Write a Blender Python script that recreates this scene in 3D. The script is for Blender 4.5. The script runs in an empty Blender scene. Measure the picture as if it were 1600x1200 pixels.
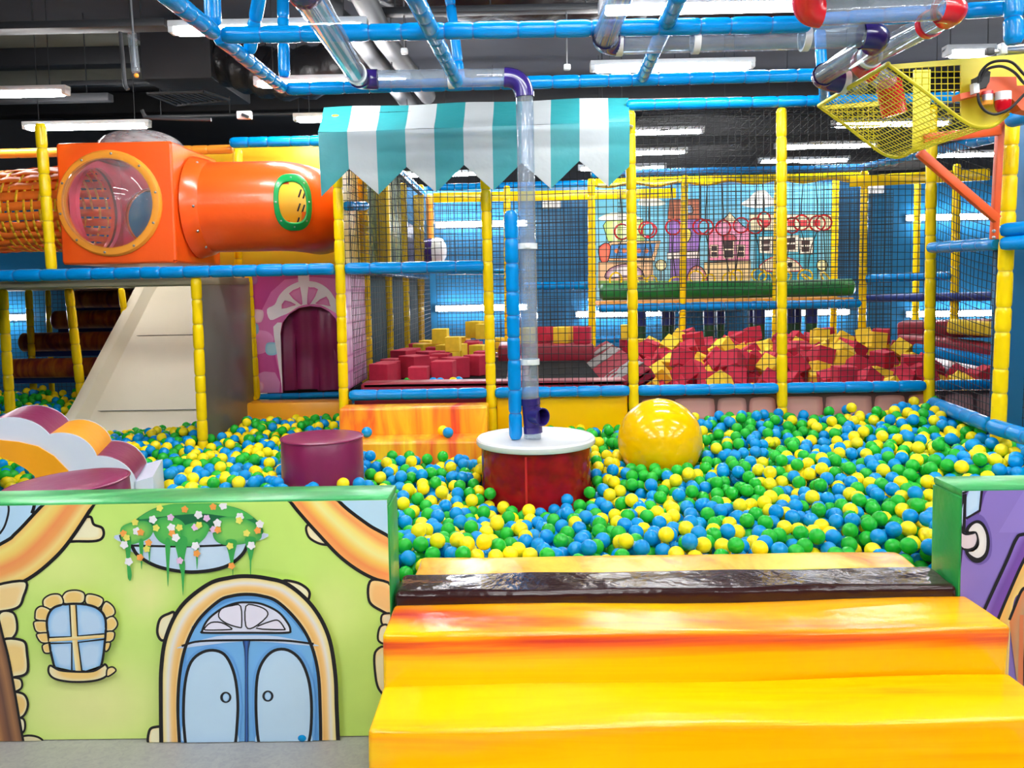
import bpy, bmesh, math, random
import numpy as np
from math import sin, cos, pi, radians, sqrt, atan2
from mathutils import Vector, Matrix, geometry
from mathutils.bvhtree import BVHTree

random.seed(11)
rng = np.random.default_rng(7)
S = bpy.context.scene
COL = S.collection
V = Vector

# ------------------------------------------------------------------ camera
F_PX, V0 = 1295.0, 534.4
CAM = V((0, 0, 1.55))
PSI, PITCH, ROLL = -0.01045, radians(3.85), radians(1.03)
FW = V((sin(PSI) * cos(PITCH), cos(PSI) * cos(PITCH), -sin(PITCH)))
_R = V((cos(PSI), -sin(PSI), 0))
_U = _R.cross(FW)
RT = _R * cos(ROLL) - _U * sin(ROLL)
UP = _U * cos(ROLL) + _R * sin(ROLL)


def ray(px, py):
    return FW + RT * ((px - 800) / F_PX) - UP * ((py - V0) / F_PX)


def W(px, py, Y):
    d = ray(px, py)
    return CAM + d * (Y / d.y)


def Wh(px, py, h):
    d = ray(px, py)
    return CAM + d * ((h - CAM.z) / d.z)


def Wp(px, py, P, n):
    d = ray(px, py)
    return CAM + d * ((P - CAM).dot(n) / d.dot(n))


def proj(p):
    d = p - CAM
    z = d.dot(FW)
    return 800 + F_PX * d.dot(RT) / z, V0 - F_PX * d.dot(UP) / z, z


cam = bpy.data.cameras.new('camera')
cam.sensor_width = 36
cam.lens = F_PX / 1600 * 36
cam.shift_y = (V0 - 600) / 1600
cam.clip_end = 60
cam.clip_start = 0.05
co = bpy.data.objects.new('camera', cam)
m = Matrix((RT, UP, -FW)).transposed().to_4x4()
m.translation = CAM
co.matrix_world = m
COL.objects.link(co)
S.camera = co

# ------------------------------------------------------------------ materials


def lin(c):
    c = c / 255
    return c / 12.92 if c <= 0.04045 else ((c + 0.055) / 1.055) ** 2.4


def L3(c):
    return (lin(c[0]), lin(c[1]), lin(c[2]), 1)


MATS = {}


def mat(name, rgb, rough=0.4, var=0.06, vs=3.0, bump=0.0, bs=20.0, metal=0.0, spec=0.5, emit=0, trans=0, coat=0.0):
    if name in MATS:
        return MATS[name]
    M = bpy.data.materials.new(name)
    M.use_nodes = True
    nt = M.node_tree
    N = nt.nodes
    b = N['Principled BSDF']
    b.inputs['Base Color'].default_value = L3(rgb)
    b.inputs['Roughness'].default_value = rough
    b.inputs['Metallic'].default_value = metal
    b.inputs['Specular IOR Level'].default_value = spec
    if coat:
        b.inputs['Coat Weight'].default_value = coat
        b.inputs['Coat Roughness'].default_value = 0.08
    tc = N.new('ShaderNodeTexCoord')
    if var:
        no = N.new('ShaderNodeTexNoise')
        no.inputs['Scale'].default_value = vs
        no.inputs['Detail'].default_value = 4
        nt.links.new(tc.outputs['Object'], no.inputs['Vector'])
        mr = N.new('ShaderNodeMapRange')
        mr.inputs['From Min'].default_value = 0.3
        mr.inputs['From Max'].default_value = 0.7
        mr.inputs['To Min'].default_value = 1 - var
        mr.inputs['To Max'].default_value = 1 + var
        nt.links.new(no.outputs['Fac'], mr.inputs['Value'])
        hs = N.new('ShaderNodeHueSaturation')
        hs.inputs['Color'].default_value = L3(rgb)
        nt.links.new(mr.outputs[0], hs.inputs['Value'])
        nt.links.new(hs.outputs[0], b.inputs['Base Color'])
    if bump:
        n2 = N.new('ShaderNodeTexNoise')
        n2.inputs['Scale'].default_value = bs
        n2.inputs['Detail'].default_value = 3
        nt.links.new(tc.outputs['Object'], n2.inputs['Vector'])
        bp = N.new('ShaderNodeBump')
        bp.inputs['Strength'].default_value = bump
        bp.inputs['Distance'].default_value = 0.02
        nt.links.new(n2.outputs['Fac'], bp.inputs['Height'])
        nt.links.new(bp.outputs[0], b.inputs['Normal'])
    if emit:
        b.inputs['Emission Color'].default_value = (1, 1, 1, 1)
        b.inputs['Emission Strength'].default_value = emit
    MATS[name] = M
    return M


def clear_mat(name, tint, refl=0.9, body=0.0, rough=0.03):
    """clear plastic sheet: transparent with a fresnel gloss, and a little milky body"""
    M = bpy.data.materials.new(name)
    M.use_nodes = True
    nt = M.node_tree
    N = nt.nodes
    N.remove(N['Principled BSDF'])
    out = N['Material Output']
    t = N.new('ShaderNodeBsdfTransparent')
    t.inputs[0].default_value = L3(tint)
    d = N.new('ShaderNodeBsdfDiffuse')
    d.inputs[0].default_value = (0.8, 0.84, 0.88, 1)
    g = N.new('ShaderNodeBsdfGlossy')
    g.inputs['Roughness'].default_value = rough
    lw_ = N.new('ShaderNodeLayerWeight')
    lw_.inputs[0].default_value = 0.5
    fr = N.new('ShaderNodeMath')
    fr.operation = 'POWER'
    fr.inputs[1].default_value = 3.0
    nt.links.new(lw_.outputs['Facing'], fr.inputs[0])
    ad = N.new('ShaderNodeMath')
    ad.operation = 'ADD'
    ad.inputs[1].default_value = 0.05
    nt.links.new(fr.outputs[0], ad.inputs[0])
    fr = ad
    no = N.new('ShaderNodeTexNoise')
    no.inputs['Scale'].default_value = 6
    mu = N.new('ShaderNodeMath')
    mu.operation = 'MULTIPLY'
    mu.inputs[1].default_value = body * 2
    nt.links.new(no.outputs['Fac'], mu.inputs[0])
    m1 = N.new('ShaderNodeMixShader')
    nt.links.new(mu.outputs[0], m1.inputs[0])
    nt.links.new(t.outputs[0], m1.inputs[1])
    nt.links.new(d.outputs[0], m1.inputs[2])
    m2 = N.new('ShaderNodeMixShader')
    m3 = N.new('ShaderNodeMath')
    m3.operation = 'MULTIPLY'
    m3.inputs[1].default_value = refl
    nt.links.new(fr.outputs[0], m3.inputs[0])
    nt.links.new(m3.outputs[0], m2.inputs[0])
    nt.links.new(m1.outputs[0], m2.inputs[1])
    nt.links.new(g.outputs[0], m2.inputs[2])
    nt.links.new(m2.outputs[0], out.inputs['Surface'])
    MATS[name] = M
    return M


def marble_mat(name, cols, scale, stretch, rough=0.28, lo=0.3, hi=0.75, bump=0.15, dist=1.2):
    """printed vinyl with flowing colour streaks"""
    M = bpy.data.materials.new(name)
    M.use_nodes = True
    nt = M.node_tree
    N = nt.nodes
    b = N['Principled BSDF']
    b.inputs['Roughness'].default_value = rough
    tc = N.new('ShaderNodeTexCoord')
    mp = N.new('ShaderNodeMapping')
    mp.inputs['Scale'].default_value = stretch
    nt.links.new(tc.outputs['Object'], mp.inputs[0])
    no = N.new('ShaderNodeTexNoise')
    no.inputs['Scale'].default_value = scale
    no.inputs['Detail'].default_value = 5
    no.inputs['Roughness'].default_value = 0.55
    no.inputs['Distortion'].default_value = dist
    nt.links.new(mp.outputs[0], no.inputs['Vector'])
    cr = N.new('ShaderNodeValToRGB')
    e = cr.color_ramp.elements
    n = len(cols)
    e[0].position, e[0].color = lo, L3(cols[0])
    e[1].position, e[1].color = hi, L3(cols[-1])
    for i in range(1, n - 1):
        x = e.new(lo + (hi - lo) * i / (n - 1))
        x.color = L3(cols[i])
    nt.links.new(no.outputs['Fac'], cr.inputs[0])
    nt.links.new(cr.outputs[0], b.inputs['Base Color'])
    n2 = N.new('ShaderNodeTexNoise')
    n2.inputs['Scale'].default_value = 7
    n2.inputs['Detail'].default_value = 2
    nt.links.new(tc.outputs['Object'], n2.inputs['Vector'])
    bp = N.new('ShaderNodeBump')
    bp.inputs['Strength'].default_value = bump
    bp.inputs['Distance'].default_value = 0.03
    nt.links.new(n2.outputs['Fac'], bp.inputs['Height'])
    nt.links.new(bp.outputs[0], b.inputs['Normal'])
    MATS[name] = M
    return M


def print_mat(name, rough=0.3):
    M = bpy.data.materials.new(name)
    M.use_nodes = True
    nt = M.node_tree
    b = nt.nodes['Principled BSDF']
    a = nt.nodes.new('ShaderNodeVertexColor')
    a.layer_name = 'Col'
    tc = nt.nodes.new('ShaderNodeTexCoord')
    no = nt.nodes.new('ShaderNodeTexNoise')
    no.inputs['Scale'].default_value = 9
    nt.links.new(tc.outputs['Object'], no.inputs['Vector'])
    hs = nt.nodes.new('ShaderNodeHueSaturation')
    mr = nt.nodes.new('ShaderNodeMapRange')
    mr.inputs['To Min'].default_value = 0.96
    mr.inputs['To Max'].default_value = 1.04
    nt.links.new(no.outputs['Fac'], mr.inputs['Value'])
    nt.links.new(mr.outputs[0], hs.inputs['Value'])
    nt.links.new(a.outputs['Color'], hs.inputs['Color'])
    nt.links.new(hs.outputs[0], b.inputs['Base Color'])
    b.inputs['Roughness'].default_value = rough
    MATS[name] = M
    return M


mat('vinyl_blue', (0, 136, 212), 0.2, 0.05, 5, 0.1, 12, spec=0.3)
mat('vinyl_yellow', (255, 216, 12), 0.2, 0.05, 6, 0.1, 12, spec=0.35)
mat('vinyl_green', (40, 160, 78), 0.3, 0.16, 5, 0.4, 9)
mat('vinyl_brown', (50, 26, 26), 0.16, 0.1, 6, 0.4, 10)
mat('vinyl_maroon', (130, 30, 80), 0.3, 0.06, 4, 0.15, 12)
mat('vinyl_orange', (248, 166, 32), 0.3, 0.06, 4, 0.15, 10)
mat('vinyl_white', (214, 221, 240), 0.3, 0.02)
mat('vinyl_red', (142, 26, 46), 0.42, 0.1, 6, 0.3, 14)
mat('ball_blue', (0, 144, 216), 0.2, 0.1, 2.0, spec=0.35)
mat('ball_green', (30, 178, 48), 0.2, 0.1, 2.0, spec=0.35)
mat('ball_yellow', (255, 230, 24), 0.2, 0.06, 2.0, spec=0.35)
mat('big_yellow', (252, 196, 0), 0.13, 0.02)
mat('foam_red', (188, 34, 62), 0.85, 0.1, 20)
mat('foam_yellow', (238, 202, 48), 0.85, 0.08, 20)
mat('net_black', (14, 18, 22), 0.7, 0)
mat('net_grey', (40, 44, 50), 0.7, 0)
mat('plastic_orange', (250, 92, 24), 0.28, 0.03, 3, 0.06, 40, coat=0.2)
mat('plastic_inner', (236, 100, 124), 0.3, 0.05)
mat('plastic_amber', (246, 160, 52), 0.3, 0.04)
mat('plastic_green', (0, 150, 74), 0.3, 0.04)
mat('plastic_purple', (46, 30, 108), 0.22, 0.05, coat=0.3)
mat('plastic_red', (206, 28, 40), 0.25, 0.05, coat=0.3)
mat('plastic_white', (226, 230, 232), 0.25, 0.02)
mat('steel', (170, 172, 176), 0.3, 0.05, metal=0.9)
mat('painted_yellow_steel', (222, 208, 36), 0.4, 0.05)
mat('painted_orange_steel', (226, 88, 34), 0.4, 0.06)
mat('seam_blue', (0, 108, 184), 0.4, 0)
mat('seam_yellow', (222, 184, 14), 0.4, 0)
mat('black_rubber', (18, 18, 20), 0.5, 0)
mat('slide_cream', (206, 196, 174), 0.45, 0.03, 1.5, spec=0.22)
mat('brushed_grey', (116, 114, 108), 0.3, 0.12, 2)
mat('wall_blue', (28, 98, 142), 0.3, 0.08, 1.2, 0.3, 3)
mat('ceiling_dark', (70, 73, 82), 0.8, 0.2, 0.8)
mat('slab_grey', (128, 130, 122), 0.85, 0.15, 1.2)
mat('duct_black', (30, 31, 36), 0.6, 0.15, 3, 0.4, 5)
mat('pipe_grey', (64, 66, 70), 0.5, 0.08, 4)
mat('wrap_black', (26, 26, 29), 0.35, 0.2, 5, 0.9, 7)
mat('tray_grey', (44, 46, 50), 0.5, 0.1)
mat('floor_grey', (158, 158, 156), 0.45, 0.1, 30, 0.06, 80)
mat('wall_dark', (60, 63, 70), 0.8, 0.1, 1)
mat('deck_grey', (150, 142, 120), 0.6, 0.1)
mat('lamp_housing', (230, 232, 235), 0.4, 0)
mat('lamp_glow', (255, 255, 255), 0.5, 0, emit=30)
mat('rope_black', (18, 18, 20), 0.8, 0)
mat('tarp_teal', (50, 154, 160), 0.42, 0.05, 5, 0.25, 10)
mat('tarp_white', (196, 202, 204), 0.42, 0.03, 5, 0.25, 10)
mat('tape_silver', (132, 128, 126), 0.65, 0.2, 14, 0.5, 20, spec=0.25)
mat('worn_red', (138, 30, 48), 0.8, 0.2, 8, 0.4, 14, spec=0.15)
mat('mesh_black', (14, 14, 16), 0.9, 0.1, 20, spec=0.1)
mat('roll_green', (20, 120, 52), 0.35, 0.15, 4, 0.4, 10)
mat('teal_panel', (22, 70, 84), 0.75, 0.1, 2)
mat('yellow_panel', (236, 196, 40), 0.35, 0.08, 2, 0.1, 6)
mat('dark_blue', (20, 50, 130), 0.4, 0.1)
mat('dark_green', (14, 78, 44), 0.4, 0.1)
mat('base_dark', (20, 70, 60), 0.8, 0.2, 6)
mat('strap_orange', (250, 120, 30), 0.55, 0.12, 12)
mat('strap_yellow', (250, 196, 30), 0.55, 0.12, 12)
mat('lamp_red', (200, 10, 30), 0.15, 0.05, coat=0.5)
mat('grey_dark_post', (48, 50, 44), 0.4, 0.1)
clear_mat('clear_plastic', (236, 242, 248), 0.55, 0.12, 0.07)
clear_mat('clear_skylight', (248, 246, 250), 0.5, 0.3)
clear_mat('clear_dome', (248, 244, 248), 0.5, 0.10)
# red tinted drum side
Mr = clear_mat('red_acrylic', (196, 26, 34), 0.5, 0.0)
for n in Mr.node_tree.nodes:
    if n.type == 'BSDF_DIFFUSE':
        n.inputs[0].default_value = L3((176, 20, 32))
    if n.type == 'MATH' and n.inputs[1].default_value == 0.0:
        n.operation = 'ADD'
        n.inputs[1].default_value = 0.12
marble_mat('marble_steps', [(255, 206, 4), (255, 197, 0), (255, 178, 8), (246, 120, 24), (214, 48, 40)], 1.1, (0.35, 3.2, 7.0), 0.22, 0.42, 0.82)
marble_mat('marble_orange', [(255, 206, 40), (250, 176, 30), (246, 150, 30), (238, 92, 36), (206, 44, 48)], 1.6, (3.5, 1.0, 0.5), 0.3, 0.34, 0.75)
marble_mat('marble_pad', [(255, 210, 70), (252, 190, 60), (250, 170, 40), (244, 120, 40)], 1.4, (3.0, 1.5, 1.0), 0.25, 0.34, 0.75)
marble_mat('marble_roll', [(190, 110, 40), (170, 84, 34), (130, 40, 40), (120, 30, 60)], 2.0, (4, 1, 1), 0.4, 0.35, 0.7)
marble_mat('leopard_cloth', [(226, 190, 50), (120, 150, 60), (40, 90, 60), (30, 60, 44)], 5.0, (1, 1, 0.6), 0.5, 0.35, 0.65)
marble_mat('green_cap', [(140, 226, 160), (90, 196, 120), (50, 164, 88), (44, 150, 84)], 1.6, (0.8, 3, 3), 0.3, 0.3, 0.6, 0.3)
marble_mat('stone_floor', [(146, 146, 148), (156, 156, 154), (164, 164, 160)], 40, (1, 1, 1), 0.4, 0.3, 0.7, 0.03)
marble_mat('marble_step_top', [(255, 206, 6), (255, 198, 4), (252, 166, 16), (244, 110, 24), (204, 38, 44)], 1.0, (0.35, 3.2, 8.0), 0.2, 0.42, 0.84)
_nt = MATS['marble_step_top'].node_tree
_no = [n for n in _nt.nodes if n.type == 'TEX_NOISE' and n.inputs['Distortion'].default_value > 1][0]
_cr = [n for n in _nt.nodes if n.type == 'VALTORGB'][0]
_tc = [n for n in _nt.nodes if n.type == 'TEX_COORD'][0]
_sx = _nt.nodes.new('ShaderNodeSeparateXYZ')
_nt.links.new(_tc.outputs['Object'], _sx.inputs[0])
_a = _nt.nodes.new('ShaderNodeMath')
_a.operation = 'SUBTRACT'
_a.inputs[1].default_value = 0.40
_nt.links.new(_sx.outputs['Z'], _a.inputs[0])
_b = _nt.nodes.new('ShaderNodeMath')
_b.operation = 'ABSOLUTE'
_nt.links.new(_a.outputs[0], _b.inputs[0])
_c = _nt.nodes.new('ShaderNodeMapRange')
_c.inputs['From Min'].default_value = 0.0
_c.inputs['From Max'].default_value = 0.055
_c.inputs['To Min'].default_value = 0.26
_c.inputs['To Max'].default_value = 0.0
_nt.links.new(_b.outputs[0], _c.inputs['Value'])
_d = _nt.nodes.new('ShaderNodeMath')
_nt.links.new(_no.outputs['Fac'], _d.inputs[0])
_nt.links.new(_c.outputs[0], _d.inputs[1])
_nt.links.new(_d.outputs[0], _cr.inputs[0])
PRINT = print_mat('printed_vinyl')
PRINT_M = print_mat('printed_banner', 0.45)

# ------------------------------------------------------------------ mesh builder


class MB:
    def __init__(s):
        s.v, s.f, s.m, s.s = [], [], [], []

    def add(s, vs, fs, mi=0, smooth=True):
        b = len(s.v)
        s.v += [tuple(p) for p in vs]
        s.f += [tuple(b + i for i in f) for f in fs]
        s.m += [mi] * len(fs)
        s.s += [smooth] * len(fs)
        return s

    def bm(s, b, mi=0, smooth=True):
        b.verts.index_update()
        s.add([v.co.copy() for v in b.verts], [[v.index for v in f.verts] for f in b.faces], mi, smooth)
        b.free()
        return s

    def box(s, c, size, rot=None, bev=0.0, seg=2, mi=0, taper=None, sub=0, fn=None):
        b = bmesh.new()
        bmesh.ops.create_cube(b, size=1)
        if sub:
            bmesh.ops.subdivide_edges(b, edges=b.edges[:], cuts=sub, use_grid_fill=True)
        for v in b.verts:
            v.co = V((v.co.x * size[0], v.co.y * size[1], v.co.z * size[2]))
        if bev:
            es = [e for e in b.edges if len(e.link_faces) == 2 and e.calc_face_angle(0) > 0.5]
            bmesh.ops.bevel(b, geom=es, offset=bev, segments=seg, profile=0.5, affect='EDGES')
        if fn:
            for v in b.verts:
                v.co = fn(v.co)
        M = (rot.to_4x4() if rot else Matrix())
        M = Matrix.Translation(V(c)) @ M
        b.transform(M)
        return s.bm(b, mi, bool(bev) or bool(fn))

    def tube(s, pts, r, n=12, mi=0, caps=True, closed=False, up=None, flat=1.0):
        pts = [V(p) for p in pts]
        k = len(pts)
        rr = r if isinstance(r, (list, tuple)) else [r] * k
        vs, fs = [], []
        nrm = None
        for i, p in enumerate(pts):
            if closed:
                t = (pts[(i + 1) % k] - pts[i - 1]).normalized()
            else:
                t = (pts[min(i + 1, k - 1)] - pts[max(i - 1, 0)]).normalized()
            if nrm is None:
                nrm = (up or (V((0, 0, 1)) if abs(t.z) < 0.9 else V((1, 0, 0))))
            nrm = (nrm - t * nrm.dot(t)).normalized()
            bn = t.cross(nrm)
            for j in range(n):
                a = 2 * pi * j / n
                vs.append(p + nrm * (cos(a) * rr[i]) + bn * (sin(a) * rr[i] * flat))
        kk = k if closed else k - 1
        for i in range(kk):
            i2 = (i + 1) % k
            for j in range(n):
                j2 = (j + 1) % n
                fs.append((i * n + j, i * n + j2, i2 * n + j2, i2 * n + j))
        if caps and not closed:
            fs.append(tuple(range(n - 1, -1, -1)))
            fs.append(tuple((k - 1) * n + j for j in range(n)))
        return s.add(vs, fs, mi, True)

    def pipe(s, pts, ro, ri, n=24, mi=0):
        """open ended pipe wall with thickness"""
        pts = [V(p) for p in pts]
        s.tube(pts, ro, n, mi, caps=False)
        s.tube(pts, ri, n, mi, caps=False)
        m_ = len(s.v)
        k = len(pts)
        a0 = m_ - 2 * k * n
        b0 = m_ - k * n
        fs = []
        for e in (0, k - 1):
            for j in range(n):
                j2 = (j + 1) % n
                q = (a0 + e * n + j, b0 + e * n + j, b0 + e * n + j2, a0 + e * n + j2)
                fs.append(q if e == 0 else q[::-1])
        s.f += fs
        s.m += [mi] * len(fs)
        s.s += [False] * len(fs)
        return s

    def sphere(s, c, r, lev=3, mi=0, scale=(1, 1, 1), rot=None):
        b = bmesh.new()
        bmesh.ops.create_icosphere(b, subdivisions=lev, radius=r)
        M = Matrix.Translation(V(c)) @ (rot.to_4x4() if rot else Matrix()) @ Matrix.Diagonal((*scale, 1))
        b.transform(M)
        return s.bm(b, mi, True)

    def lathe(s, prof, c=(0, 0, 0), M=None, n=32, mi=0, a0=0.0, a1=2 * pi):
        """profile of (radius, height) about z; M orients"""
        full = abs(a1 - a0 - 2 * pi) < 1e-6
        vs, fs = [], []
        k = len(prof)
        cnt = n if full else n + 1
        for j in range(cnt):
            a = a0 + (a1 - a0) * j / n
            for (r, z) in prof:
                p = V((r * cos(a), r * sin(a), z))
                if M:
                    p = M @ p
                vs.append(p + V(c))
        for j in range(n):
            j2 = (j + 1) % cnt
            for i in range(k - 1):
                fs.append((j * k + i, j2 * k + i, j2 * k + i + 1, j * k + i + 1))
        return s.add(vs, fs, mi, True)

    def torus(s, c, R, r, M=None, n=28, k=8, mi=0, sc=(1, 1)):
        pts = []
        for i in range(n):
            a = 2 * pi * i / n
            p = V((R * cos(a) * sc[0], R * sin(a) * sc[1], 0))
            if M:
                p = M @ p
            pts.append(p + V(c))
        return s.tube(pts, r, k, mi, closed=True)

    def prism(s, poly, d, mi=0, smooth=False, mi_side=None):
        """extrude planar world polygon by vector d"""
        n = len(poly)
        vs = [V(p) for p in poly] + [V(p) + V(d) for p in poly]
        tri = geometry.tessellate_polygon([[V(p) for p in poly]])
        s.add(vs, [t for t in tri] + [tuple(n + i for i in t[::-1]) for t in tri], mi, False)
        s.add(vs, [(i, (i + 1) % n, n + (i + 1) % n, n + i) for i in range(n)], mi if mi_side is None else mi_side, smooth)
        return s

    def build(s, name, mats, parent=None, sharp=0.6, recalc=True, data=False, org=None):
        off = V(parent.location) if parent is not None else V((0, 0, 0))
        if parent is not None and parent.parent is not None:
            off = off + V(parent.parent.location)
        if org is not None:
            off = V(org)
        me = bpy.data.meshes.new(name)
        me.from_pydata([(p[0] - off.x, p[1] - off.y, p[2] - off.z) for p in s.v], [], s.f)
        ms = mats if isinstance(mats, (list, tuple)) else [mats]
        for x in ms:
            me.materials.append(MATS[x] if isinstance(x, str) else x)
        me.polygons.foreach_set('material_index', s.m)
        me.polygons.foreach_set('use_smooth', s.s)
        if recalc:
            b = bmesh.new()
            b.from_mesh(me)
            bmesh.ops.recalc_face_normals(b, faces=b.faces)
            b.to_mesh(me)
            b.free()
        if sharp:
            me.set_sharp_from_angle(angle=sharp)
        me.update()
        o = bpy.data.objects.new(name, me)
        COL.objects.link(o)
        if parent is not None:
            o.parent = parent
        elif org is not None:
            o.location = org
        return o


def tag(o, label=None, cat=None, group=None, kind=None):
    if label:
        o['label'] = label
    if cat:
        o['category'] = cat
    if group:
        o['group'] = group
    if kind:
        o['kind'] = kind
    return o


def thing(name, label, cat, loc=(0, 0, 0), group=None):
    o = bpy.data.objects.new(name, None)
    o.empty_display_size = 0.1
    o.location = V(loc)
    COL.objects.link(o)
    return tag(o, label, cat, group)


def solo(mb, name, mats, label, cat, group=None, **k):
    return tag(mb.build(name, mats, **k), label, cat, group)


def struct(mb, name, mats, **k):
    return tag(mb.build(name, mats, **k), None, None, None, 'structure')


def padded(p0, p1, r, seg=0.17, n=14, pinch=0.13, rnd=0.15):
    """foam covered pipe: swelling between ties"""
    p0, p1 = V(p0), V(p1)
    Ln = (p1 - p0).length
    k = max(2, round(Ln / seg))
    ts = [0.0]
    for i in range(1, k):
        ts.append((i + random.uniform(-rnd, rnd)) / k)
    ts.append(1.0)
    pts, rr, seam = [], [], []
    rr0 = r
    # rounded ends
    for q, t in enumerate(ts[:-1]):
        t2 = ts[q + 1]
        sw = random.uniform(0.97, 1.04)
        for u in (0.0, 0.025, 0.07, 0.16, 0.35, 0.65, 0.84, 0.93, 0.975):
            f = 1 - pinch * math.exp(-((min(u, 1 - u)) / 0.055) ** 2)
            seam.append(u < 0.02 or u > 0.97)
            pts.append(p0.lerp(p1, t + (t2 - t) * u))
            rr.append(rr0 * f * (sw if 0.1 < u < 0.9 else 1))
    pts.append(p1)
    rr.append(rr0 * (1 - pinch))
    d = (p1 - p0).normalized()
    pts = [p0 - d * r * 0.35, p0 - d * r * 0.22] + pts + [p1 + d * r * 0.22, p1 + d * r * 0.35]
    rr = [r * 0.25, r * 0.7] + rr + [r * 0.7, r * 0.25]
    mb = MB().tube(pts, rr, n)
    for i, s_ in enumerate(seam):
        if s_ and 2 < i < len(seam) - 1:
            for j in range(n):
                mb.m[(i + 2) * n + j] = 1
    return mb


def post(name, a, b, r, m_, label, cat='post', **k):
    return solo(padded(a, b, r, **k), name, [m_, {'vinyl_blue': 'seam_blue', 'vinyl_yellow': 'seam_yellow'}.get(m_, m_)], label, cat)


def spline(pts, closed=False, n=6):
    P = [V(p) for p in pts]
    k = len(P)
    out = []
    rngk = k if closed else k - 1
    for i in range(rngk):
        p0 = P[(i - 1) % k] if closed or i > 0 else P[0] * 2 - P[1]
        p1, p2 = P[i], P[(i + 1) % k]
        p3 = P[(i + 2) % k] if closed or i + 2 < k else P[-1] * 2 - P[-2]
        for j in range(n):
            t = j / n
            out.append(0.5 * ((2 * p1) + (p2 - p0) * t + (2 * p0 - 5 * p1 + 4 * p2 - p3) * t * t + (3 * p1 - p0 - 3 * p2 + p3) * t ** 3))
    if not closed:
        out.append(P[-1])
    return out


def net(a, b, c, d, nu, nv, r, sag=0.0, seg=6, jit=0.1, diag=False):
    """knotted net between corners a-b (bottom) and d-c (top): each strand a thin square cord"""
    a, b, c, d = V(a), V(b), V(c), V(d)
    nn = (b - a).cross(d - a).normalized()
    mb = MB()

    def P(u, v):
        q = (a.lerp(b, u)).lerp(d.lerp(c, u), v)
        return q + nn * (sag * sin(pi * u) * sin(pi * v) + 0.006 * sin(9 * u + 5 * v))
    rs = random.Random(3)
    for i in range(nu + 1):
        ph = rs.uniform(0, 6)
        mb.tube([P(min(max((i + jit * sin(ph + 5 * j / seg)) / nu, 0), 1), j / seg) for j in range(seg + 1)], r, 4, caps=False)
    for i in range(nv + 1):
        ph = rs.uniform(0, 6)
        mb.tube([P(j / seg, min(max((i + jit * sin(ph + 5 * j / seg)) / nv, 0), 1)) for j in range(seg + 1)], r, 4, caps=False)
    return mb


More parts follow.
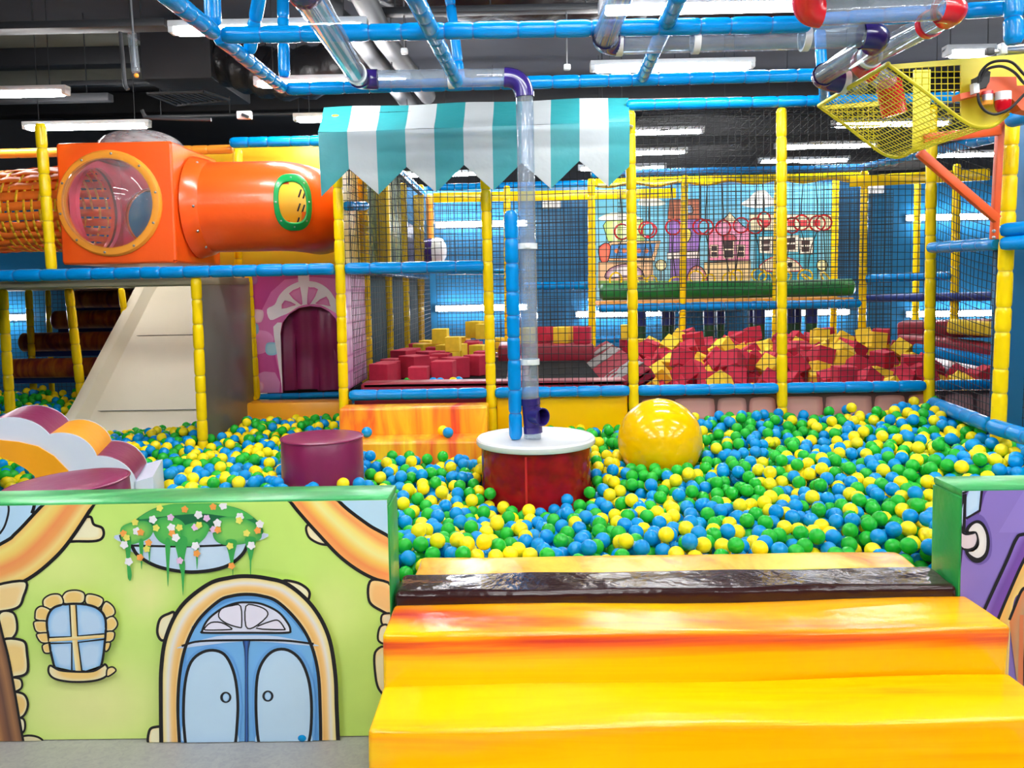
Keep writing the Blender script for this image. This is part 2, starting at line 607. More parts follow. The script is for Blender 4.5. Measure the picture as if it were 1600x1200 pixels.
class Art:
    """flat printed picture: coloured shapes laid on a plane (one mesh), coordinates mapped from the drawing to the plane"""

    def __init__(s, tf, toward):
        s.tf, s.n = tf, V(toward).normalized()
        s.v, s.f, s.c = [], [], []
        s.lay = 0

    def step(s):
        s.lay += 1

    def _p(s, x, y):
        return s.tf(x, y) + s.n * (0.0005 + s.lay * 0.00018)

    def _add(s, pts, faces, cols):
        b = len(s.v)
        s.v += [s._p(x, y) for x, y in pts]
        s.f += [tuple(b + i for i in f) for f in faces]
        s.c += cols

    def fill(s, pts, col, curve=0, cc=None, k=0.6, center=None):
        s.step()
        P = [(p.x, p.y) for p in spline([(x, y, 0) for x, y in pts], True, curve)] if curve else list(pts)
        n = len(P)
        if cc is None:
            tri = geometry.tessellate_polygon([[V((x, y, 0)) for x, y in P]])
            s._add(P, [tuple(t) for t in tri], [col] * n)
        else:
            cx, cy = center or (sum(p[0] for p in P) / n, sum(p[1] for p in P) / n)
            Q = [(cx + (x - cx) * k, cy + (y - cy) * k) for x, y in P]
            fs = [(i, (i + 1) % n, n + i) for i in range(n)] + [((i + 1) % n, n + (i + 1) % n, n + i) for i in range(n)] + [(n + i, n + (i + 1) % n, 2 * n) for i in range(n)]
            s._add(P + Q + [(cx, cy)], fs, [col] * n + [cc] * (n + 1))

    def stroke(s, pts, w, col=(20, 18, 22), closed=False, curve=6):
        s.step()
        P = [(p.x, p.y) for p in spline([(x, y, 0) for x, y in pts], closed, curve)] if curve else list(pts)
        n = len(P)
        A, fs = [], []
        for i, (x, y) in enumerate(P):
            q0 = P[i - 1] if i > 0 or closed else P[i]
            q1 = P[(i + 1) % n] if i < n - 1 or closed else P[i]
            dx, dy = q1[0] - q0[0], q1[1] - q0[1]
            d = math.hypot(dx, dy) or 1
            ww = w / 2
            A += [(x - dy / d * ww, y + dx / d * ww), (x + dy / d * ww, y - dx / d * ww)]
        m_ = n if closed else n - 1
        for i in range(m_):
            j = (i + 1) % n
            fs.append((2 * i, 2 * i + 1, 2 * j + 1, 2 * j))
        s._add(A, fs, [col] * len(A))

    def blob(s, pts, col, cc=None, w=5, curve=6, ink=(20, 18, 22)):
        s.fill(pts, col, curve, cc)
        if w:
            s.stroke(pts, w, ink, True, curve)

    def band(s, A, B, cols, curve=8):
        s.step()
        A = [(p.x, p.y) for p in spline([(x, y, 0) for x, y in A], False, curve)]
        B = [(p.x, p.y) for p in spline([(x, y, 0) for x, y in B], False, curve)]
        n = min(len(A), len(B))
        m_ = len(cols)
        P, fs, cs = [], [], []
        for i in range(n):
            a = A[round(i * (len(A) - 1) / (n - 1))]
            b = B[round(i * (len(B) - 1) / (n - 1))]
            for j in range(m_):
                t = j / (m_ - 1)
                P.append((a[0] + (b[0] - a[0]) * t, a[1] + (b[1] - a[1]) * t))
                cs.append(cols[j])
        for i in range(n - 1):
            for j in range(m_ - 1):
                fs.append((i * m_ + j, i * m_ + j + 1, (i + 1) * m_ + j + 1, (i + 1) * m_ + j))
        s._add(P, fs, cs)

    def grid(s, x0, y0, x1, y1, nx, ny, fn):
        s.step()
        P, cs, fs = [], [], []
        for j in range(ny + 1):
            for i in range(nx + 1):
                x, y = x0 + (x1 - x0) * i / nx, y0 + (y1 - y0) * j / ny
                P.append((x, y))
                cs.append(fn(x, y))
        for j in range(ny):
            for i in range(nx):
                a = j * (nx + 1) + i
                fs.append((a, a + 1, a + nx + 2, a + nx + 1))
        s._add(P, fs, cs)

    def disc(s, x, y, r, col, cc=None, ry=None, n=20):
        s.fill([(x + r * cos(2 * pi * i / n), y + (ry or r) * sin(2 * pi * i / n)) for i in range(n)], col, 0, cc)

    def ring(s, x, y, r, w, col=(20, 18, 22), n=24, ry=None):
        s.stroke([(x + r * cos(2 * pi * i / n), y + (ry or r) * sin(2 * pi * i / n)) for i in range(n)], w, col, True, 0)

    def build(s, name, parent, mt=None):
        off = V(parent.location) if parent else V((0, 0, 0))
        me = bpy.data.meshes.new(name)
        # face the viewer side
        fs = []
        for f in s.f:
            a, b, c = s.v[f[0]], s.v[f[1]], s.v[f[2]]
            fs.append(f if (b - a).cross(c - a).dot(s.n) >= 0 else f[::-1])
        me.from_pydata([tuple(p - off) for p in s.v], [], fs)
        me.materials.append(mt or PRINT)
        ca = me.color_attributes.new('Col', 'FLOAT_COLOR', 'POINT')
        buf = np.array([L3(c) for c in s.c], dtype=np.float32).ravel()
        ca.data.foreach_set('color', buf)
        me.update()
        o = bpy.data.objects.new(name, me)
        COL.objects.link(o)
        if parent:
            o.parent = parent
        return o

# ------------------------------------------------------------------ room shell
YN = 5.70      # plane of the front netting
YM = 9.30      # front of the middle frame
YB = 11.20     # blue back wall

mb = MB()
FZ = -0.054
mb.box((0, 7, FZ - 0.05), (15, 21, 0.1))
struct(mb, 'floor', 'stone_floor')
struct(MB().box((0, 7, 4.45), (15, 21, 0.1)), 'ceiling', 'ceiling_dark')
struct(MB().box((-7.45, 7, 2.2), (0.1, 21, 4.6)), 'wall_left', 'wall_dark')
struct(MB().box((7.45, 7, 2.2), (0.1, 21, 4.6)), 'wall_right', 'wall_dark')
struct(MB().box((0, -3.45, 2.2), (15, 0.1, 4.6)), 'wall_front', 'wall_dark')
struct(MB().box((0, 17.45, 2.2), (15, 0.1, 4.6)), 'wall_rear', 'wall_dark')
# blue partition behind the play frame, with a wavy vinyl face
mb = MB()


def wavy(p):
    return V((p.x, p.y + 0.012 * sin(p.x * 2.1) * sin(p.z * 3.2 + p.x), p.z))


mb.box((0, YB + 0.06, 1.45), (14.6, 0.1, 2.9), sub=24, fn=wavy)
struct(mb, 'wall_back', 'wall_blue')

# ------------------------------------------------------------------ printed low walls in front
YF = 2.87
HT = W(300, 783, YF).z
XL1 = W(610, 900, YF).x
XR0 = W(1499, 900, YF).x
INK = (20, 18, 22)


def low_wall(x0, x1, end, label):
    t = thing('low_padded_wall', label, 'padded wall', ((x0 + x1) / 2, YF + 0.095, 0))
    MB().box(((x0 + x1) / 2, YF + 0.0975, (HT + FZ) / 2 - 0.004), (x1 - x0 - 0.01, 0.185, HT - FZ - 0.010)).build('board', 'vinyl_green', t)
    mb = MB().box(((x0 + x1) / 2, YF + 0.1, HT - 0.012), (x1 - x0, 0.196, 0.026), bev=0.008, seg=2)
    mb.build('top_padding', 'green_cap', t)
    mb = MB().box((end, YF + 0.1, (HT + FZ) / 2 - 0.014), (0.02, 0.196, HT - FZ - 0.03), bev=0.006, seg=2)
    mb.build('end_padding', 'vinyl_green', t)
    return t


def clamp_tf(sx, ox, oy, x0, x1):
    def tf(x, y):
        p = W(ox + x / sx, oy + y / sx, YF)
        return V((min(max(p.x, x0 + 0.004), x1 - 0.004), YF, min(max(p.z, FZ + 0.003), HT - 0.006)))
    return tf


lw = low_wall(-2.35, XL1, XL1 - 0.008, 'low padded wall printed with a green cartoon house, blue double door and flower basket')
rw = low_wall(XR0, 3.2, XR0 + 0.008, 'low padded wall with green end and purple cartoon print beside the orange steps')

A = Art(clamp_tf(2.4242, 0, 740, -2.35, XL1), (0, -1, 0))


def bg(x, y):
    a = math.exp(-(((x - 350) / 330) ** 2 + ((y - 880) / 190) ** 2)) + 0.9 * math.exp(-(((x - 560) / 90) ** 2 + ((y - 450) / 110) ** 2)) + 0.6 * math.exp(-(((x - 250) / 200) ** 2 + ((y - 350) / 150) ** 2))
    a += 0.5 * math.exp(-(((x - 1250) / 130) ** 2 + ((y - 520) / 140) ** 2))
    a = min(a, 1)
    return (206 + 42 * a, 244 + 8 * a, 122 + 44 * a)


A.grid(-900, 60, 1500, 1030, 44, 18, bg)
YEL, YEL2, OR1 = (255, 228, 156), (255, 248, 206), (255, 170, 104)
CREAM = (255, 240, 170)
# roof bands
A.blob([(235, 250), (300, 178), (322, 166), (345, 165), (356, 192), (388, 206), (392, 236), (368, 254), (300, 256)], YEL, YEL2, 10)
A.blob([(1160, 205), (1180, 198), (1250, 262), (1215, 266), (1172, 242)], YEL, YEL2, 9)
A.fill([(-900, 60), (195, 60), (195, 95), (130, 155), (60, 228), (0, 275), (-900, 600)], (190, 228, 255))
A.stroke([(28, 95), (34, 140), (20, 195), (0, 228)], 8)
A.stroke([(133, 95), (130, 125), (122, 150)], 13)
A.band([(-300, 420), (0, 270), (60, 228), (130, 155), (188, 95)], [(-300, 520), (0, 440), (110, 395), (205, 318), (275, 235), (372, 92)],
       [(255, 200, 110), (255, 232, 130), (255, 214, 110), (255, 160, 92), (255, 172, 96), (255, 226, 140), (255, 200, 100)])
A.stroke([(-300, 420), (0, 268), (60, 226), (130, 153), (186, 92)], 13)
A.stroke([(-300, 525), (0, 442), (110, 397), (207, 320), (277, 237), (374, 88)], 14)
A.fill([(1260, 60), (1520, 60), (1520, 262), (1480, 245), (1395, 195), (1310, 135)], (188, 230, 255))
A.band([(1080, 76), (1130, 140), (1210, 228), (1300, 320), (1400, 385), (1500, 418)], [(1262, 76), (1310, 128), (1365, 170), (1420, 205), (1455, 228), (1500, 248)],
       [(255, 180, 100), (255, 158, 88), (255, 214, 100), (250, 246, 160), (255, 236, 130), (255, 168, 96), (255, 196, 110)])
A.stroke([(1078, 74), (1128, 140), (1208, 230), (1298, 322), (1398, 388), (1500, 422)], 13)
A.stroke([(1260, 76), (1310, 128), (1395, 192), (1440, 218), (1500, 250)], 13)
# stones by the roof
A.blob([(1408, 402), (1498, 430), (1498, 530), (1440, 515), (1398, 478)], YEL, (255, 205, 130), 10)
A.blob([(1450, 532), (1498, 532), (1498, 575), (1450, 570)], YEL, YEL2, 8)
A.blob([(1440, 580), (1470, 575), (1470, 640), (1434, 630)], YEL, YEL2, 8)
A.blob([(1422, 675), (1470, 665), (1470, 830), (1440, 820), (1424, 770)], YEL, YEL2, 9)
# stone quoins, brown trunk
A.blob([(-60, 440), (95, 405), (90, 470), (70, 505), (10, 520), (-60, 520)], YEL2, (255, 220, 150), 10)
A.blob([(0, 530), (55, 526), (68, 590), (40, 630), (0, 640)], YEL2, YEL, 9)
A.blob([(5, 636), (90, 630), (106, 680), (106, 750), (60, 768), (20, 765)], YEL2, (255, 220, 140), 10)
A.blob([(30, 775), (80, 775), (84, 810), (40, 825)], YEL2, YEL, 8)
A.blob([(30, 832), (90, 830), (110, 870), (92, 915), (50, 920)], YEL2, (255, 214, 130), 9)
A.blob([(40, 930), (92, 925), (96, 970), (60, 985)], YEL2, None, 8)
A.blob([(60, 1000), (110, 988), (150, 995), (160, 1012), (60, 1012)], (236, 226, 180), None, 8)
A.band([(-170, 460), (-60, 740), (0, 1012)], [(-30, 430), (40, 720), (92, 1012)], [(210, 150, 90), (150, 100, 70), (110, 76, 64), (170, 120, 80), (96, 66, 54)])
A.stroke([(-28, 430), (10, 590), (42, 720), (93, 1012)], 9)
# flower basket
A.fill([(500, 268), (940, 258), (915, 305), (850, 350), (730, 368), (610, 350), (540, 310)], (200, 226, 252), 5, (206, 232, 255))
A.stroke([(500, 266), (530, 310), (610, 352), (730, 370), (850, 352), (918, 306), (944, 258)], 13)
A.fill([(470, 225), (990, 220), (940, 262), (720, 272), (505, 268)], (204, 222, 250), 5)
A.stroke([(504, 270), (600, 272), (720, 273), (850, 268), (944, 256)], 8)
A.stroke([(458, 230), (470, 255), (505, 268)], 8)
A.stroke([(990, 218), (985, 240), (944, 258)], 8)
GR, GR2, GRD = (60, 176, 84), (140, 216, 100), (24, 110, 66)
A.fill([(520, 170), (600, 125), (700, 110), (820, 112), (920, 135), (990, 190), (985, 230), (840, 205), (700, 205), (560, 205), (470, 225)], (34, 130, 74), 6, GRD)
A.fill([(530, 168), (620, 120), (760, 104), (880, 122), (960, 160), (930, 170), (780, 150), (640, 158)], (74, 184, 88), 6, (90, 196, 92))
for bl in ([(462, 240), (465, 200), (510, 180), (560, 178), (585, 205), (570, 240), (520, 262), (480, 265)],
           [(585, 215), (600, 170), (650, 162), (690, 175), (710, 210), (690, 262), (650, 270), (610, 255)],
           [(690, 205), (730, 185), (770, 180), (796, 200), (780, 240), (740, 270), (700, 265)],
           [(810, 215), (830, 170), (880, 160), (930, 168), (985, 200), (990, 245), (930, 262), (860, 268), (820, 250)]):
    A.fill(bl, GR, 5, GR2 if random.random() < .5 else (96, 200, 92), 0.5)
for (x, y, w, h) in ((490, 240, 22, 160), (540, 250, 16, 110), (570, 250, 12, 84), (640, 250, 18, 176), (690, 240, 46, 130), (697, 330, 16, 130), (750, 250, 14, 110), (880, 250, 40, 90), (886, 320, 5, 94), (952, 240, 40, 92), (953, 320, 6, 92)):
    A.fill([(x - w / 2, y), (x + w / 2, y), (x + w / 3, y + h * 0.5), (x + 1, y + h), (x - w / 4, y + h * 0.55)], GR, 4)
A.fill([(492, 350), (500, 350), (505, 380), (500, 400), (494, 395)], GR, 4)
fl = [(610, 127, 1), (705, 132, 2), (812, 122, 2), (850, 118, 0), (757, 152, 0), (788, 165, 3), (585, 170, 0), (652, 162, 3), (518, 180, 1), (655, 200, 0), (685, 200, 1), (658, 222, 2), (672, 238, 0),
      (525, 214, 0), (540, 218, 2), (475, 222, 2), (487, 238, 1), (478, 265, 0), (495, 328, 0), (538, 312, 2), (570, 257, 2), (563, 280, 1), (745, 198, 3), (760, 190, 1), (747, 268, 0), (752, 297, 2),
      (688, 324, 3), (830, 182, 0), (815, 206, 3), (832, 208, 2), (915, 158, 0), (912, 172, 1), (940, 220, 1), (990, 186, 0), (982, 210, 2), (878, 268, 1), (958, 266, 0), (884, 343, 2), (600, 200, 1)]
FC = [(250, 250, 255), (244, 236, 110), (255, 170, 80), (238, 200, 236)]
for i, (x, y, k) in enumerate(fl):
    r = 17 if k == 0 else 14.5
    A.fill([(x + r * (0.86 + 0.14 * cos(5 * a + i)) * cos(a), y + r * (0.86 + 0.14 * cos(5 * a + i)) * sin(a)) for a in [2 * pi * q / 20 for q in range(20)]], FC[k])
A.stroke([(690, 84), (735, 90), (780, 83)], 7)
# arched window
for bl in ([(245, 465), (262, 440), (300, 434), (330, 446), (328, 478), (300, 486), (255, 484)], [(180, 500), (176, 470), (205, 450), (240, 452), (250, 485), (205, 505)],
           [(335, 480), (340, 450), (375, 452), (402, 468), (392, 495), (365, 505)], [(145, 530), (150, 505), (172, 494), (205, 512), (192, 548), (150, 545)],
           [(395, 505), (412, 476), (440, 495), (446, 522), (420, 538), (405, 530)], [(142, 570), (146, 550), (195, 553), (195, 590), (155, 592)],
           [(412, 545), (440, 532), (457, 560), (440, 585), (414, 585)], [(152, 605), (160, 595), (200, 596), (202, 628), (170, 630)],
           [(412, 592), (444, 590), (440, 620), (412, 628)], [(175, 640), (205, 632), (208, 665), (182, 668)], [(410, 632), (430, 630), (424, 655), (410, 662)]):
    A.blob(bl, YEL2, (255, 216, 130), 6)
A.blob([(192, 545), (215, 500), (270, 485), (335, 486), (385, 503), (412, 545), (408, 640), (394, 720), (365, 735), (290, 738), (230, 730), (212, 690), (198, 610)], (140, 196, 246), None, 9)
for bl in ([(200, 548), (222, 506), (278, 492), (280, 606), (206, 608)], [(304, 492), (380, 508), (404, 548), (402, 602), (310, 606)], [(208, 632), (284, 628), (292, 728), (240, 724), (222, 690)], [(314, 630), (400, 622), (388, 716), (360, 728), (322, 730)]):
    A.fill(bl, (148, 204, 248), 2, (196, 226, 255))
A.band([(280, 488), (286, 606), (300, 738)], [(300, 488), (306, 606), (322, 738)], [(255, 244, 190), (250, 206, 120)])
A.band([(200, 626), (300, 620), (408, 610)], [(202, 610), (300, 606), (408, 596)], [(250, 206, 120), (255, 240, 180)])
for q in ([(278, 488), (284, 606), (200, 610)], [(302, 488), (308, 604), (408, 596)], [(286, 736), (286, 630), (204, 632)], [(324, 736), (310, 628), (408, 616)]):
    A.stroke(q, 6, curve=0)
A.blob([(205, 715), (240, 732), (300, 738), (365, 736), (400, 718), (412, 710), (422, 728), (415, 755), (370, 772), (290, 776), (225, 765), (200, 742)], YEL2, (255, 216, 130), 8)
A.blob([(420, 728), (440, 720), (452, 735), (420, 756)], YEL, None, 6)
# door
for bl in ([(618, 540), (650, 520), (672, 520), (650, 600), (625, 620), (608, 590)], [(1080, 400), (1130, 402), (1170, 425), (1180, 450), (1160, 470)], [(578, 1012), (578, 960), (600, 945), (640, 950), (640, 1012)]):
    A.blob(bl, YEL, YEL2, 10)
OUT = [(624, 1012), (622, 860), (624, 720), (644, 600), (700, 490), (800, 408), (880, 384), (945, 378), (1020, 386), (1100, 410), (1190, 490), (1250, 600), (1276, 740), (1282, 880), (1288, 1012)]
INN = [(692, 1012), (686, 860), (694, 740), (716, 640), (762, 545), (838, 472), (890, 452), (945, 446), (1000, 452), (1060, 474), (1134, 546), (1184, 630), (1212, 740), (1220, 880), (1222, 1012)]
A.band(OUT, INN, [(250, 220, 130), (255, 240, 170), (244, 240, 232), (255, 214, 140), (250, 196, 110), (255, 240, 190)])
A.fill([(p.x, p.y) for p in spline([(x, y, 0) for x, y in INN], False, 5)], (120, 188, 246))
A.stroke([(742, 575), (800, 510), (870, 470), (950, 458), (1040, 470), (1110, 530), (1160, 590)], 14, (90, 160, 230))
A.stroke([(712, 660), (712, 820), (706, 1012)], 12, (96, 166, 236))
A.stroke([(1196, 660), (1204, 820), (1206, 1012)], 12, (96, 166, 236))
A.fill([(700, 640), (830, 604), (945, 600), (1060, 604), (1195, 632), (1190, 640), (945, 622), (706, 648)], (206, 226, 255), 3)
A.stroke(OUT, 15)
A.stroke(INN, 12)
A.stroke([(700, 640), (770, 622), (945, 618), (1090, 620), (1196, 632)], 8)
A.blob([(778, 582), (800, 540), (850, 500), (900, 480), (945, 476), (1000, 482), (1060, 510), (1096, 550), (1108, 580), (1090, 590), (945, 590), (790, 590)], (232, 236, 255), None, 8)
for bl in ([(786, 575), (810, 552), (850, 552), (886, 572), (880, 578), (800, 580)], [(840, 530), (850, 500), (890, 488), (922, 490), (926, 560), (918, 570), (870, 555)],
           [(942, 565), (942, 490), (980, 488), (1018, 505), (1020, 530), (970, 570)], [(980, 572), (1040, 545), (1066, 545), (1086, 572), (1080, 578)]):
    A.blob(bl, (240, 238, 255), None, 5, 3)
A.band([(930, 620), (938, 700), (938, 1012)], [(958, 620), (950, 700), (952, 1012)], [(20, 18, 22), (60, 110, 190), (20, 18, 22)])
for sx, bl in ((0, [(716, 1012), (708, 900), (714, 780), (736, 700), (780, 662), (830, 656), (870, 680), (900, 750), (912, 850), (908, 950), (902, 1012)]),
               (1, [(992, 1012), (984, 950), (980, 850), (986, 750), (1010, 690), (1050, 655), (1100, 654), (1146, 690), (1176, 760), (1188, 850), (1186, 950), (1176, 1012)])):
    A.stroke(bl, 30, (108, 172, 236), False, 4)
    A.fill(bl, (192, 226, 255), 4, (198, 230, 255), 0.7)
    A.stroke(bl, 11, INK, False, 4)
A.disc(867, 831, 21, (20, 24, 34))
A.disc(868, 831, 12, (150, 200, 244), (190, 225, 255), 15)
A.disc(1025, 826, 21, (20, 24, 34))
A.disc(1025, 826, 12, (150, 200, 244), (190, 225, 255), 15)
A.build('printed_front', lw)

A = Art(clamp_tf(5.0, 1420, 720, XR0, 3.2), (0, -1, 0))
A.fill([(300, 100), (3000, 100), (3000, 2600), (300, 2600)], (142, 122, 204))
A.fill([(560, 160), (690, 165), (640, 220), (600, 250), (570, 350), (540, 430), (470, 500), (430, 540)], (104, 76, 160), 4)
A.fill([(900, 160), (1100, 160), (900, 560), (700, 560)], (150, 130, 212))
A.fill([(395, 560), (430, 480), (560, 420), (640, 560), (640, 740), (560, 812), (470, 780), (430, 720)], (112, 92, 176), 4)
A.fill([(470, 160), (560, 160), (545, 380), (450, 440), (445, 300)], (178, 216, 250), 0, (196, 228, 255))
A.stroke([(572, 150), (552, 390), (445, 450)], 18, curve=0)
A.fill([(395, 165), (490, 165), (470, 215), (430, 245), (395, 250)], (232, 228, 250), 4)
A.stroke([(495, 160), (478, 210), (435, 246), (395, 252)], 18)
A.fill([(395, 262), (450, 255), (440, 560), (395, 560)], INK)
A.disc(402, 284, 8, (230, 230, 250))
A.fill([(398, 370), (424, 330), (416, 515), (398, 480)], (190, 220, 250))
A.fill([(395, 660), (418, 690), (398, 850), (392, 850)], INK)
A.fill([(440, 545), (470, 490), (530, 462), (580, 485), (618, 560), (630, 650), (610, 740), (560, 790), (500, 790), (450, 740), (435, 690)], INK, 4)
A.fill([(465, 550), (490, 505), (530, 485), (570, 510), (600, 580), (600, 680), (580, 730), (540, 756), (500, 745), (462, 712), (500, 706), (540, 670), (545, 610), (520, 550)], (228, 226, 228), 4, (240, 238, 234))
A.fill([(395, 545), (440, 575), (490, 570), (515, 565), (528, 610), (510, 660), (470, 682), (430, 680), (395, 660)], (226, 214, 222), 4)
A.stroke([(395, 545), (440, 572), (490, 566), (520, 560), (534, 610), (514, 668), (470, 692), (430, 690), (395, 665)], 15)
A.band([(580, 1180), (640, 1020), (760, 780), (840, 620), (900, 580), (1100, 560)], [(690, 1220), (760, 1060), (900, 760), (960, 640), (1020, 620), (1100, 615)], [(150, 120, 210), (120, 80, 170), (130, 80, 180)])
A.stroke([(560, 1220), (640, 1040), (760, 780), (834, 610), (890, 572), (1100, 555)], 26)
A.band([(690, 1240), (770, 1050), (900, 760), (1000, 640), (1200, 600)], [(760, 2000), (800, 1180), (880, 1020), (1000, 960), (1200, 940)], [(250, 190, 90), (240, 196, 110), (255, 220, 130)])
A.stroke([(690, 1240), (760, 1070), (900, 760), (990, 650)], 24)
A.band([(780, 1260), (820, 1150), (890, 1010), (1000, 960)], [(900, 2200), (920, 1600), (960, 1200), (1100, 1000)], [(230, 140, 80), (190, 160, 120), (200, 170, 120)])
A.stroke([(780, 1240), (820, 1140), (870, 1020), (910, 985), (1000, 970)], 22)
A.stroke([(905, 1020), (900, 1500), (870, 1900)], 18)
A.fill([(860, 1200), (890, 1200), (885, 1900), (840, 1900)], (226, 130, 80))
A.build('printed_front', rw)

# ------------------------------------------------------------------ padded steps in the gap
t = thing('padded_steps', 'three tier foam steps in glossy yellow and orange swirl vinyl leading up to the gap', 'foam steps', (0.55, 2.4, 0))
SX0, SX1 = W(597, 985, 2.61).x, W(1576, 985, 2.61).x
for k, (y0, y1, h) in enumerate(((2.61, 2.868, 0.434), (2.333, 2.606, 0.274), (2.06, 2.329, 0.112))):
    def soft(p, k=k):
        y = p.y
        if y < -0.05:
            y += 0.012 * sin(p.z * 14 + 1) * sin(p.x * 2.3 + k) - 0.006
        z = p.z
        if z > 0.05:
            z += -0.006 * cos(p.x * 1.7 + k) - 0.004 * sin(p.x * 5.1 + 7 * p.y)
        return V((p.x, y, z))
    MB().box(((SX0 + SX1) / 2, (y0 + y1) / 2, (h + FZ) / 2), (SX1 - SX0, y1 - y0, h - FZ), bev=0.014, seg=3, sub=9, fn=soft).build('step', 'marble_step_top' if k == 0 else 'marble_steps', t)
BX0, BX1 = XL1 + 0.012, XR0 - 0.006


def soft2(p):
    return V((p.x, p.y, p.z + (0.006 * sin(p.x * 9) * sin(p.y * 30) if p.z > 0 else 0)))


solo(MB().box(((BX0 + BX1) / 2, YF + 0.095, 0.21), (BX1 - BX0, 0.205, 0.53), bev=0.022, seg=3, sub=7, fn=soft2), 'threshold_pad', 'vinyl_brown',
     'glossy dark brown vinyl threshold pad between the two low printed walls', 'pad')
solo(MB().box(((BX0 + BX1) / 2 + 0.02, 3.215, 0.195), (BX1 - BX0 - 0.03, 0.28, 0.49), bev=0.02, seg=3, sub=5, fn=soft2), 'inner_step', 'marble_pad',
     'orange foam step just behind the brown threshold pad, facing the balls', 'foam step')
# squashed blue ball at the foot of the wall
c = W(471, 1157, 2.83)
solo(MB().sphere((c.x, 2.848, FZ + 0.014), 0.021, 3, 0, (0.95, 0.7, 0.8)), 'deflated_ball', 'ball_blue', 'squashed small blue ball on the grey floor at the foot of the green house wall', 'ball')

# ------------------------------------------------------------------ front frame: posts, rails
PR = 0.035
posts = {}


ZT = 0


def pp(px0, py0, px1, py1, Y, r=PR, name='padded_post', m_='vinyl_yellow', label='', zmin=None, zmax=None, **k):
    a, b = W(px0, py0, Y), W(px1, py1, Y)
    d = b - a
    if zmin is not None:
        a = a - d * ((a.z - zmin) / d.z)
    if zmax is not None:
        b = b + d * ((zmax - b.z) / d.z)
    return post(name, a, b, r, m_, label, **k)


ZT, ZR, ZL = W(1150, 161, 5.7).z, 1.69, 0.815
pp(537, 620, 527, 260, YN, label='yellow padded post at the left end of the awning beside the pink doorway wall', zmin=0.02, zmax=2.72)
pp(767, 600, 759, 300, YN + 0.01, label='yellow padded post below the awning just behind the slim blue post', zmin=0.02, zmax=2.72)
pp(990, 600, 985, 200, YN, label='yellow padded post at the end of the awning behind the big yellow ball', zmin=0.02, zmax=ZT - 0.05)
pp(1222, 600, 1221, 180, YN, label='yellow padded post in the middle of the netting before the foam cube pit', zmin=0.02, zmax=ZT - 0.05)
pp(1452, 600, 1456, 180, YN, label='yellow padded post at the back corner of the ball pit under the yellow scoop', zmin=0.02, zmax=ZT - 0.05)
pp(317, 690, 306, 432, YN, label='yellow padded post standing in the balls in front of the cream slide', zmin=0.02, zmax=ZR - 0.05)
pp(80, 412, 63, 195, YN, label='yellow padded post above the blue rail beside the orange bubble box', zmin=ZR + 0.03)
pp(1561, 640, 1581, 200, 4.65, r=0.04, label='thick yellow padded post near the edge, carrying the orange bracket', zmin=0.02, zmax=2.62)


def xr(px, py, Y):
    return W(px, py, Y).x


X1, X2, X3, X4, X5 = xr(537, 615, YN), xr(767, 610, YN), xr(990, 610, YN), xr(1222, 604, YN), xr(1452, 604, YN)


def rail(a, b, label, r=PR, m_='vinyl_blue', name='padded_rail', **k):
    return post(name, a, b, r, m_, label, 'rail', **k)


rail((-4.6, YN - 0.03, ZR - 0.01), (X1 - 0.045, YN - 0.03, ZR), 'long blue padded rail under the orange bubble box and tunnel', r=0.042)
rail((X1 + 0.05, YN, ZR), (X2 - 0.045, YN, ZR), 'short blue padded rail under the awning at mid height between two yellow posts', r=0.04)
rail((X1 + 0.05, YN, ZL), (X2 - 0.04, YN, ZL), 'blue padded low rail above the orange marbled step inside the pit', r=0.038)
rail((X2 + 0.04, YN, ZL), (X3 - 0.04, YN, ZL), 'blue padded low rail above the plain yellow board', r=0.038)
rail((X3 + 0.04, YN, ZL), (X4 - 0.04, YN, ZL), 'blue padded low rail above the stone print, behind the big yellow ball', r=0.038)
rail((X4 + 0.04, YN, ZL), (X5 - 0.04, YN, ZL), 'blue padded low rail above the stone print, nearest the pit corner', r=0.038)
rail((X5 + 0.06, YN + 0.02, ZL), (3.9, YN + 0.02, ZL), 'blue padded low rail seen through the side net beyond the corner post', r=0.036)
rail((X1 + 0.05, YN + 0.05, ZT - 0.04), (X3 - 0.04, YN + 0.05, ZT - 0.04), 'blue padded top rail hidden along the back of the striped awning')
rail((X3 - 0.02, YN, ZT), (X5 + 0.8, YN, ZT + 0.01), 'blue padded top rail over the netting of the foam cube pit', r=0.037)
# side wall of the pit
rail(W(1458, 630, 5.62), W(1546, 664, 4.72), 'blue padded rail lying on the balls along the side net of the pit', r=0.045)
def ext(a, b, k):
    return a + (b - a) * k


rail(W(1551, 666, 4.6), ext(W(1551, 666, 4.6), W(1640, 694, 4.1), 2.4), 'blue padded rail beside the balls, cut by the frame edge, below the blue panel', r=0.045)
rail(W(1455, 387, 5.60), W(1556, 381, 4.72), 'blue padded rail across the side net below the orange brace', r=0.037)
rail(W(1566, 381, 4.56), ext(W(1566, 381, 4.56), W(1660, 374, 4.4), 3), 'lower of two short blue padded rails at the thick yellow post', r=0.037)
rail(W(1566, 360, 4.58), ext(W(1566, 360, 4.58), W(1660, 351, 4.42), 3), 'upper of two short blue padded rails at the thick yellow post', r=0.037)
rail(W(1578, 188, 4.5), ext(W(1578, 188, 4.5), W(1660, 168, 4.2), 2.5), 'short blue padded rail under the red warning lamps', r=0.04)
# panel beyond the near side net
solo(MB().box((3.62, 4.86, 1.35), (1.72, 0.06, 2.5), bev=0.01), 'blue_padded_panel', 'wall_blue', 'tall blue vinyl panel behind the net at the edge beside the thick yellow post', 'panel')

# ------------------------------------------------------------------ nets
NR = 0.0024


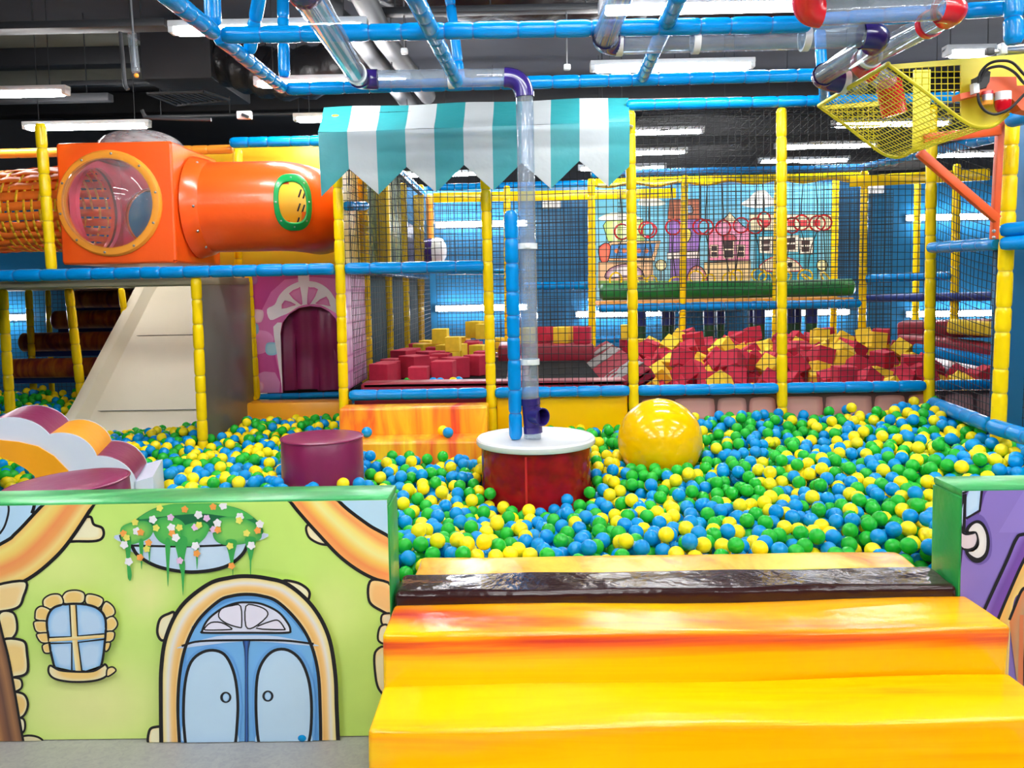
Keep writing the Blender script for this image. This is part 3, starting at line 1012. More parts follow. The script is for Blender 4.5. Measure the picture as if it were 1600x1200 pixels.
def netthing(a, b, c, d, nu, nv, label, r=NR, m_='net_black', sag=0.02, **k):
    return solo(net(a, b, c, d, nu, nv, r, sag, **k), 'safety_net', m_, label, 'net', recalc=False, sharp=0)


def bay(xa, xb, z0, z1, Y, label, cell=0.05, **k):
    nu, nv = max(2, round((xb - xa) / cell)), max(2, round((z1 - z0) / cell))
    return netthing((xa, Y, z0), (xb, Y, z0), (xb, Y, z1), (xa, Y, z1), nu, nv, label, **k)


bay(X1 + 0.03, X2 - 0.03, ZR + 0.03, 2.75, YN + 0.03, 'black net bay under the awning above the mid rail', 0.048)
bay(X2 + 0.03, X3 - 0.03, ZL + 0.02, 2.75, YN + 0.03, 'black net bay behind the clear ball tube and the blue post', 0.048)
bay(X3 + 0.03, X4 - 0.03, ZL + 0.02, 2.78, YN + 0.03, 'black net bay before the foam cubes, between the awning end and the middle post', 0.048)
bay(X4 + 0.03, X5 - 0.03, ZL + 0.02, 2.78, YN + 0.03, 'black net bay before the foam cubes, below the yellow scoop', 0.048)
a0, b0 = V((X5 + 0.02, YN - 0.04, 0.5)), W(1560, 640, 4.72)
netthing((a0.x, a0.y, 0.72), (b0.x, 4.72, 0.72), (b0.x + 0.03, 4.72, 2.2), (a0.x, a0.y, 2.5), 20, 34, 'black side net of the pit between the corner post and the thick near post')
netthing((b0.x + 0.06, 4.6, 0.72), (3.7, 4.45, 0.72), (3.7, 4.45, 2.4), (b0.x + 0.09, 4.6, 2.4), 18, 32, 'black net in front of the blue panel at the frame edge')
# receding net on the left of the cube yard
XS = X1 + 0.04
netthing((XS, 5.85, 0.75), (XS + 0.02, 10.9, 0.75), (XS + 0.02, 10.9, 2.7), (XS, 5.85, 2.7), 90, 38, 'black net along the pink printed wall beside the loose foam cubes', r=0.002, seg=10)
bay(-1.1, 4.9, 0.8, 2.72, YB - 0.22, 'large dark net hanging before the glossy blue back wall', 0.05, r=0.0036, sag=0.04, m_='net_black')
bay(1.1, 3.9, 1.5, 2.75, YM - 0.05, 'black net in front of the hanging rings', 0.05, r=0.0032)
netthing((X3 + .1, YN + .06, ZT - .03), (X5 + .5, YN + .06, ZT - .03), (4.4, YM - .1, 2.74), (X3 + .1, YM - .1, 2.74), 44, 56, 'dark net roof stretched over the foam cube pit toward the ring frame', r=0.0026)

# ------------------------------------------------------------------ boards under the front rail
t = tag(MB().box(((X2 + X3) / 2 + 0.0, YN + 0.05, 0.40), (X3 - X2 - 0.075, 0.05, 0.76), bev=0.01).build('yellow_board', 'big_yellow'), 'plain glossy yellow board below the low rail behind the round table', 'board')
t = thing('stone_print_board', 'board printed with pink cobblestones below the rail at the back of the ball pit', 'board', ((X3 + 3.9) / 2, YN + 0.07, 0))
MB().box(((X3 + 3.9) / 2 + 0.02, YN + 0.08, 0.39), (3.9 - X3 - 0.05, 0.04, 0.76)).build('board', 'vinyl_brown', t)
A = Art(lambda x, y: V((x, YN + 0.058, y)), (0, -1, 0))
A.fill([(X3 + 0.045, 0.02), (3.89, 0.02), (3.89, 0.765), (X3 + 0.045, 0.765)], (96, 58, 56))
rs = random.Random(4)
z = 0.745
row = 0
while z > 0.1:
    x = X3 + 0.06 - (0.1 if row % 2 else 0)
    hh = 0.15
    while x < 3.85:
        w = rs.uniform(0.2, 0.34)
        x0, x1 = max(x, X3 + 0.05), min(x + w - 0.025, 3.88)
        if x1 - x0 > 0.06:
            g = 0.03
            A.fill([(x0 + g, z), (x1 - g, z), (x1, z - g), (x1, z - hh + g), (x1 - g, z - hh), (x0 + g, z - hh), (x0, z - hh + g), (x0, z - g)], (178 + rs.randint(-14, 14), 112, 106), 3, (218, 160, 150), 0.7)
        x += w
    z -= hh + 0.022
    row += 1
A.build('stone_print', t, PRINT_M)
# orange marbled step inside the pit
t = thing('pit_step', 'two tier orange marbled foam step inside the pit under the low rail', 'foam step', ((X1 + X2) / 2, 5.5, 0))
_zt = W(650, 633, 5.56).z
MB().box(((X1 + X2) / 2 - 0.0, 5.555, _zt / 2), (X2 - X1 - 0.03, 0.20, _zt), bev=0.018, seg=3).build('step', 'marble_orange', t)
MB().box(((X1 + X2) / 2 + 0.02, 5.31, 0.29), (X2 - X1 - 0.03, 0.28, 0.585), bev=0.018, seg=3).build('step', 'marble_orange', t)

# ------------------------------------------------------------------ striped awning
t = thing('striped_awning', 'turquoise and white striped awning with pointed pennant edge on the yellow posts', 'awning', ((X1 + X3) / 2, YN - 0.1, 2.5))
YE = 5.40
e0, e1 = W(497, 207, YE), W(984, 190, YE)
t0, t1 = W(506, 168, YN + 0.12), W(982, 152, YN + 0.12)
zt = max(t0.z, t1.z)
NP = 10.72
pw = (e1.x - e0.x) / NP


def awn(nx, ny, fy):
    """stripe meshes: top slope and hanging valance as strips"""
    mb = MB()
    for si in range(11):
        u0, u1 = si / NP, min((si + 1) / NP, 1.0)
        if u0 >= 1:
            break
        mi = 0 if si % 2 == 0 else 1
        # slope
        k, n = 4, 5
        vs = []
        for j in range(k + 1):
            for i in range(n + 1):
                u, v = u0 + (u1 - u0) * i / n, j / k
                a = t0.lerp(t1, u)
                b = e0.lerp(e1, u)
                p = a.lerp(b, v)
                p.z += -0.012 * sin(pi * v) + 0.004 * sin(u * 17 + v * 2)
                vs.append(p)
        mb.add(vs, [(j * (n + 1) + i, j * (n + 1) + i + 1, (j + 1) * (n + 1) + i + 1, (j + 1) * (n + 1) + i) for j in range(k) for i in range(n)], mi)
        mb.add([p + V((0, .004, -.002)) for p in vs], [(j * (n + 1) + i, (j + 1) * (n + 1) + i, (j + 1) * (n + 1) + i + 1, j * (n + 1) + i + 1) for j in range(k) for i in range(n)], mi)
        # valance
        vs = []
        zv, zp = 0.235, 0.405   # length at valley, at point
        if si % 2 == 0:
            l0, l1 = (zp, zv)
        else:
            l0, l1 = (zv, zp)
        if u1 == 1.0:
            l1 = l0 + (l1 - l0) * ((u1 - u0) * NP)
        for j in range(k + 1):
            for i in range(n + 1):
                u, v = u0 + (u1 - u0) * i / n, j / k
                p = e0.lerp(e1, u)
                ln = l0 + (l1 - l0) * i / n
                q_ = ln * v / 0.4
                p = V((p.x + 0.01 * v * (0.5 - u), p.y + 0.012 * q_ - 0.004 * sin(pi * q_) + 0.004 * sin(u * 17) * q_, p.z - ln * v))
                vs.append(p)
        mb.add(vs, [(j * (n + 1) + i, j * (n + 1) + i + 1, (j + 1) * (n + 1) + i + 1, (j + 1) * (n + 1) + i) for j in range(k) for i in range(n)], mi)
        mb.add([p + V((0, .004, -.002)) for p in vs], [(j * (n + 1) + i, (j + 1) * (n + 1) + i, (j + 1) * (n + 1) + i + 1, j * (n + 1) + i + 1) for j in range(k) for i in range(n)], mi)
    return mb


ob = awn(0, 0, 0).build('canopy', ['tarp_teal', 'tarp_white'], t, sharp=0, recalc=False)
MB().tube([e0 + V((0.01, 0.02, -0.012)), e1 + V((-0.01, 0.02, -0.012))], 0.011, 8).build('front_bar', 'steel', t)
for q, x in ((e0, X1), (e1, X3)):
    MB().tube([V((x, YN - 0.03, q.z + 0.02)), V((q.x + (0.03 if x == X1 else -0.03), YE + 0.03, q.z - 0.012))], 0.010, 8).build('bracket', 'steel', t)

# ------------------------------------------------------------------ upper left: deck, crawl box, tunnel
XG = -2.27
solo(MB().box((-3.4, 6.32, ZR - 0.06), (2.3, 1.16, 0.06), bev=0.008), 'deck_floor', 'deck_grey', 'pale deck board behind the long blue rail carrying the orange box', 'deck')
solo(MB().box((-5.75, 8.4, ZR - 0.06), (3.4, 5.4, 0.06), bev=0.008), 'deck_floor', 'deck_grey', 'deck board added over the roller stairs beside the slide to shade them', 'deck')  # added to keep ceiling lamp light off the stairs and the wall behind

bx0, bx1, by0, by1, bz0, bz1 = W(92, 330, 5.84).x, W(272, 330, 5.84).x, 5.84, 6.72, W(200, 412, 5.84).z, W(200, 221, 5.84).z
bc = V(((bx0 + bx1) / 2, (by0 + by1) / 2, (bz0 + bz1) / 2))
hx, hy, hz = (bx1 - bx0) / 2, (by1 - by0) / 2, (bz1 - bz0) / 2
t = thing('crawl_box', 'orange plastic play crawl box with round clear bubble window and dome skylight', 'play box', (bc.x, bc.y, bz0))


def holed(mb, c, ax_u, ax_v, hu, hv, n, hole, hc=(0, 0), mi=0, N_=48):
    """square face with a round hole; outer rim follows a rounded square"""
    c, ax_u, ax_v = V(c), V(ax_u), V(ax_v)
    vs = []
    for i in range(N_):
        a = 2 * pi * i / N_ + pi / 4
        ca, sa = cos(a), sin(a)
        k = 1 / max(abs(ca), abs(sa))
        ox, oy = hu * ca * k, hv * sa * k
        vs.append(c + ax_u * ox + ax_v * oy)
        mx, my = hc[0] + hole * ca, hc[1] + hole * sa
        vs.append(c + ax_u * (ox * .5 + mx * .5) + ax_v * (oy * .5 + my * .5))
        vs.append(c + ax_u * mx + ax_v * my)
        vs.append(c + ax_u * mx + ax_v * my - V(n) * 0.03)
    fs = []
    for i in range(N_):
        j = (i + 1) % N_
        for q in range(3):
            fs.append((4 * i + q, 4 * j + q, 4 * j + q + 1, 4 * i + q + 1))
    mb.add(vs, fs, mi, True)


bub = W(172, 318, by0)
R0 = 0.315
mb = MB()
e = 0.02
holed(mb, (bc.x, by0, bc.z), (1, 0, 0), (0, 0, 1), hx - e, hz - e, (0, -1, 0), R0, (bub.x - bc.x, bub.z - bc.z))
holed(mb, (bx1, bc.y, bc.z), (0, 1, 0), (0, 0, 1), hy - e, hz - e, (1, 0, 0), 0.31)
holed(mb, (bx0, bc.y, bc.z), (0, -1, 0), (0, 0, 1), hy - e, hz - e, (-1, 0, 0), 0.31)
holed(mb, (bc.x, by1, bc.z), (-1, 0, 0), (0, 0, 1), hx - e, hz - e, (0, 1, 0), 0.23, (0.10, -0.03))
holed(mb, (bc.x, bc.y, bz1), (1, 0, 0), (0, 1, 0), hx - e, hy - e, (0, 0, 1), 0.30)
mb.add([(bx0 + e, by0 + e, bz0), (bx1 - e, by0 + e, bz0), (bx1 - e, by1 - e, bz0), (bx0 + e, by1 - e, bz0)], [(0, 1, 2, 3)], 0)
# rounded edges
for (x, y) in ((bx0 + e, by0 + e), (bx1 - e, by0 + e), (bx1 - e, by1 - e), (bx0 + e, by1 - e)):
    mb.tube([(x, y, bz0 + e), (x, y, bz1 - e)], e, 10)
for z in (bz0 + e, bz1 - e):
    for a, b in (((bx0 + e, by0 + e), (bx1 - e, by0 + e)), ((bx1 - e, by0 + e), (bx1 - e, by1 - e)), ((bx1 - e, by1 - e), (bx0 + e, by1 - e)), ((bx0 + e, by1 - e), (bx0 + e, by0 + e))):
        mb.tube([(a[0], a[1], z), (b[0], b[1], z)], e, 10)
mb.build('shell', 'plastic_orange', t)
mb = MB()
ins = 0.05
for c, s_ in (((bc.x, bc.y, bz0 + 0.04), (2 * hx - .1, 2 * hy - .1, .02)),):
    mb.box(c, s_)
holed(mb, (bx1 - ins, bc.y, bc.z), (0, 1, 0), (0, 0, 1), hy - ins, hz - ins, (1, 0, 0), 0.31)
holed(mb, (bx0 + ins, bc.y, bc.z), (0, -1, 0), (0, 0, 1), hy - ins, hz - ins, (-1, 0, 0), 0.31)
holed(mb, (bc.x, by1 - ins, bc.z), (-1, 0, 0), (0, 0, 1), hx - ins, hz - ins, (0, 1, 0), 0.23, (0.10, -0.03))
mb.build('lining', 'plastic_inner', t, recalc=False)
# bubble window
RX = Matrix.Rotation(pi / 2, 4, 'X')
fr = MB().lathe([(R0 - 0.005, 0.0), (R0 - 0.005, 0.028), (R0 + 0.012, 0.034), (R0 + 0.042, 0.03), (R0 + 0.055, 0.012), (R0 + 0.055, 0.0)], bub, RX, 48).build('window_ring', 'plastic_amber', t)
prof = []
for i in range(13):
    a = (pi / 2) * i / 12
    prof.append((R0 * sin(a), 0.03 + 0.17 * cos(a)))
MB().lathe(prof, bub, RX, 48).build('bubble', 'clear_dome', fr)
mbb = MB()
for i in range(10):
    a = 2 * pi * i / 10 + 0.2
    p = bub + V(((R0 + 0.028) * cos(a), -0.034, (R0 + 0.028) * sin(a)))
    mbb.sphere(p, 0.009, 2, scale=(1, .6, 1))
mbb.build('bolt_ring', 'steel', fr)
dome = [(0.31 * sin(pi / 2 * i / 10), 0.01 + 0.15 * cos(pi / 2 * i / 10)) for i in range(11)]
MB().lathe(dome, (bc.x, bc.y, bz1), None, 40).build('skylight_dome', 'clear_skylight', t)

# orange tube with a bend
ty, tz, tr = bc.y, bc.z + 0.0, 0.335
t = thing('crawl_tube', 'orange plastic crawl tube with green oval window bending away behind the post', 'play tube', (-1.9, ty, tz - tr))
path = [V((bx1 + 0.012, ty, tz)), V((bx1 + 0.10, ty, tz))]
xe = -1.83
n0 = 22
for i in range(1, n0):
    path.append(V((bx1 + 0.10 + (xe - bx1 - 0.10) * i / n0, ty, tz)))
rb_ = 0.36
for i in range(15):
    a = (pi / 2) * i / 14
    path.append(V((xe + rb_ * sin(a) * 0.42, ty + rb_ * (1 - cos(a)), tz)))
path.append(path[-1] + V((0, 0.4, 0)))
rr = [tr + 0.045 * math.exp(-((i) / 1.1) ** 2) for i in range(len(path))]
mt_ = MB().tube(path, rr, 64, caps=False)
bv = BVHTree.FromPolygons([V(p) for p in mt_.v], mt_.f)


def oval(k, n=40):
    out = []
    for i in range(n):
        a = 2 * pi * i / n
        x, y = cos(a), sin(a)
        px = 457 + 29 * k * math.copysign(abs(x) ** 0.75, x) + 3 * y
        py = 316 + 43 * k * math.copysign(abs(y) ** 0.8, y)
        h = bv.ray_cast(CAM, ray(px, py))
        out.append((h[0], h[1]))
    return out


def in_oval(p, kk):
    u, v, _ = proj(p)
    return (abs((u - 457) / (29 * kk)) ** 2.5 + abs((v - 316) / (43 * kk)) ** 2.3) < 1


keep_f = []
for f_ in mt_.f:
    c = sum((V(mt_.v[i]) for i in f_), V()) / len(f_)
    front = c.y < ty + 0.05
    if (in_oval(c, 0.82)) or ((not front) and in_oval(c, 1.25)):
        continue
    keep_f.append(f_)
mt_.f = keep_f
mt_.m = [0] * len(keep_f)
mt_.s = [True] * len(keep_f)
ob = mt_.build('shell', 'plastic_orange', t)
mb = MB()
rings = [(1.02, .002), (1.02, .018), (0.98, .024), (0.78, .024), (0.74, .018), (0.74, -.01)]
vs = []
for k_, off in rings:
    for (p, nn) in oval(k_):
        vs.append(p - ray(457, 316).normalized() * off * 0.7 + (nn if nn.y < 0 else -nn) * off * 0.3)
n = 40
mb.add(vs, [(q * n + i, q * n + (i + 1) % n, (q + 1) * n + (i + 1) % n, (q + 1) * n + i) for q in range(len(rings) - 1) for i in range(n)])
wf = mb.build('window_ring', 'plastic_green', t)
mbb = MB()
ov = oval(0.89, 8)
for p, nn in ov:
    mbb.sphere(p - ray(457, 316).normalized() * 0.02, 0.008, 2)
mbb.build('bolt_ring', 'steel', wf)
mbb = MB()
for px, py in ((308, 254), (302, 322), (309, 361), (322, 386), (480, 258)):
    h = bv.ray_cast(CAM, ray(px, py))
    if h[0]:
        mbb.sphere(h[0], 0.011, 2)
mbb.build('bolt_ring', 'steel', t)

# woven strap tunnel
t = thing('strap_tunnel', 'woven orange and yellow strap net tunnel leading into the bubble box', 'net tunnel', (-3.9, ty, tz - 0.33))
mb = MB()
x0s, x1s = -4.75, bx0 - 0.004
for k in range(26):
    a = 2 * pi * k / 26
    pts, rad = [], 0.325
    vs, fs = [], []
    w = 0.031
    M_ = 16
    for i in range(M_ + 1):
        x = x0s + (x1s - x0s) * i / M_
        r_ = rad * (1 - 0.07 * sin(pi * i / M_)) + (0.006 if (i + k) % 2 else -0.006)
        for s_ in (-1, 1):
            aa = a + s_ * w / rad
            vs.append((x, ty + r_ * cos(aa), tz + r_ * sin(aa) + 0.01 * sin(x * 5)))
    for i in range(M_):
        fs.append((2 * i, 2 * i + 1, 2 * i + 3, 2 * i + 2))
    mb.add(vs, fs, 0)
ob = mb.build('long_strap_weave', 'strap_orange', t, recalc=False)
ob.modifiers.new('s', 'SOLIDIFY').thickness = 0.004
mb = MB()
for i in range(26):
    x = x0s + (x1s - x0s) * (i + .5) / 26
    for k in range(40):
        a, a2 = 2 * pi * k / 40, 2 * pi * (k + 1) / 40
        r_ = 0.322 * (1 - 0.07 * sin(pi * (i + .5) / 26))
        mb.add([(x - .009, ty + r_ * cos(a), tz + r_ * sin(a)), (x + .009, ty + r_ * cos(a), tz + r_ * sin(a)), (x + .009, ty + r_ * cos(a2), tz + r_ * sin(a2)), (x - .009, ty + r_ * cos(a2), tz + r_ * sin(a2))], [(0, 1, 2, 3)], 0)
ob = mb.build('hoop_strap_weave', 'strap_yellow', t, recalc=False)
ob.modifiers.new('s', 'SOLIDIFY').thickness = 0.003
# yellow things behind the tube
t = thing('slotted_chute', 'yellow plastic panel with rows of slots behind the orange tube', 'panel', (-1.7, 7.45, ZR))
MB().box((-2.1, 7.45, 2.27), (1.9, 0.05, 1.1), bev=0.01).build('panel', 'yellow_panel', t)
mb = MB()
for i in range(5):
    for j in range(7):
        p = W(470 + j * 7 - i * 1.5 + 0, 280 + i * 22 + j * 2, 7.42)
        mb.box((p.x, 7.42, p.z), (0.014, 0.012, 0.075), Matrix.Rotation(0.35, 3, 'Y'), bev=0.004)
mb.build('slot_row', 'black_rubber', t)
rail((-3.5, 7.1, W(320, 235, 7.1).z), (-2.42, 7.1, W(365, 233, 7.1).z), 'orange and yellow wrapped rail behind the orange box', m_='plastic_amber', r=0.04)
rail((W(362, 223, 7.0).x, 7.0, W(362, 223, 7).z), (W(497, 220, 7).x + .1, 7.0, W(497, 220, 7).z), 'blue padded rail behind the orange tube beside the awning', r=0.045)
rail((-4.9, 7.1, W(30, 240, 7.1).z), (-3.55, 7.1, W(80, 238, 7.1).z), 'orange rail behind the strap tunnel', m_='plastic_amber', r=0.04)
pp(372, 300, 372, 235, 7.0, label='short yellow padded post behind the orange tube', zmin=ZR - 0.03)

# ------------------------------------------------------------------ pink doorway wall
YP = 7.0
t = thing('printed_door_panel', 'pink printed panel with white arch around the maroon strip doorway', 'panel', (-1.9, YP, 0.6))


def Tp(x, y):
    return W(380 + x / 4.617, 400 + y / 4.617, YP)


p00, p11 = Tp(48, 990), Tp(740, 132)
poly = [V((p00.x, YP, p00.z)), V((p11.x, YP, p00.z)), V((p11.x, YP, p11.z)), V((p00.x, YP, p11.z))]
# board with an arched opening: frame polygon
arch = [(285, 988), (268, 560), (285, 480), (330, 420), (400, 375), (480, 360), (560, 370), (620, 400), (665, 450), (690, 520), (705, 988)]
ap = [Tp(*q) for q in arch]
for q in ap:
    q.y = YP
ap[0].z = ap[-1].z = p00.z
outer = [V((p00.x, YP, p00.z))] + ap + [V((p11.x, YP, p00.z)), V((p11.x, YP, p11.z)), V((p00.x, YP, p11.z))]
MB().prism(outer, (0, 0.04, 0)).build('board', 'vinyl_maroon', t)


def tfp(x, y):
    p = Tp(x, y)
    return V((min(max(p.x, p00.x), p11.x), YP, min(max(p.z, p00.z), p11.z)))


A = Art(tfp, (0, -1, 0))
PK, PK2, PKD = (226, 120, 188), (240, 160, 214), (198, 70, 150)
box_l = [(40, 1000)] + arch + [(745, 1000), (745, 130), (40, 130)]
A.fill(box_l, PK)
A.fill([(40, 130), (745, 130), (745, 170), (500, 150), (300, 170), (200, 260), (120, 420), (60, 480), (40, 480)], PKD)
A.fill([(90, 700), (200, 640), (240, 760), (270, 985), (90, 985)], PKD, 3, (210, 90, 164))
A.fill([(40, 560), (160, 540), (220, 600), (170, 690), (60, 700)], PK2, 4, (236, 150, 206))
A.fill([(80, 860), (230, 840), (262, 985), (80, 985)], (220, 150, 200), 2)
for bl, c1, c2 in (([(55, 392), (130, 388), (148, 410), (142, 455), (120, 480), (55, 470)], (236, 190, 216), (248, 216, 232)), ([(55, 484), (100, 488), (112, 520), (105, 560), (60, 574)], (130, 196, 230), (170, 220, 244)),
                   ([(170, 630), (230, 624), (246, 640), (244, 705), (190, 716), (162, 690)], (140, 206, 240), (186, 230, 250)), ([(88, 905), (135, 908), (150, 935), (140, 975), (88, 985)], (230, 150, 190), (244, 200, 220)), ([(45, 145), (100, 145), (106, 180), (90, 205), (45, 208)], (160, 80, 160), (176, 110, 180))):
    A.fill(bl, c1, 5, c2)
A.fill([(395, 132), (476, 132), (478, 190), (398, 190)], (246, 238, 244))
A.fill([(172, 385), (228, 350), (260, 285), (320, 225), (400, 186), (470, 180), (550, 196), (620, 245), (665, 310), (700, 340), (745, 350), (745, 420), (690, 420), (640, 395), (560, 355), (480, 348), (400, 365), (330, 410), (270, 435), (196, 462)], (244, 238, 244), 3)
for bl in ([(278, 380), (300, 320), (380, 350), (350, 362)], [(330, 270), (400, 230), (412, 232), (428, 345), (400, 340)], [(470, 232), (480, 226), (540, 240), (490, 340), (462, 345)], [(520, 342), (600, 292), (625, 350), (628, 362), (580, 352)]):
    A.fill(bl, (214, 96, 168), 2, (226, 140, 196))
A.fill([(218, 510), (280, 480), (270, 560), (285, 985), (275, 920), (240, 680)], (244, 238, 244), 2)
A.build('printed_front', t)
t = thing('strip_curtain', 'maroon vinyl strip curtain hanging in the pink arched doorway', 'curtain', (-1.65, YP + 0.07, 0.6))
for i, (x0, x1, o_) in enumerate(((262, 372, 0.0), (356, 540, .012), (516, 678, 0.0), (650, 715, .012))):
    def crv(p, i=i):
        return V((p.x, p.y + 0.012 * sin(p.z * 9 + i * 2) + 0.01 * sin(p.x * 40), p.z))
    a, b = Tp(x0, 985), Tp(x1, 985)
    top = Tp((x0 + x1) / 2, 350)
    zb = a.z + 0.008 + 0.01 * (i % 2)
    MB().box(((a.x + b.x) / 2, YP + 0.075 + o_, (zb + top.z) / 2), (b.x - a.x, 0.004, top.z - zb), Matrix.Rotation((-0.004, 0.012, -0.014, 0)[i], 3, 'Y'), sub=7, fn=crv).build('strip', 'vinyl_maroon', t)
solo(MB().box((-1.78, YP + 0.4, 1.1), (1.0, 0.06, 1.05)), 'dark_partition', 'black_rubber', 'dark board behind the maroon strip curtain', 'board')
pp(401, 622, 388, 432, YP - 0.05, r=0.032, label='slim yellow padded post at the edge of the pink doorway panel')
solo(MB().sphere(W(394, 622, YP - 0.06), 0.042, 3, scale=(1.1, 1, .8)), 'post_foot', 'vinyl_yellow', 'round yellow padded foot of the slim post by the pink panel', 'pad')
rail(W(404, 620, YP - 0.03), W(535, 616, YP - 0.03), 'thin blue padded rail under the maroon strip doorway', r=0.024)
a, b = W(386, 650, YP - 0.2), W(545, 626, YP - 0.2)
solo(MB().box(((a.x + b.x) / 2, YP - 0.16, (0.2 + b.z) / 2), (b.x - a.x, 0.2, b.z - 0.2), bev=0.015), 'foam_bar', 'vinyl_orange', 'plain orange foam bar at the foot of the pink doorway panel', 'foam bar')
# continuation of side wall left of the cube yard
t = thing('printed_side_panel', 'purple pink brick print panel behind the side net beside the loose foam cubes', 'panel', (X1 - 0.02, 6.2, 0.8))
MB().box((X1 - 0.03, 6.22, 1.25), (0.03, 0.9, 0.85)).build('board', 'vinyl_maroon', t)
A = Art(lambda x, y: V((X1 - 0.014, x, y)), (1, 0, 0))
A.fill([(5.78, 0.83), (6.66, 0.83), (6.66, 1.67), (5.78, 1.67)], (190, 110, 170))
for i in range(7):
    for j in range(4):
        y0 = 5.79 + j * 0.235 - (0.1 if i % 2 else 0)
        z0 = 0.84 + i * 0.118
        A.fill([(max(y0, 5.785), z0), (min(y0 + .22, 6.655), z0), (min(y0 + .22, 6.655), z0 + .105), (max(y0, 5.785), z0 + .105)], (206 + 8 * ((i + j) % 3), 140, 190), 0, (222, 170, 208))
A.build('brick_print', t, PRINT_M)
for i, (y0, y1, m_, z1, lb) in enumerate(((6.78, 7.82, 'teal_panel', 1.67, 'first dark teal side panel behind the loose foam cubes, next to the pink brick print'), (7.98, 9.0, 'teal_panel', 1.67, 'middle dark teal side panel behind the loose foam cubes'), (9.18, 10.9, 'teal_panel', 1.67, 'far dark teal side panel behind the loose foam cubes, nearest the back wall'),
                                 (5.9, 6.62, 'yellow_panel', 2.72, 'yellow upper side panel beside the awning post'), (6.78, 7.8, 'leopard_cloth', 2.72, 'nearer green and yellow patterned upper side panel under the awning'), (7.98, 9.0, 'leopard_cloth', 2.72, 'farther green and yellow patterned upper side panel under the awning'), (9.18, 10.0, 'dark_blue', 2.3, 'dark blue upper side panel near the back wall'))):
    z0 = 0.8 if z1 < 2 else 1.74
    solo(MB().box((X1 - 0.05, (y0 + y1) / 2, (z0 + z1) / 2), (0.04, y1 - y0, z1 - z0), bev=0.008), 'side_panel', m_, lb, 'panel')
for i, (px, Y, lb) in enumerate(((582, 6.72, 'nearest yellow padded post along the left side of the cube yard'), (615, 7.9, 'second yellow padded post along the left side of the cube yard'), (641, 9.1, 'third yellow padded post along the left side of the cube yard'), (663, 10.3, 'fourth yellow padded post along the left side of the cube yard, near the back wall'))):
    x = X1 - 0.02
    post('padded_post', (x, Y, 0.5), (x, Y, 2.68), 0.045 if i == 0 else 0.04, 'vinyl_yellow', lb)
rail((X1 + 0.02, 5.8, ZR), (X1 + 0.02, 10.8, ZR), 'blue padded rail running back along the left side net')
rail((X1 + 0.02, 5.8, 2.74), (X1 + 0.02, 10.8, 2.74), 'blue shiny top rail running back along the left side net', r=0.045)
rail(W(541, 322, 6.0), W(571, 322, 6.3), 'stub of blue padded rail against the yellow side panel', r=0.035)

# ------------------------------------------------------------------ slide
t = thing('slide', 'wide cream slide with raised rounded edge running down into the balls', 'slide', (-3.1, 8, 0.35))
xa, xb = -3.97, XG - 0.03
prof = [(9.3, 1.62), (8.95, 1.62), (8.75, 1.58), (8.4, 1.31), (7.9, 0.92), (7.5, 0.60), (7.25, 0.41), (7.05, 0.31), (6.85, 0.27)]
prof = [(p.x, p.y) for p in spline([(a, b, 0) for a, b in prof], False, 5)]
cross = [(xa - 0.03, -0.02), (xa - 0.03, 0.10), (xa - 0.01, 0.135), (xa + 0.035, 0.14), (xa + 0.075, 0.12), (xa + 0.10, 0.06), (xa + 0.13, 0.015), (xa + 0.2, 0.0), (xb, 0.0), (xb, -0.02)]
vs = []
for (y, z) in prof:
    for (x, dz) in cross:
        vs.append((x, y - dz * 0.5, z + dz * 0.85))
n = len(cross)
MB().add(vs, [(i * n + j, (i + 1) * n + j, (i + 1) * n + j + 1, i * n + j + 1) for i in range(len(prof) - 1) for j in range(n - 1)]).build('chute', 'slide_cream', t)
for yy, zz in ((8.16, 1.125), (7.36, 0.494)):
    MB().tube([(xa + 0.14, yy, zz + 0.003), (xb, yy, zz + 0.003)], 0.004, 6).build('seam', 'brushed_grey', t)
t = solo(MB().box((XG, 6.42, 0.82), (0.03, 1.3, 1.62), bev=0.006), 'slide_side_wall', 'brushed_grey', 'shiny grey side wall between the cream slide and the pink doorway panel', 'side wall')

# roller stairs in the dark beside the slide
for i, (pa, pb, py, Y, lb) in enumerate(((118, 300, 444, 9.9, 'topmost'), (112, 300, 468, 9.5, 'second highest'), (84, 290, 500, 9.1, 'middle'), (34, 250, 535, 8.7, 'second lowest'), (14, 200, 576, 8.3, 'lowest'))):
    a, b = W(pa, py, Y), W(min(pb, 812 + (xa - 0.1) * F_PX / Y), py, Y)
    b.z = a.z
    b.x = min(xa - 0.06, b.x + 0.3)
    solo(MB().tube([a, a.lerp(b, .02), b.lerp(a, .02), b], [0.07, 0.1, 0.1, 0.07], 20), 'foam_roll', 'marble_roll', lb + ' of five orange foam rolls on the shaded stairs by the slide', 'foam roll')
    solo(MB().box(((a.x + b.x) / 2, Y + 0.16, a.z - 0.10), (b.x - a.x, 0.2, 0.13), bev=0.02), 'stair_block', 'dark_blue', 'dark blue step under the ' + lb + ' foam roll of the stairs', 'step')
for px0, px1, py0, py1, Y, r, lb in ((16, 3, 640, 440, 7.0, .04, 'dim yellow padded post at the frame edge left of the slide'), (124, 106, 590, 440, 7.6, .04, 'dim yellow padded post with wire ties standing before the foam roll stairs'), (193, 188, 480, 440, 8.3, .032, 'dim yellow padded post partly hidden by the slide edge'), (48, 44, 520, 440, 8.6, .035, 'dark yellow post before the far blue net in the shade'), (76, 74, 486, 440, 9.6, .03, 'bright yellow thin post in the shade far behind the foam rolls')):
    pp(px0, py0, px1, py1, Y, r=r, label=lb, zmin=0.02, zmax=ZR - 0.1)
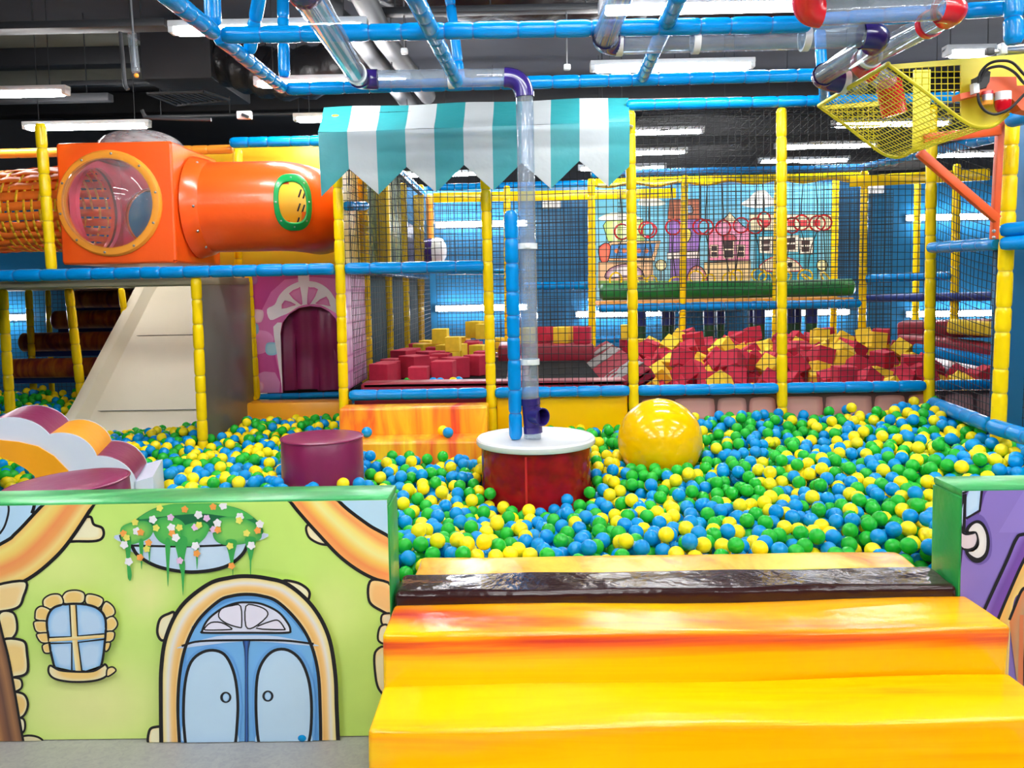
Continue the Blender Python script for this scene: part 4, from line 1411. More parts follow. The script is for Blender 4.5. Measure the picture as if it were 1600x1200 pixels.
netthing((-6.6, 10.2, 0.3), (-4.6, 10.2, 0.3), (-4.6, 10.2, 1.6), (-6.6, 10.2, 1.6), 36, 24, 'dark blue net in the shade behind the foam roll stairs', r=0.003, m_='net_grey')

# ------------------------------------------------------------------ scalloped foam arch on the left
th = radians(17.7)
AP = W(212, 751, 4.1)
au, aw = V((cos(th), sin(th), 0)), V((-sin(th), cos(th), 0))
t = thing('foam_arch', 'white foam arch climber with purple and orange rounded humps on top', 'foam climber', (AP.x - 0.6, AP.y, 0.3))


def ua(px, py):
    p = Wp(px, py, AP, aw)
    return ((p - AP).dot(au), p.z)


def P3(u, z, w=0.0):
    return V((AP.x, AP.y, 0)) + au * u + aw * w + V((0, 0, z))


def circ3(a, b, c):
    ax, ay = a
    bx, by_ = b
    cx, cy = c
    d = 2 * (ax * (by_ - cy) + bx * (cy - ay) + cx * (ay - by_))
    ux = ((ax * ax + ay * ay) * (by_ - cy) + (bx * bx + by_ * by_) * (cy - ay) + (cx * cx + cy * cy) * (ay - by_)) / d
    uy = ((ax * ax + ay * ay) * (cx - bx) + (bx * bx + by_ * by_) * (ax - cx) + (cx * cx + cy * cy) * (bx - ax)) / d
    return ux, uy, math.hypot(ax - ux, ay - uy)


hump_px = [((0, 660), (28, 653), (77, 679)), ((77, 679), (103, 677), (151, 713)), ((151, 713), (167, 714), (212, 750))]
arcs = []
for tri in hump_px:
    a, b, c = [ua(*q) for q in tri]
    cx, cz, r = circ3(a, b, c)
    if tri[0][0] == 0:
        a = (a[0] - 0.14, a[1] - 0.075)
        cx, cz, r = circ3(a, b, c)
    t0_, t1_ = atan2(a[1] - cz, a[0] - cx), atan2(c[1] - cz, c[0] - cx)
    if t0_ < t1_:
        t0_ += 2 * pi
    arcs.append([(cx + r * cos(t0_ + (t1_ - t0_) * i / 16), cz + r * sin(t0_ + (t1_ - t0_) * i / 16)) for i in range(17)])
# hump further left, out of the frame's edge
l0 = arcs[0][0]
arcs.insert(0, [(l0[0] - 0.36 + 0.36 * i / 16, l0[1] + 0.115 * sin(pi * i / 16) + 0.02 * (1 - i / 16)) for i in range(17)])
DW = 0.46
for i, ar in enumerate(arcs):
    nme = 'vinyl_orange' if i % 2 == 0 else 'vinyl_maroon'
    mb = MB()
    out_ = [(u, z) for u, z in ar]
    mu, mz = (ar[0][0] + ar[-1][0]) / 2, (ar[0][1] + ar[-1][1]) / 2
    inn = [(u + (mu - u) * 0.35, z + (mz - z) * 0.35 - 0.01) for u, z in ar]
    poly = [P3(u, z, 0.012) for u, z in out_] + [P3(u, z, 0.012) for u, z in inn[::-1]]
    mb.prism(poly, aw * (DW - 0.024), 0, True)
    mb.build('hump', nme, t, sharp=0.7)
# white side plates, front and rear
o0, o1 = ua(0, 687), ua(107, 733)
archu = [ua(107, 735), ua(85, 712), ua(60, 697), ua(30, 690), ua(0, 687)]
ue = arcs[0][0][0]
top = [p for ar in arcs for p in ar]
bottom = [(arcs[-1][-1][0] + 0.0, 0.34), (archu[0][0], 0.34)]
left = [(ue, archu[-1][1] - 0.02)]
outl = top + bottom + archu + left
mb = MB().prism([P3(u, z, 0.0) for u, z in outl], aw * 0.03)
mb.build('side_plate', 'vinyl_white', t)
MB().prism([P3(u, z, DW - 0.03) for u, z in outl], aw * 0.03).build('side_plate', 'vinyl_white', t)
# orange inner arch lining
arin = [ua(55, 743), ua(40, 731), ua(20, 720), ua(0, 713)]
ul = ue + 0.02
lin_ = [(u, z) for u, z in archu] + [(ul, archu[-1][1] - 0.02), (ul, arin[-1][1] - 0.02)] + [(u, z) for u, z in arin[::-1]] + [(arin[0][0] + .02, .34), (archu[0][0], .34)]
MB().prism([P3(u, z, -0.012) for u, z in lin_], aw * (DW + 0.02)).build('arch_lining', 'vinyl_orange', t)
ur = arcs[-1][-1][0]
zb = arcs[-1][-1][1]
MB().prism([P3(ur - 0.01, 0.32), P3(ur + 0.085, 0.32), P3(ur + 0.08, zb + 0.01), P3(ur - 0.01, zb - 0.01)], aw * DW).build('base_block', 'vinyl_white', t)

# ------------------------------------------------------------------ stools, big ball


def stool(c, r, zt, label, tilt=(0, 0)):
    rot = Matrix.Rotation(tilt[0], 4, 'X') @ Matrix.Rotation(tilt[1], 4, 'Y')
    t = thing('foam_stool', label, 'stool', (c[0], c[1], 0.2))
    M = Matrix.Translation(V((c[0], c[1], zt))) @ rot
    pr = [(0.0, 0.0), (r * .5, 0.002), (r - 0.02, 0.0), (r - 0.006, -0.004), (r, -0.014), (r + 0.002, -0.2), (r, -0.47), (0, -0.47)]
    MB().lathe(pr, (0, 0, 0), M, 48).build('cover', 'vinyl_maroon', t)
    MB().torus((0, 0, 0), r - 0.001, 0.006, None, 48, 6).build('piping', 'vinyl_maroon', t) if False else None
    mb = MB()
    mb.tube([M @ V(((r + .001) * cos(a), (r + .001) * sin(a), -0.008)) for a in [2 * pi * i / 48 for i in range(48)]], 0.005, 6, closed=True)
    mb.build('piping', 'vinyl_maroon', t)


c = W(503, 681, 4.55)
ST1 = (c.x, c.y, 0.222)
stool(c, 0.222, c.z, 'round maroon vinyl stool standing alone in the balls behind the low green house wall')
c = W(104, 752, 3.36)
ST2 = (c.x, c.y, 0.24)
stool(c, 0.236, c.z - 0.0, 'maroon vinyl stool half hidden by the low wall in front of the foam arch', (0.02, -0.055))
bc_ = W(1031, 688, 4.95)
BIG = (bc_.x, bc_.y, bc_.z, 66 * 4.95 / F_PX)
solo(MB().sphere(bc_, BIG[3], 5), 'exercise_ball', 'big_yellow', 'big glossy yellow ball resting on the small balls beside the round table', 'ball')

# ------------------------------------------------------------------ round table with post and ball tube
YT = 4.72
lc = W(837, 686, YT)
TR = 93.5 * YT / F_PX
t = thing('round_table', 'round table with white rimmed lid and translucent red drum in the ball pit', 'table', (lc.x, YT, 0.2))
MB().lathe([(0, 0.0), (TR - 0.045, 0.0), (TR - 0.035, 0.006), (TR - 0.025, 0.016), (TR - 0.008, 0.016), (TR, 0.006), (TR + 0.001, -0.012), (TR - 0.006, -0.024), (TR - 0.03, -0.026), (0, -0.026)], lc, None, 72).build('lid', 'plastic_white', t)
dr = TR - 0.028
mb = MB().lathe([(dr, -0.03), (dr, -0.45)], lc, None, 64)
mb.build('drum', 'red_acrylic', t, recalc=False)
MB().box((lc.x - 0.06, YT - dr + 0.001, lc.z - 0.25), (0.012, 0.006, 0.42)).build('drum_seam', 'plastic_red', t)
MB().lathe([(0, -.44), (dr - .02, -.44), (dr - .02, -.4), (0, -.4)], lc, None, 32).build('drum_base', 'plastic_red', t)
# balls inside the drum show through
TAB = (lc.x, YT, TR)
TZ = lc.z
p = W(806, 690, YT - 0.02)
pa = V((p.x, p.y, TZ + 0.014))
q = W(798, 332, YT - 0.02)
post('padded_post', pa, q, 0.037, 'vinyl_blue', 'slim blue padded post standing on the white lid of the round table', seg=0.15, pinch=0.16)

TB = 0.0495
YZ = YT + 0.0
t = thing('ball_tube', 'clear ball tube with purple fittings rising from the round table to the ceiling frame', 'tube', (W(832, 690, YZ).x, YZ, TZ))
b0 = W(832, 684, YZ)
b0.z = TZ + 0.004
j1 = W(833, 678, YZ)
tee0, tee1 = W(833, 676, YZ), W(828.5, 622, YZ)
el0 = W(819.5, 152, YZ)
MB().pipe([b0, tee0.lerp(tee1, .1)], TB, TB - .003, 28).build('tube', 'clear_plastic', t)
MB().pipe([tee1.lerp(tee0, .1), el0 + V((0, 0, .02))], TB, TB - .003, 28).build('tube', 'clear_plastic', t)
mb = MB().tube([tee0, tee0.lerp(tee1, .18), tee0.lerp(tee1, .19), tee0.lerp(tee1, .80), tee0.lerp(tee1, .81), tee1], [TB + .006, TB + .006, TB + .003, TB + .003, TB + .006, TB + .006], 28, caps=False)
tc_ = tee0.lerp(tee1, .5)
od = V((0.62, -0.78, 0.02)).normalized()
mb.pipe([tc_ + od * 0.02, tc_ + od * 0.10], TB + .002, TB - .004, 28)
mb.build('tee', 'plastic_purple', t)
for py in (564, 382):
    k_ = (py - 622) / (152 - 622)
    p = tee1.lerp(el0, k_)
    c1 = MB().pipe([p - V((0, 0, .016)), p + V((0, 0, .016))], TB + .008, TB, 28)
    c1.box(p + V((0.0, -TB - 0.012, 0)), (0.03, 0.02, 0.026), bev=.003)
    c1.build('clamp', 'plastic_white', t)


def elbow(p0, c, p1, n=10):
    """quarter bend from p0 via corner c to p1"""
    return [p0.lerp(c, i / n).lerp(c.lerp(p1, i / n), i / n) for i in range(n + 1)]


hL, hR = W(590, 124, YZ), W(788, 121, YZ)
cor = V((el0.x - 0.002, YZ, hR.z))
MB().tube(elbow(el0, cor, hR), TB + .006, 24, caps=False).build('elbow', 'plastic_purple', t)
MB().pipe([hL, hR], TB, TB - .003, 28).build('tube', 'clear_plastic', t)
pcl = hL.lerp(hR, .58)
MB().pipe([pcl - V((.016, 0, 0)), pcl + V((.016, 0, 0))], TB + .008, TB, 28).build('clamp', 'plastic_white', t)
eL = W(560, 114, YZ - 0.05)
cL = V((hL.x - 0.10, YZ, hL.z))
nd = (W(470, -15, 2.62) - W(540, 95, 4.25)).normalized()
p1 = cL + nd * 0.10
MB().tube(elbow(hL, cL, p1), TB + .006, 24, caps=False).build('elbow', 'plastic_purple', t)
far = p1 + nd * 2.25
MB().pipe([p1, far], TB, TB - .003, 28).build('tube', 'clear_plastic', t)
pc = p1 + nd * 0.22
MB().pipe([pc - nd * .016, pc + nd * .016], TB + .008, TB, 28).build('clamp', 'plastic_white', t)
MB().tube(elbow(far, far + nd * .09, far + nd * .09 + V((0.02, 0, .1))), TB + .006, 20).build('elbow', 'plastic_purple', t)

# tube with purple bends over the right side
Y1 = 3.6
t = thing('ball_tube', 'clear ball tube with purple bends crossing under the ceiling frame above the netting', 'tube', (W(1150, 63, Y1).x, Y1, 2.4))
a, b = W(972, 66, Y1), W(1345, 56, Y1)
MB().pipe([a, b], TB, TB - .003, 28).build('tube', 'clear_plastic', t)
for px in (967, 1087, 1258):
    k_ = (px - 972) / (1345 - 972)
    p = a.lerp(b, k_)
    MB().pipe([p - V((.014, 0, 0)), p + V((.014, 0, 0))], TB + .008, TB, 28).build('clamp', 'plastic_white', t)
g0 = W(934, 52, Y1 - 0.03)
g1 = W(962, -40, Y1 - 0.7)
gd = (g1 - g0).normalized()
cA = V((a.x - 0.08, Y1, a.z))
MB().tube(elbow(a, cA, cA + gd * .10), TB + .006, 24, caps=False).build('elbow', 'plastic_purple', t)
MB().pipe([cA + gd * .07, cA + gd * .9], TB, TB - .003, 28).build('tube', 'clear_plastic', t)
cB = V((b.x + 0.10, Y1, b.z))
e1_ = W(1345, 66, Y1 + .05)
e2_ = W(1288, 116, 4.15)
ed = (e2_ - cB).normalized()
MB().tube(elbow(b, cB, cB + ed * .10), TB + .006, 24, caps=False).build('elbow', 'plastic_purple', t)
MB().pipe([cB + ed * .08, e2_], TB, TB - .003, 28).build('tube', 'clear_plastic', t)
cC = e2_ + ed * 0.07
od2 = V((0.9, 0.1, -0.12)).normalized()
MB().tube(elbow(e2_, cC, cC + od2 * .14), TB + .006, 24, caps=False).build('elbow', 'plastic_purple', t)
MB().pipe([cC + od2 * .12, cC + od2 * .15], TB + .009, TB, 28).build('clamp', 'plastic_white', t)
MB().pipe([cC + od2 * .13, cC + od2 * .24], TB, TB - .003, 28).build('tube', 'clear_plastic', t)

# tube with red bends
Y2 = 3.35
t = thing('ball_tube', 'clear ball tube with red bends dropping into the yellow scoop', 'tube', (W(1380, 15, Y2).x, Y2, 2.5))
a, b = W(1282, 20, Y2), W(1466, 12, Y2)
MB().pipe([a, b], TB, TB - .003, 28).build('tube', 'clear_plastic', t)
cA = V((a.x - 0.07, Y2, a.z))
gd = V((-0.05, -0.6, 0.5)).normalized()
MB().tube(elbow(a, cA, cA + gd * .10), TB + .007, 24, caps=False).build('elbow', 'plastic_red', t)
MB().pipe([cA + gd * .08, cA + gd * .6], TB, TB - .003, 28).build('tube', 'clear_plastic', t)
cB = V((b.x + 0.09, Y2, b.z))
e2_ = W(1352, 92, 4.1)
ed = (e2_ - cB).normalized()
MB().tube(elbow(b, cB, cB + ed * .10), TB + .007, 24, caps=False).build('elbow', 'plastic_red', t)
MB().pipe([cB + ed * .08, e2_], TB, TB - .003, 28).build('tube', 'clear_plastic', t)
for k_, m_ in ((.2, 'plastic_red'), (.93, 'plastic_white')):
    p = (cB + ed * .08).lerp(e2_, k_)
    MB().pipe([p - ed * .014, p + ed * .014], TB + .008, TB, 28).build('clamp', m_, t)
cC = e2_ + ed * .08
sc = W(1385, 128, 4.25)
od2 = (sc - cC).normalized()
MB().tube(elbow(e2_, cC, cC + od2 * .1), TB + .007, 24, caps=False).build('elbow', 'plastic_red', t)
MB().pipe([cC + od2 * .08, cC + od2 * .22], TB, TB - .003, 28).build('tube', 'clear_plastic', t)
s0 = cC + od2 * .22
s1 = W(1392, 150, 4.3)
s2 = W(1398, 180, 4.3)
MB().tube(elbow(s0, s1, s2, 12), TB + .012, 24).build('spout', 'plastic_red', t)

# ------------------------------------------------------------------ blue frame under the ceiling
fr_ = 0.035


def fp(px0, py0, Y0, px1, py1, Y1_, label, r=fr_, z0=None, z1=None):
    rail(W(px0, py0, Y0), W(px1, py1, Y1_), label, r=r, name='ceiling_frame_tube', seg=0.155)


fp(350, 55, 3.54, 1262, 38, 3.54, 'long blue padded tube of the ceiling frame crossing nearest, above the awning')
fp(1268, 34, 3.75, 1900, -10, 3.5, 'blue padded ceiling frame tube behind the red tube bends')
fp(450, 139, 4.86, 1283, 117, 4.86, 'long blue padded tube of the ceiling frame crossing behind the purple elbow', r=0.037)
fp(440, 137, 4.82, 345, 60, 3.6, 'slanting blue padded tube joining the two long ceiling frame tubes at their ends')
fp(333, 50, 3.5, 255, -12, 2.95, 'blue padded ceiling frame tube running toward the camera at the corner')
fp(333, 36, 3.54, 330, -60, 3.54, 'blue padded upright hanging from the ceiling at the near frame corner')
fp(444, 118, 4.88, 441, -60, 4.88, 'blue padded upright hanging from the ceiling at the rear frame corner', r=0.034)
fp(390, 80, 3.95, 408, -20, 3.8, 'short slanting blue padded strut between the two corner uprights', r=0.03)
fp(714, 128, 4.6, 644, -12, 3.0, 'wavy blue padded tube crossing the frame left of the purple elbow')
fp(720, 132, 4.95, 700, -25, 4.95, 'straight blue strut behind the wavy padded tube', r=0.03)
fp(1004, 120, 4.82, 1062, -10, 3.1, 'blue padded tube crossing the frame behind the clear tube with purple bends')
fp(1284, 104, 4.88, 1281, 48, 4.88, 'blue padded upright at the far end of the rear frame tube', r=0.032)
fp(1288, 120, 4.92, 1288, 154, 5.6, 'blue padded tube running back from the frame to the netting top rail', r=0.034)
fp(1584, 66, 3.5, 1582, -20, 3.5, 'short blue padded upright above the scoop at the frame edge', r=0.036)

# ------------------------------------------------------------------ yellow mesh scoop and its bracket
YA, YBk = 3.75, 4.60
profp = [(1388, 101), (1440, 139), (1490, 178), (1507, 190), (1522, 197), (1540, 199), (1556, 194), (1575, 178)]
prof = [W(x, y, YA) for x, y in profp]
dy = V((0, YBk - YA, 0))
t = thing('mesh_scoop', 'big yellow steel mesh scoop hanging at the edge above the netting', 'scoop', (prof[3].x, YA + .4, prof[3].z))
th_ = 0.012
win = [(1402, 107), (1502, 101), (1502, 190)]
winp = [W(1402, 107.5, YA), W(1502, 101, YA), W(1502, 188, YA), W(1484, 172, YA)]
tail = [W(1640, 150, YA), W(1660, 82, YA), W(1600, 84, YA), W(1500, 92, YA)]
for yo, nm in ((0.0, 'side_plate'), (YBk - YA - th_, 'side_plate')):
    mb = MB()
    o_ = V((0, yo, 0))
    outer = spline([prof[0], prof[1], prof[2]], False, 3) + spline(prof[3:], False, 4)
    # plate with a triangular window: split into left rim, bottom rim and the solid right part
    rim = [prof[0], winp[0], winp[3], winp[2]]
    mb.prism([p + o_ for p in [prof[0], W(1500, 92, YA), winp[1], winp[0]]], (0, th_, 0))
    mb.prism([p + o_ for p in [prof[0], winp[0], winp[3], prof[2], prof[1]]], (0, th_, 0))
    mb.prism([p + o_ for p in [prof[2], winp[3], winp[2]] + [prof[4], prof[3]]], (0, th_, 0))
    if yo == 0.0:
        mb.prism([p + o_ for p in [winp[1], W(1500, 92, YA), tail[2], tail[1], tail[0], prof[7], prof[6], prof[5], prof[4], winp[2]]], (0, th_, 0))
    mb.build(nm, 'painted_yellow_steel', t)
    mb = MB()
    for i in range(1, 10):
        x = 1402 + 100 * i / 10
        top = W(x, 107.5 - 6.5 * i / 10, YA)
        yb = 107.5 + (188 - 107.5) * min((x - 1402) / (1496 - 1402), 1)
        bot = W(x, yb + 2, YA)
        mb.tube([top + o_ + V((0, th_ / 2, 0)), bot + o_ + V((0, th_ / 2, 0))], 0.0022, 4)
    for j in range(1, 9):
        y = 103 + 84 * j / 9
        x0 = 1402 + (1496 - 1402) * min(max((y - 107.5) / (188 - 107.5), 0), 1)
        mb.tube([W(x0 - 2, y, YA) + o_ + V((0, th_ / 2, 0)), W(1504, y - 1, YA) + o_ + V((0, th_ / 2, 0))], 0.0022, 4)
    mb.build('window_mesh', 'painted_yellow_steel', t, recalc=False)
# curved mesh sheet
mb = MB()
curve = spline([prof[0], prof[1], prof[2]], False, 8)[:-1] + spline(prof[2:], False, 6)
nx = 26
for i in range(nx + 1):
    y = YA + 0.01 + (YBk - YA - 0.02) * i / nx
    mb.tube([V((p.x, y, p.z + 0.001)) for p in curve], 0.0019, 4)
Ls = [0]
for a, b in zip(curve, curve[1:]):
    Ls.append(Ls[-1] + (b - a).length)
nl = 20
for i in range(nl + 1):
    s_ = Ls[-1] * i / nl
    k_ = max(j for j in range(len(Ls)) if Ls[j] <= s_ + 1e-9)
    k_ = min(k_, len(curve) - 2)
    f_ = (s_ - Ls[k_]) / (Ls[k_ + 1] - Ls[k_])
    p = curve[k_].lerp(curve[k_ + 1], f_)
    mb.tube([V((p.x, YA, p.z)), V((p.x, YBk, p.z))], 0.0022, 4)
mb.build('curved_mesh', 'painted_yellow_steel', t, recalc=False)
mb = MB()
mb.tube([prof[0] + V((0, 0, .003)), prof[0] + dy + V((0, 0, .003))], 0.011, 10)
for o_ in (V((0, 0, 0)), dy):
    mb.tube([p + o_ for p in curve], 0.009, 8)
mb.build('rim_rod', 'painted_yellow_steel', t)
MB().box((W(1402, 205, YBk).x + .1, YBk - .06, W(1402, 205, YBk).z + .1), (0.09, 0.008, 0.42)).build('stiffener', 'painted_yellow_steel', t)

# orange bracket
t = thing('steel_bracket', 'orange steel triangle bracket bolted to the thick yellow post under the scoop', 'bracket', (W(1560, 340, 4.55).x, 4.55, 1.6))


def bar(px0, py0, px1, py1, Y, w, d, nm):
    a, b = W(px0, py0, Y), W(px1, py1, Y)
    L = (b - a).length
    ang = atan2(b.z - a.z, b.x - a.x)
    MB().box((a + b) / 2, (L, d, w), Matrix.Rotation(-ang, 3, 'Y'), bev=0.005).build(nm, 'painted_orange_steel', t)


bar(1564, 170, 1553, 374, 4.56, 0.034, 0.04, 'upright')
bar(1436, 238, 1558, 343, 4.52, 0.045, 0.04, 'brace')
bar(1442, 217, 1562, 204, 4.54, 0.05, 0.04, 'arm')
mb = MB()
for px, py in ((1553, 361), (1553, 371), (1558, 190)):
    mb.sphere(W(px, py, 4.53), 0.01, 2)
mb.build('bolt_row', 'steel', t)
# motor arm with lamps and hoses
YMo = 3.66
t = thing('scoop_drive', 'orange steel drive arm with hinge at the side of the yellow scoop', 'drive arm', (W(1565, 135, YMo).x, YMo, 2.3))


def slab(pts, Y, d, nm, m_, par):
    MB().prism([W(x, y, Y) for x, y in pts], (0, d, 0)).build(nm, m_, par)


slab([(1500, 146), (1541, 138), (1548, 120), (1588, 120), (1589, 134), (1640, 132), (1640, 180), (1596, 172), (1575, 146), (1540, 146), (1501, 155)], YMo, 0.07, 'arm', 'painted_orange_steel', t)
slab([(1527, 120), (1534, 117), (1543, 110), (1548, 112), (1546, 128), (1540, 137), (1527, 140)], YMo - 0.01, 0.05, 'hinge', 'black_rubber', t)
slab([(1521, 130), (1530, 129), (1531, 144), (1522, 146)], YMo - 0.03, 0.03, 'switch_box', 'plastic_white', t)
t2 = thing('warning_lamp', 'small red warning lamp with silver band under the orange drive arm', 'lamp', W(1543, 160, YMo - .01))
c = W(1543, 153, YMo - 0.01)
MB().lathe([(0, .028), (.022, .028), (.022, .014)], c, None, 20).build('base', 'lamp_red', t2)
MB().lathe([(.0222, .014), (.0222, -.012)], c, None, 20).build('band', 'steel', t2)
MB().lathe([(.022, -.012), (.022, -.018), (.02, -.03), (0, -.03)], c, None, 20).build('cap', 'plastic_amber', t2)
t2 = thing('warning_lamp', 'larger red domed warning lamp with pale base under the orange drive arm', 'lamp', W(1567, 165, YMo - .01))
c = W(1567, 157, YMo - 0.01)
MB().lathe([(0, .036), (.032, .036), (.033, 0.0)], c, None, 24).build('base', 'plastic_white', t2)
MB().lathe([(.033, 0.0), (.033, -.02), (.027, -.042), (.015, -.052), (0, -.056)], c, None, 24).build('lens', 'lamp_red', t2)
for pts, lb in (([(1529, 130), (1532, 114), (1545, 100), (1562, 95), (1582, 98), (1602, 118), (1620, 130)], 'thicker black cable looping over the orange drive arm'),
                ([(1531, 127), (1540, 110), (1556, 104), (1570, 105), (1586, 114), (1600, 130), (1615, 140)], 'thinner black cable arching just under the thicker one over the drive arm'),
                ([(1528, 146), (1530, 160), (1538, 172), (1550, 178), (1562, 177), (1580, 168), (1600, 148), (1620, 130)], 'black cable hanging in a loop below the red warning lamps')):
    solo(MB().tube(spline([W(x, y, YMo - 0.05) for x, y in pts], False, 6), 0.006, 8), 'cable', 'black_rubber', lb, 'cable')
t = thing('pneumatic_cylinder', 'grey steel cylinder rod with clevis on top of the yellow scoop', 'cylinder', W(1560, 80, 3.8))
MB().tube([W(1574, 79, 3.8), W(1660, 74, 3.7)], 0.024, 16).build('barrel', 'steel', t)
MB().tube([W(1540, 82, 3.8), W(1576, 79, 3.8)], 0.009, 10).build('rod', 'steel', t)
MB().box(W(1546, 81, 3.8), (0.035, 0.03, 0.03), bev=.004).build('clevis', 'tray_grey', t)
MB().box(W(1566, 77, 3.8), (0.03, 0.04, 0.05), bev=.004).build('mount', 'plastic_white', t)

# ------------------------------------------------------------------ lamps
HLAMP = 3.2


def led(px, py, lb, h=HLAMP, L=1.25):
    c = Wh(px, py, h)
    t = thing('batten_lamp', lb, 'lamp', c)
    MB().box(c + V((0, 0, 0.03)), (L, 0.09, 0.04), bev=.006).build('housing', 'lamp_housing', t)
    MB().box(c + V((0, 0, -0.008)), (L - .08, 0.085, 0.05), bev=.018).build('diffuser', 'lamp_glow', t)
    for s_ in (-1, 1):
        MB().tube([c + V((s_ * L * .38, 0, 0.05)), V((c.x + s_ * L * .38, c.y, 4.4))], 0.004, 6).build('hanger', 'tray_grey', t)
        MB().box(c + V((s_ * (L / 2 - .02), 0, 0.005)), (0.04, 0.085, 0.06), bev=.008).build('end_cap', 'lamp_housing', t)


for px, py, lb in ((420, 44, 'lit white batten lamp just behind the nearest blue ceiling tube, above the wavy tube'), (1098, 11, 'lit white batten lamp above the clear tube with purple bends at the top edge'),
                   (520, 128, 'lit white batten lamp behind the long rear blue ceiling tube, left of the purple elbow'), (1050, 104, 'lit white batten lamp above the rear blue ceiling tube, below the clear tube'),
                   (-12, 146, 'lit white batten lamp cut by the edge, above the strap tunnel'), (136, 197, 'lit white batten lamp just above the dome of the orange box'),
                   (560, 184, 'lit white batten lamp partly hidden behind the left end of the awning'), (1052, 163, 'lit white batten lamp behind the netting top rail beside the awning end'),
                   (1514, 82, 'short lit white batten lamp just above the yellow scoop'),
                   (1010, 206, 'small lit batten lamp beyond the nets, highest of those right after the awning end'), (996, 238, 'small lit batten lamp beyond the nets, second below the awning end'), (972, 262, 'small lit batten lamp beyond the nets, lowest near the awning end'),
                   (1290, 228, 'small lit batten lamp behind the middle yellow post top'), (1256, 251, 'small lit batten lamp lowest behind the middle yellow post'), (1392, 193, 'lit batten lamp seen through the mesh of the yellow scoop'),
                   (1530, 241, 'small lit batten lamp seen beyond the orange brace'), (640, 249, 'small lit batten lamp peeking between two awning points at the left'), (692, 272, 'small lit batten lamp under the awning points, before the blue wall'), (715, 250, 'far lit batten lamp tip between awning points')):
    led(px, py, lb, L=0.36 if lb.startswith('short') else 1.25)
for y in (3.7, 2.4, 1.0, -0.4, -1.8):
    for x in (-4.6, -2.2, 0.3, 2.8, 5.2):
        if x < -4 and y > -1:
            continue
        c = V((x, y, HLAMP))
        t = thing('batten_lamp', 'lit white batten lamp of the rows overhead, out of view', 'lamp', c, 'batten lamps out of view')
        MB().box(c + V((0, 0, 0.03)), (1.25, 0.09, 0.04), bev=.006).build('housing', 'lamp_housing', t)
        MB().box(c + V((0, 0, -0.008)), (1.17, 0.075, 0.034), bev=.012).build('diffuser', 'lamp_glow', t)
        MB().tube([c + V((0, 0, 0.05)), c + V((0, 0, 1.2))], 0.006, 6).build('hanger', 'tray_grey', t)
# lamps on the blue wall
for px, py, Y, lb in ((752, 350, YB - .06, 'upper bright tube lamp on the blue back wall beside the slim blue post'), (752, 481, YB - .06, 'lower bright tube lamp on the blue back wall beside the slim blue post'),
                      (1490, 339, YB - .06, 'upper bright tube lamp on the blue wall below the scoop'), (1490, 490, YB - .06, 'lower bright tube lamp on the blue wall beyond the red mats'),
                      (972, 490, YB - .06, 'bright tube lamp on the blue wall under the green ring platform, near the awning end'), (1256, 489, YB - .06, 'bright tube lamp on the blue wall under the green ring platform, behind the middle post'),
                      (-30, 497, YB - .06, 'bright tube lamp on the blue wall in the shade left of the stairs')):
    c = W(px, py, Y)
    t = thing('wall_lamp', lb, 'lamp', c)
    MB().box(c + V((0, 0.03, 0)), (1.24, 0.03, 0.08), bev=.006).build('housing', 'lamp_housing', t)
    MB().tube([c - V((.58, 0, 0)), c + V((.58, 0, 0))], 0.038, 14).build('diffuser', 'lamp_glow', t)

# ------------------------------------------------------------------ things under the ceiling
def tube_thing(name, pts, r, m_, lb, cat, n=12):
    return solo(MB().tube([V(p) for p in pts], r, n), name, m_, lb, cat)


# slab patch (unpainted concrete) above the upper left
solo(MB().box((-5.8, 10.1, 4.375), (3.1, 2.6, 0.04)), 'ceiling_panel', 'slab_grey', 'grey unpainted ceiling slab patch above the orange box', 'ceiling panel')
def xbar(py, px0, px1, h, size, lb, name='ceiling_girder', m_='duct_black', cat='girder'):
    a, b = Wh(px0, py, h), Wh(px1, py, h)
    t = thing(name, lb, cat, ((a.x + b.x) / 2, a.y, h))
    MB().box(((a.x + b.x) / 2, a.y, h), (abs(b.x - a.x), size[0], size[1]), bev=.01).build('channel', m_, t)
    for k in (.1, .5, .9):
        q = a.lerp(b, k)
        MB().tube([(q.x, a.y, h + size[1] / 2), (q.x, a.y, 4.42)], 0.006, 6).build('hanger', 'tray_grey', t)


xbar(48, -160, 275, 3.6, (0.16, 0.06), 'dark cable tray crossing the ceiling above the hanging bottle', 'cable_tray', 'tray_grey', 'cable tray')
xbar(97, -160, 240, 4.25, (0.22, 0.2), 'black girder crossing the grey ceiling slab patch')
xbar(132, 100, 460, 3.7, (0.12, 0.05), 'thin dark cable tray running over the ceiling vent', 'cable_tray', 'tray_grey', 'cable tray')
xbar(160, -200, 190, 3.55, (0.12, 0.08), 'long grey trunking behind the lamp at the edge', 'cable_tray', 'pipe_grey', 'cable tray')
xbar(183, 225, 500, 3.45, (0.07, 0.03), 'thin conduit rail above the awning corner, carrying the white bracket', 'cable_tray', 'tray_grey', 'cable tray')
xbar(20, 580, 950, 3.5, (0.1, 0.05), 'dark cable tray with unlit lamp strips above the wavy blue tube', 'cable_tray', 'tray_grey', 'cable tray')
xbar(172, -200, 1700, 4.2, (0.3, 0.28), 'long dark beam across the ceiling above the awning')
xbar(205, 900, 1700, 4.1, (0.4, 0.3), 'dark beam over the far lamps beyond the nets')
a, b = Wh(235, 60, 4.0), Wh(330, 135, 3.7)
solo(MB().box((-3.35, 8.9, 3.9), (0.7, 1.2, 0.5), bev=.02), 'air_duct', 'duct_black', 'black box air duct beside the hanging bottle', 'duct')
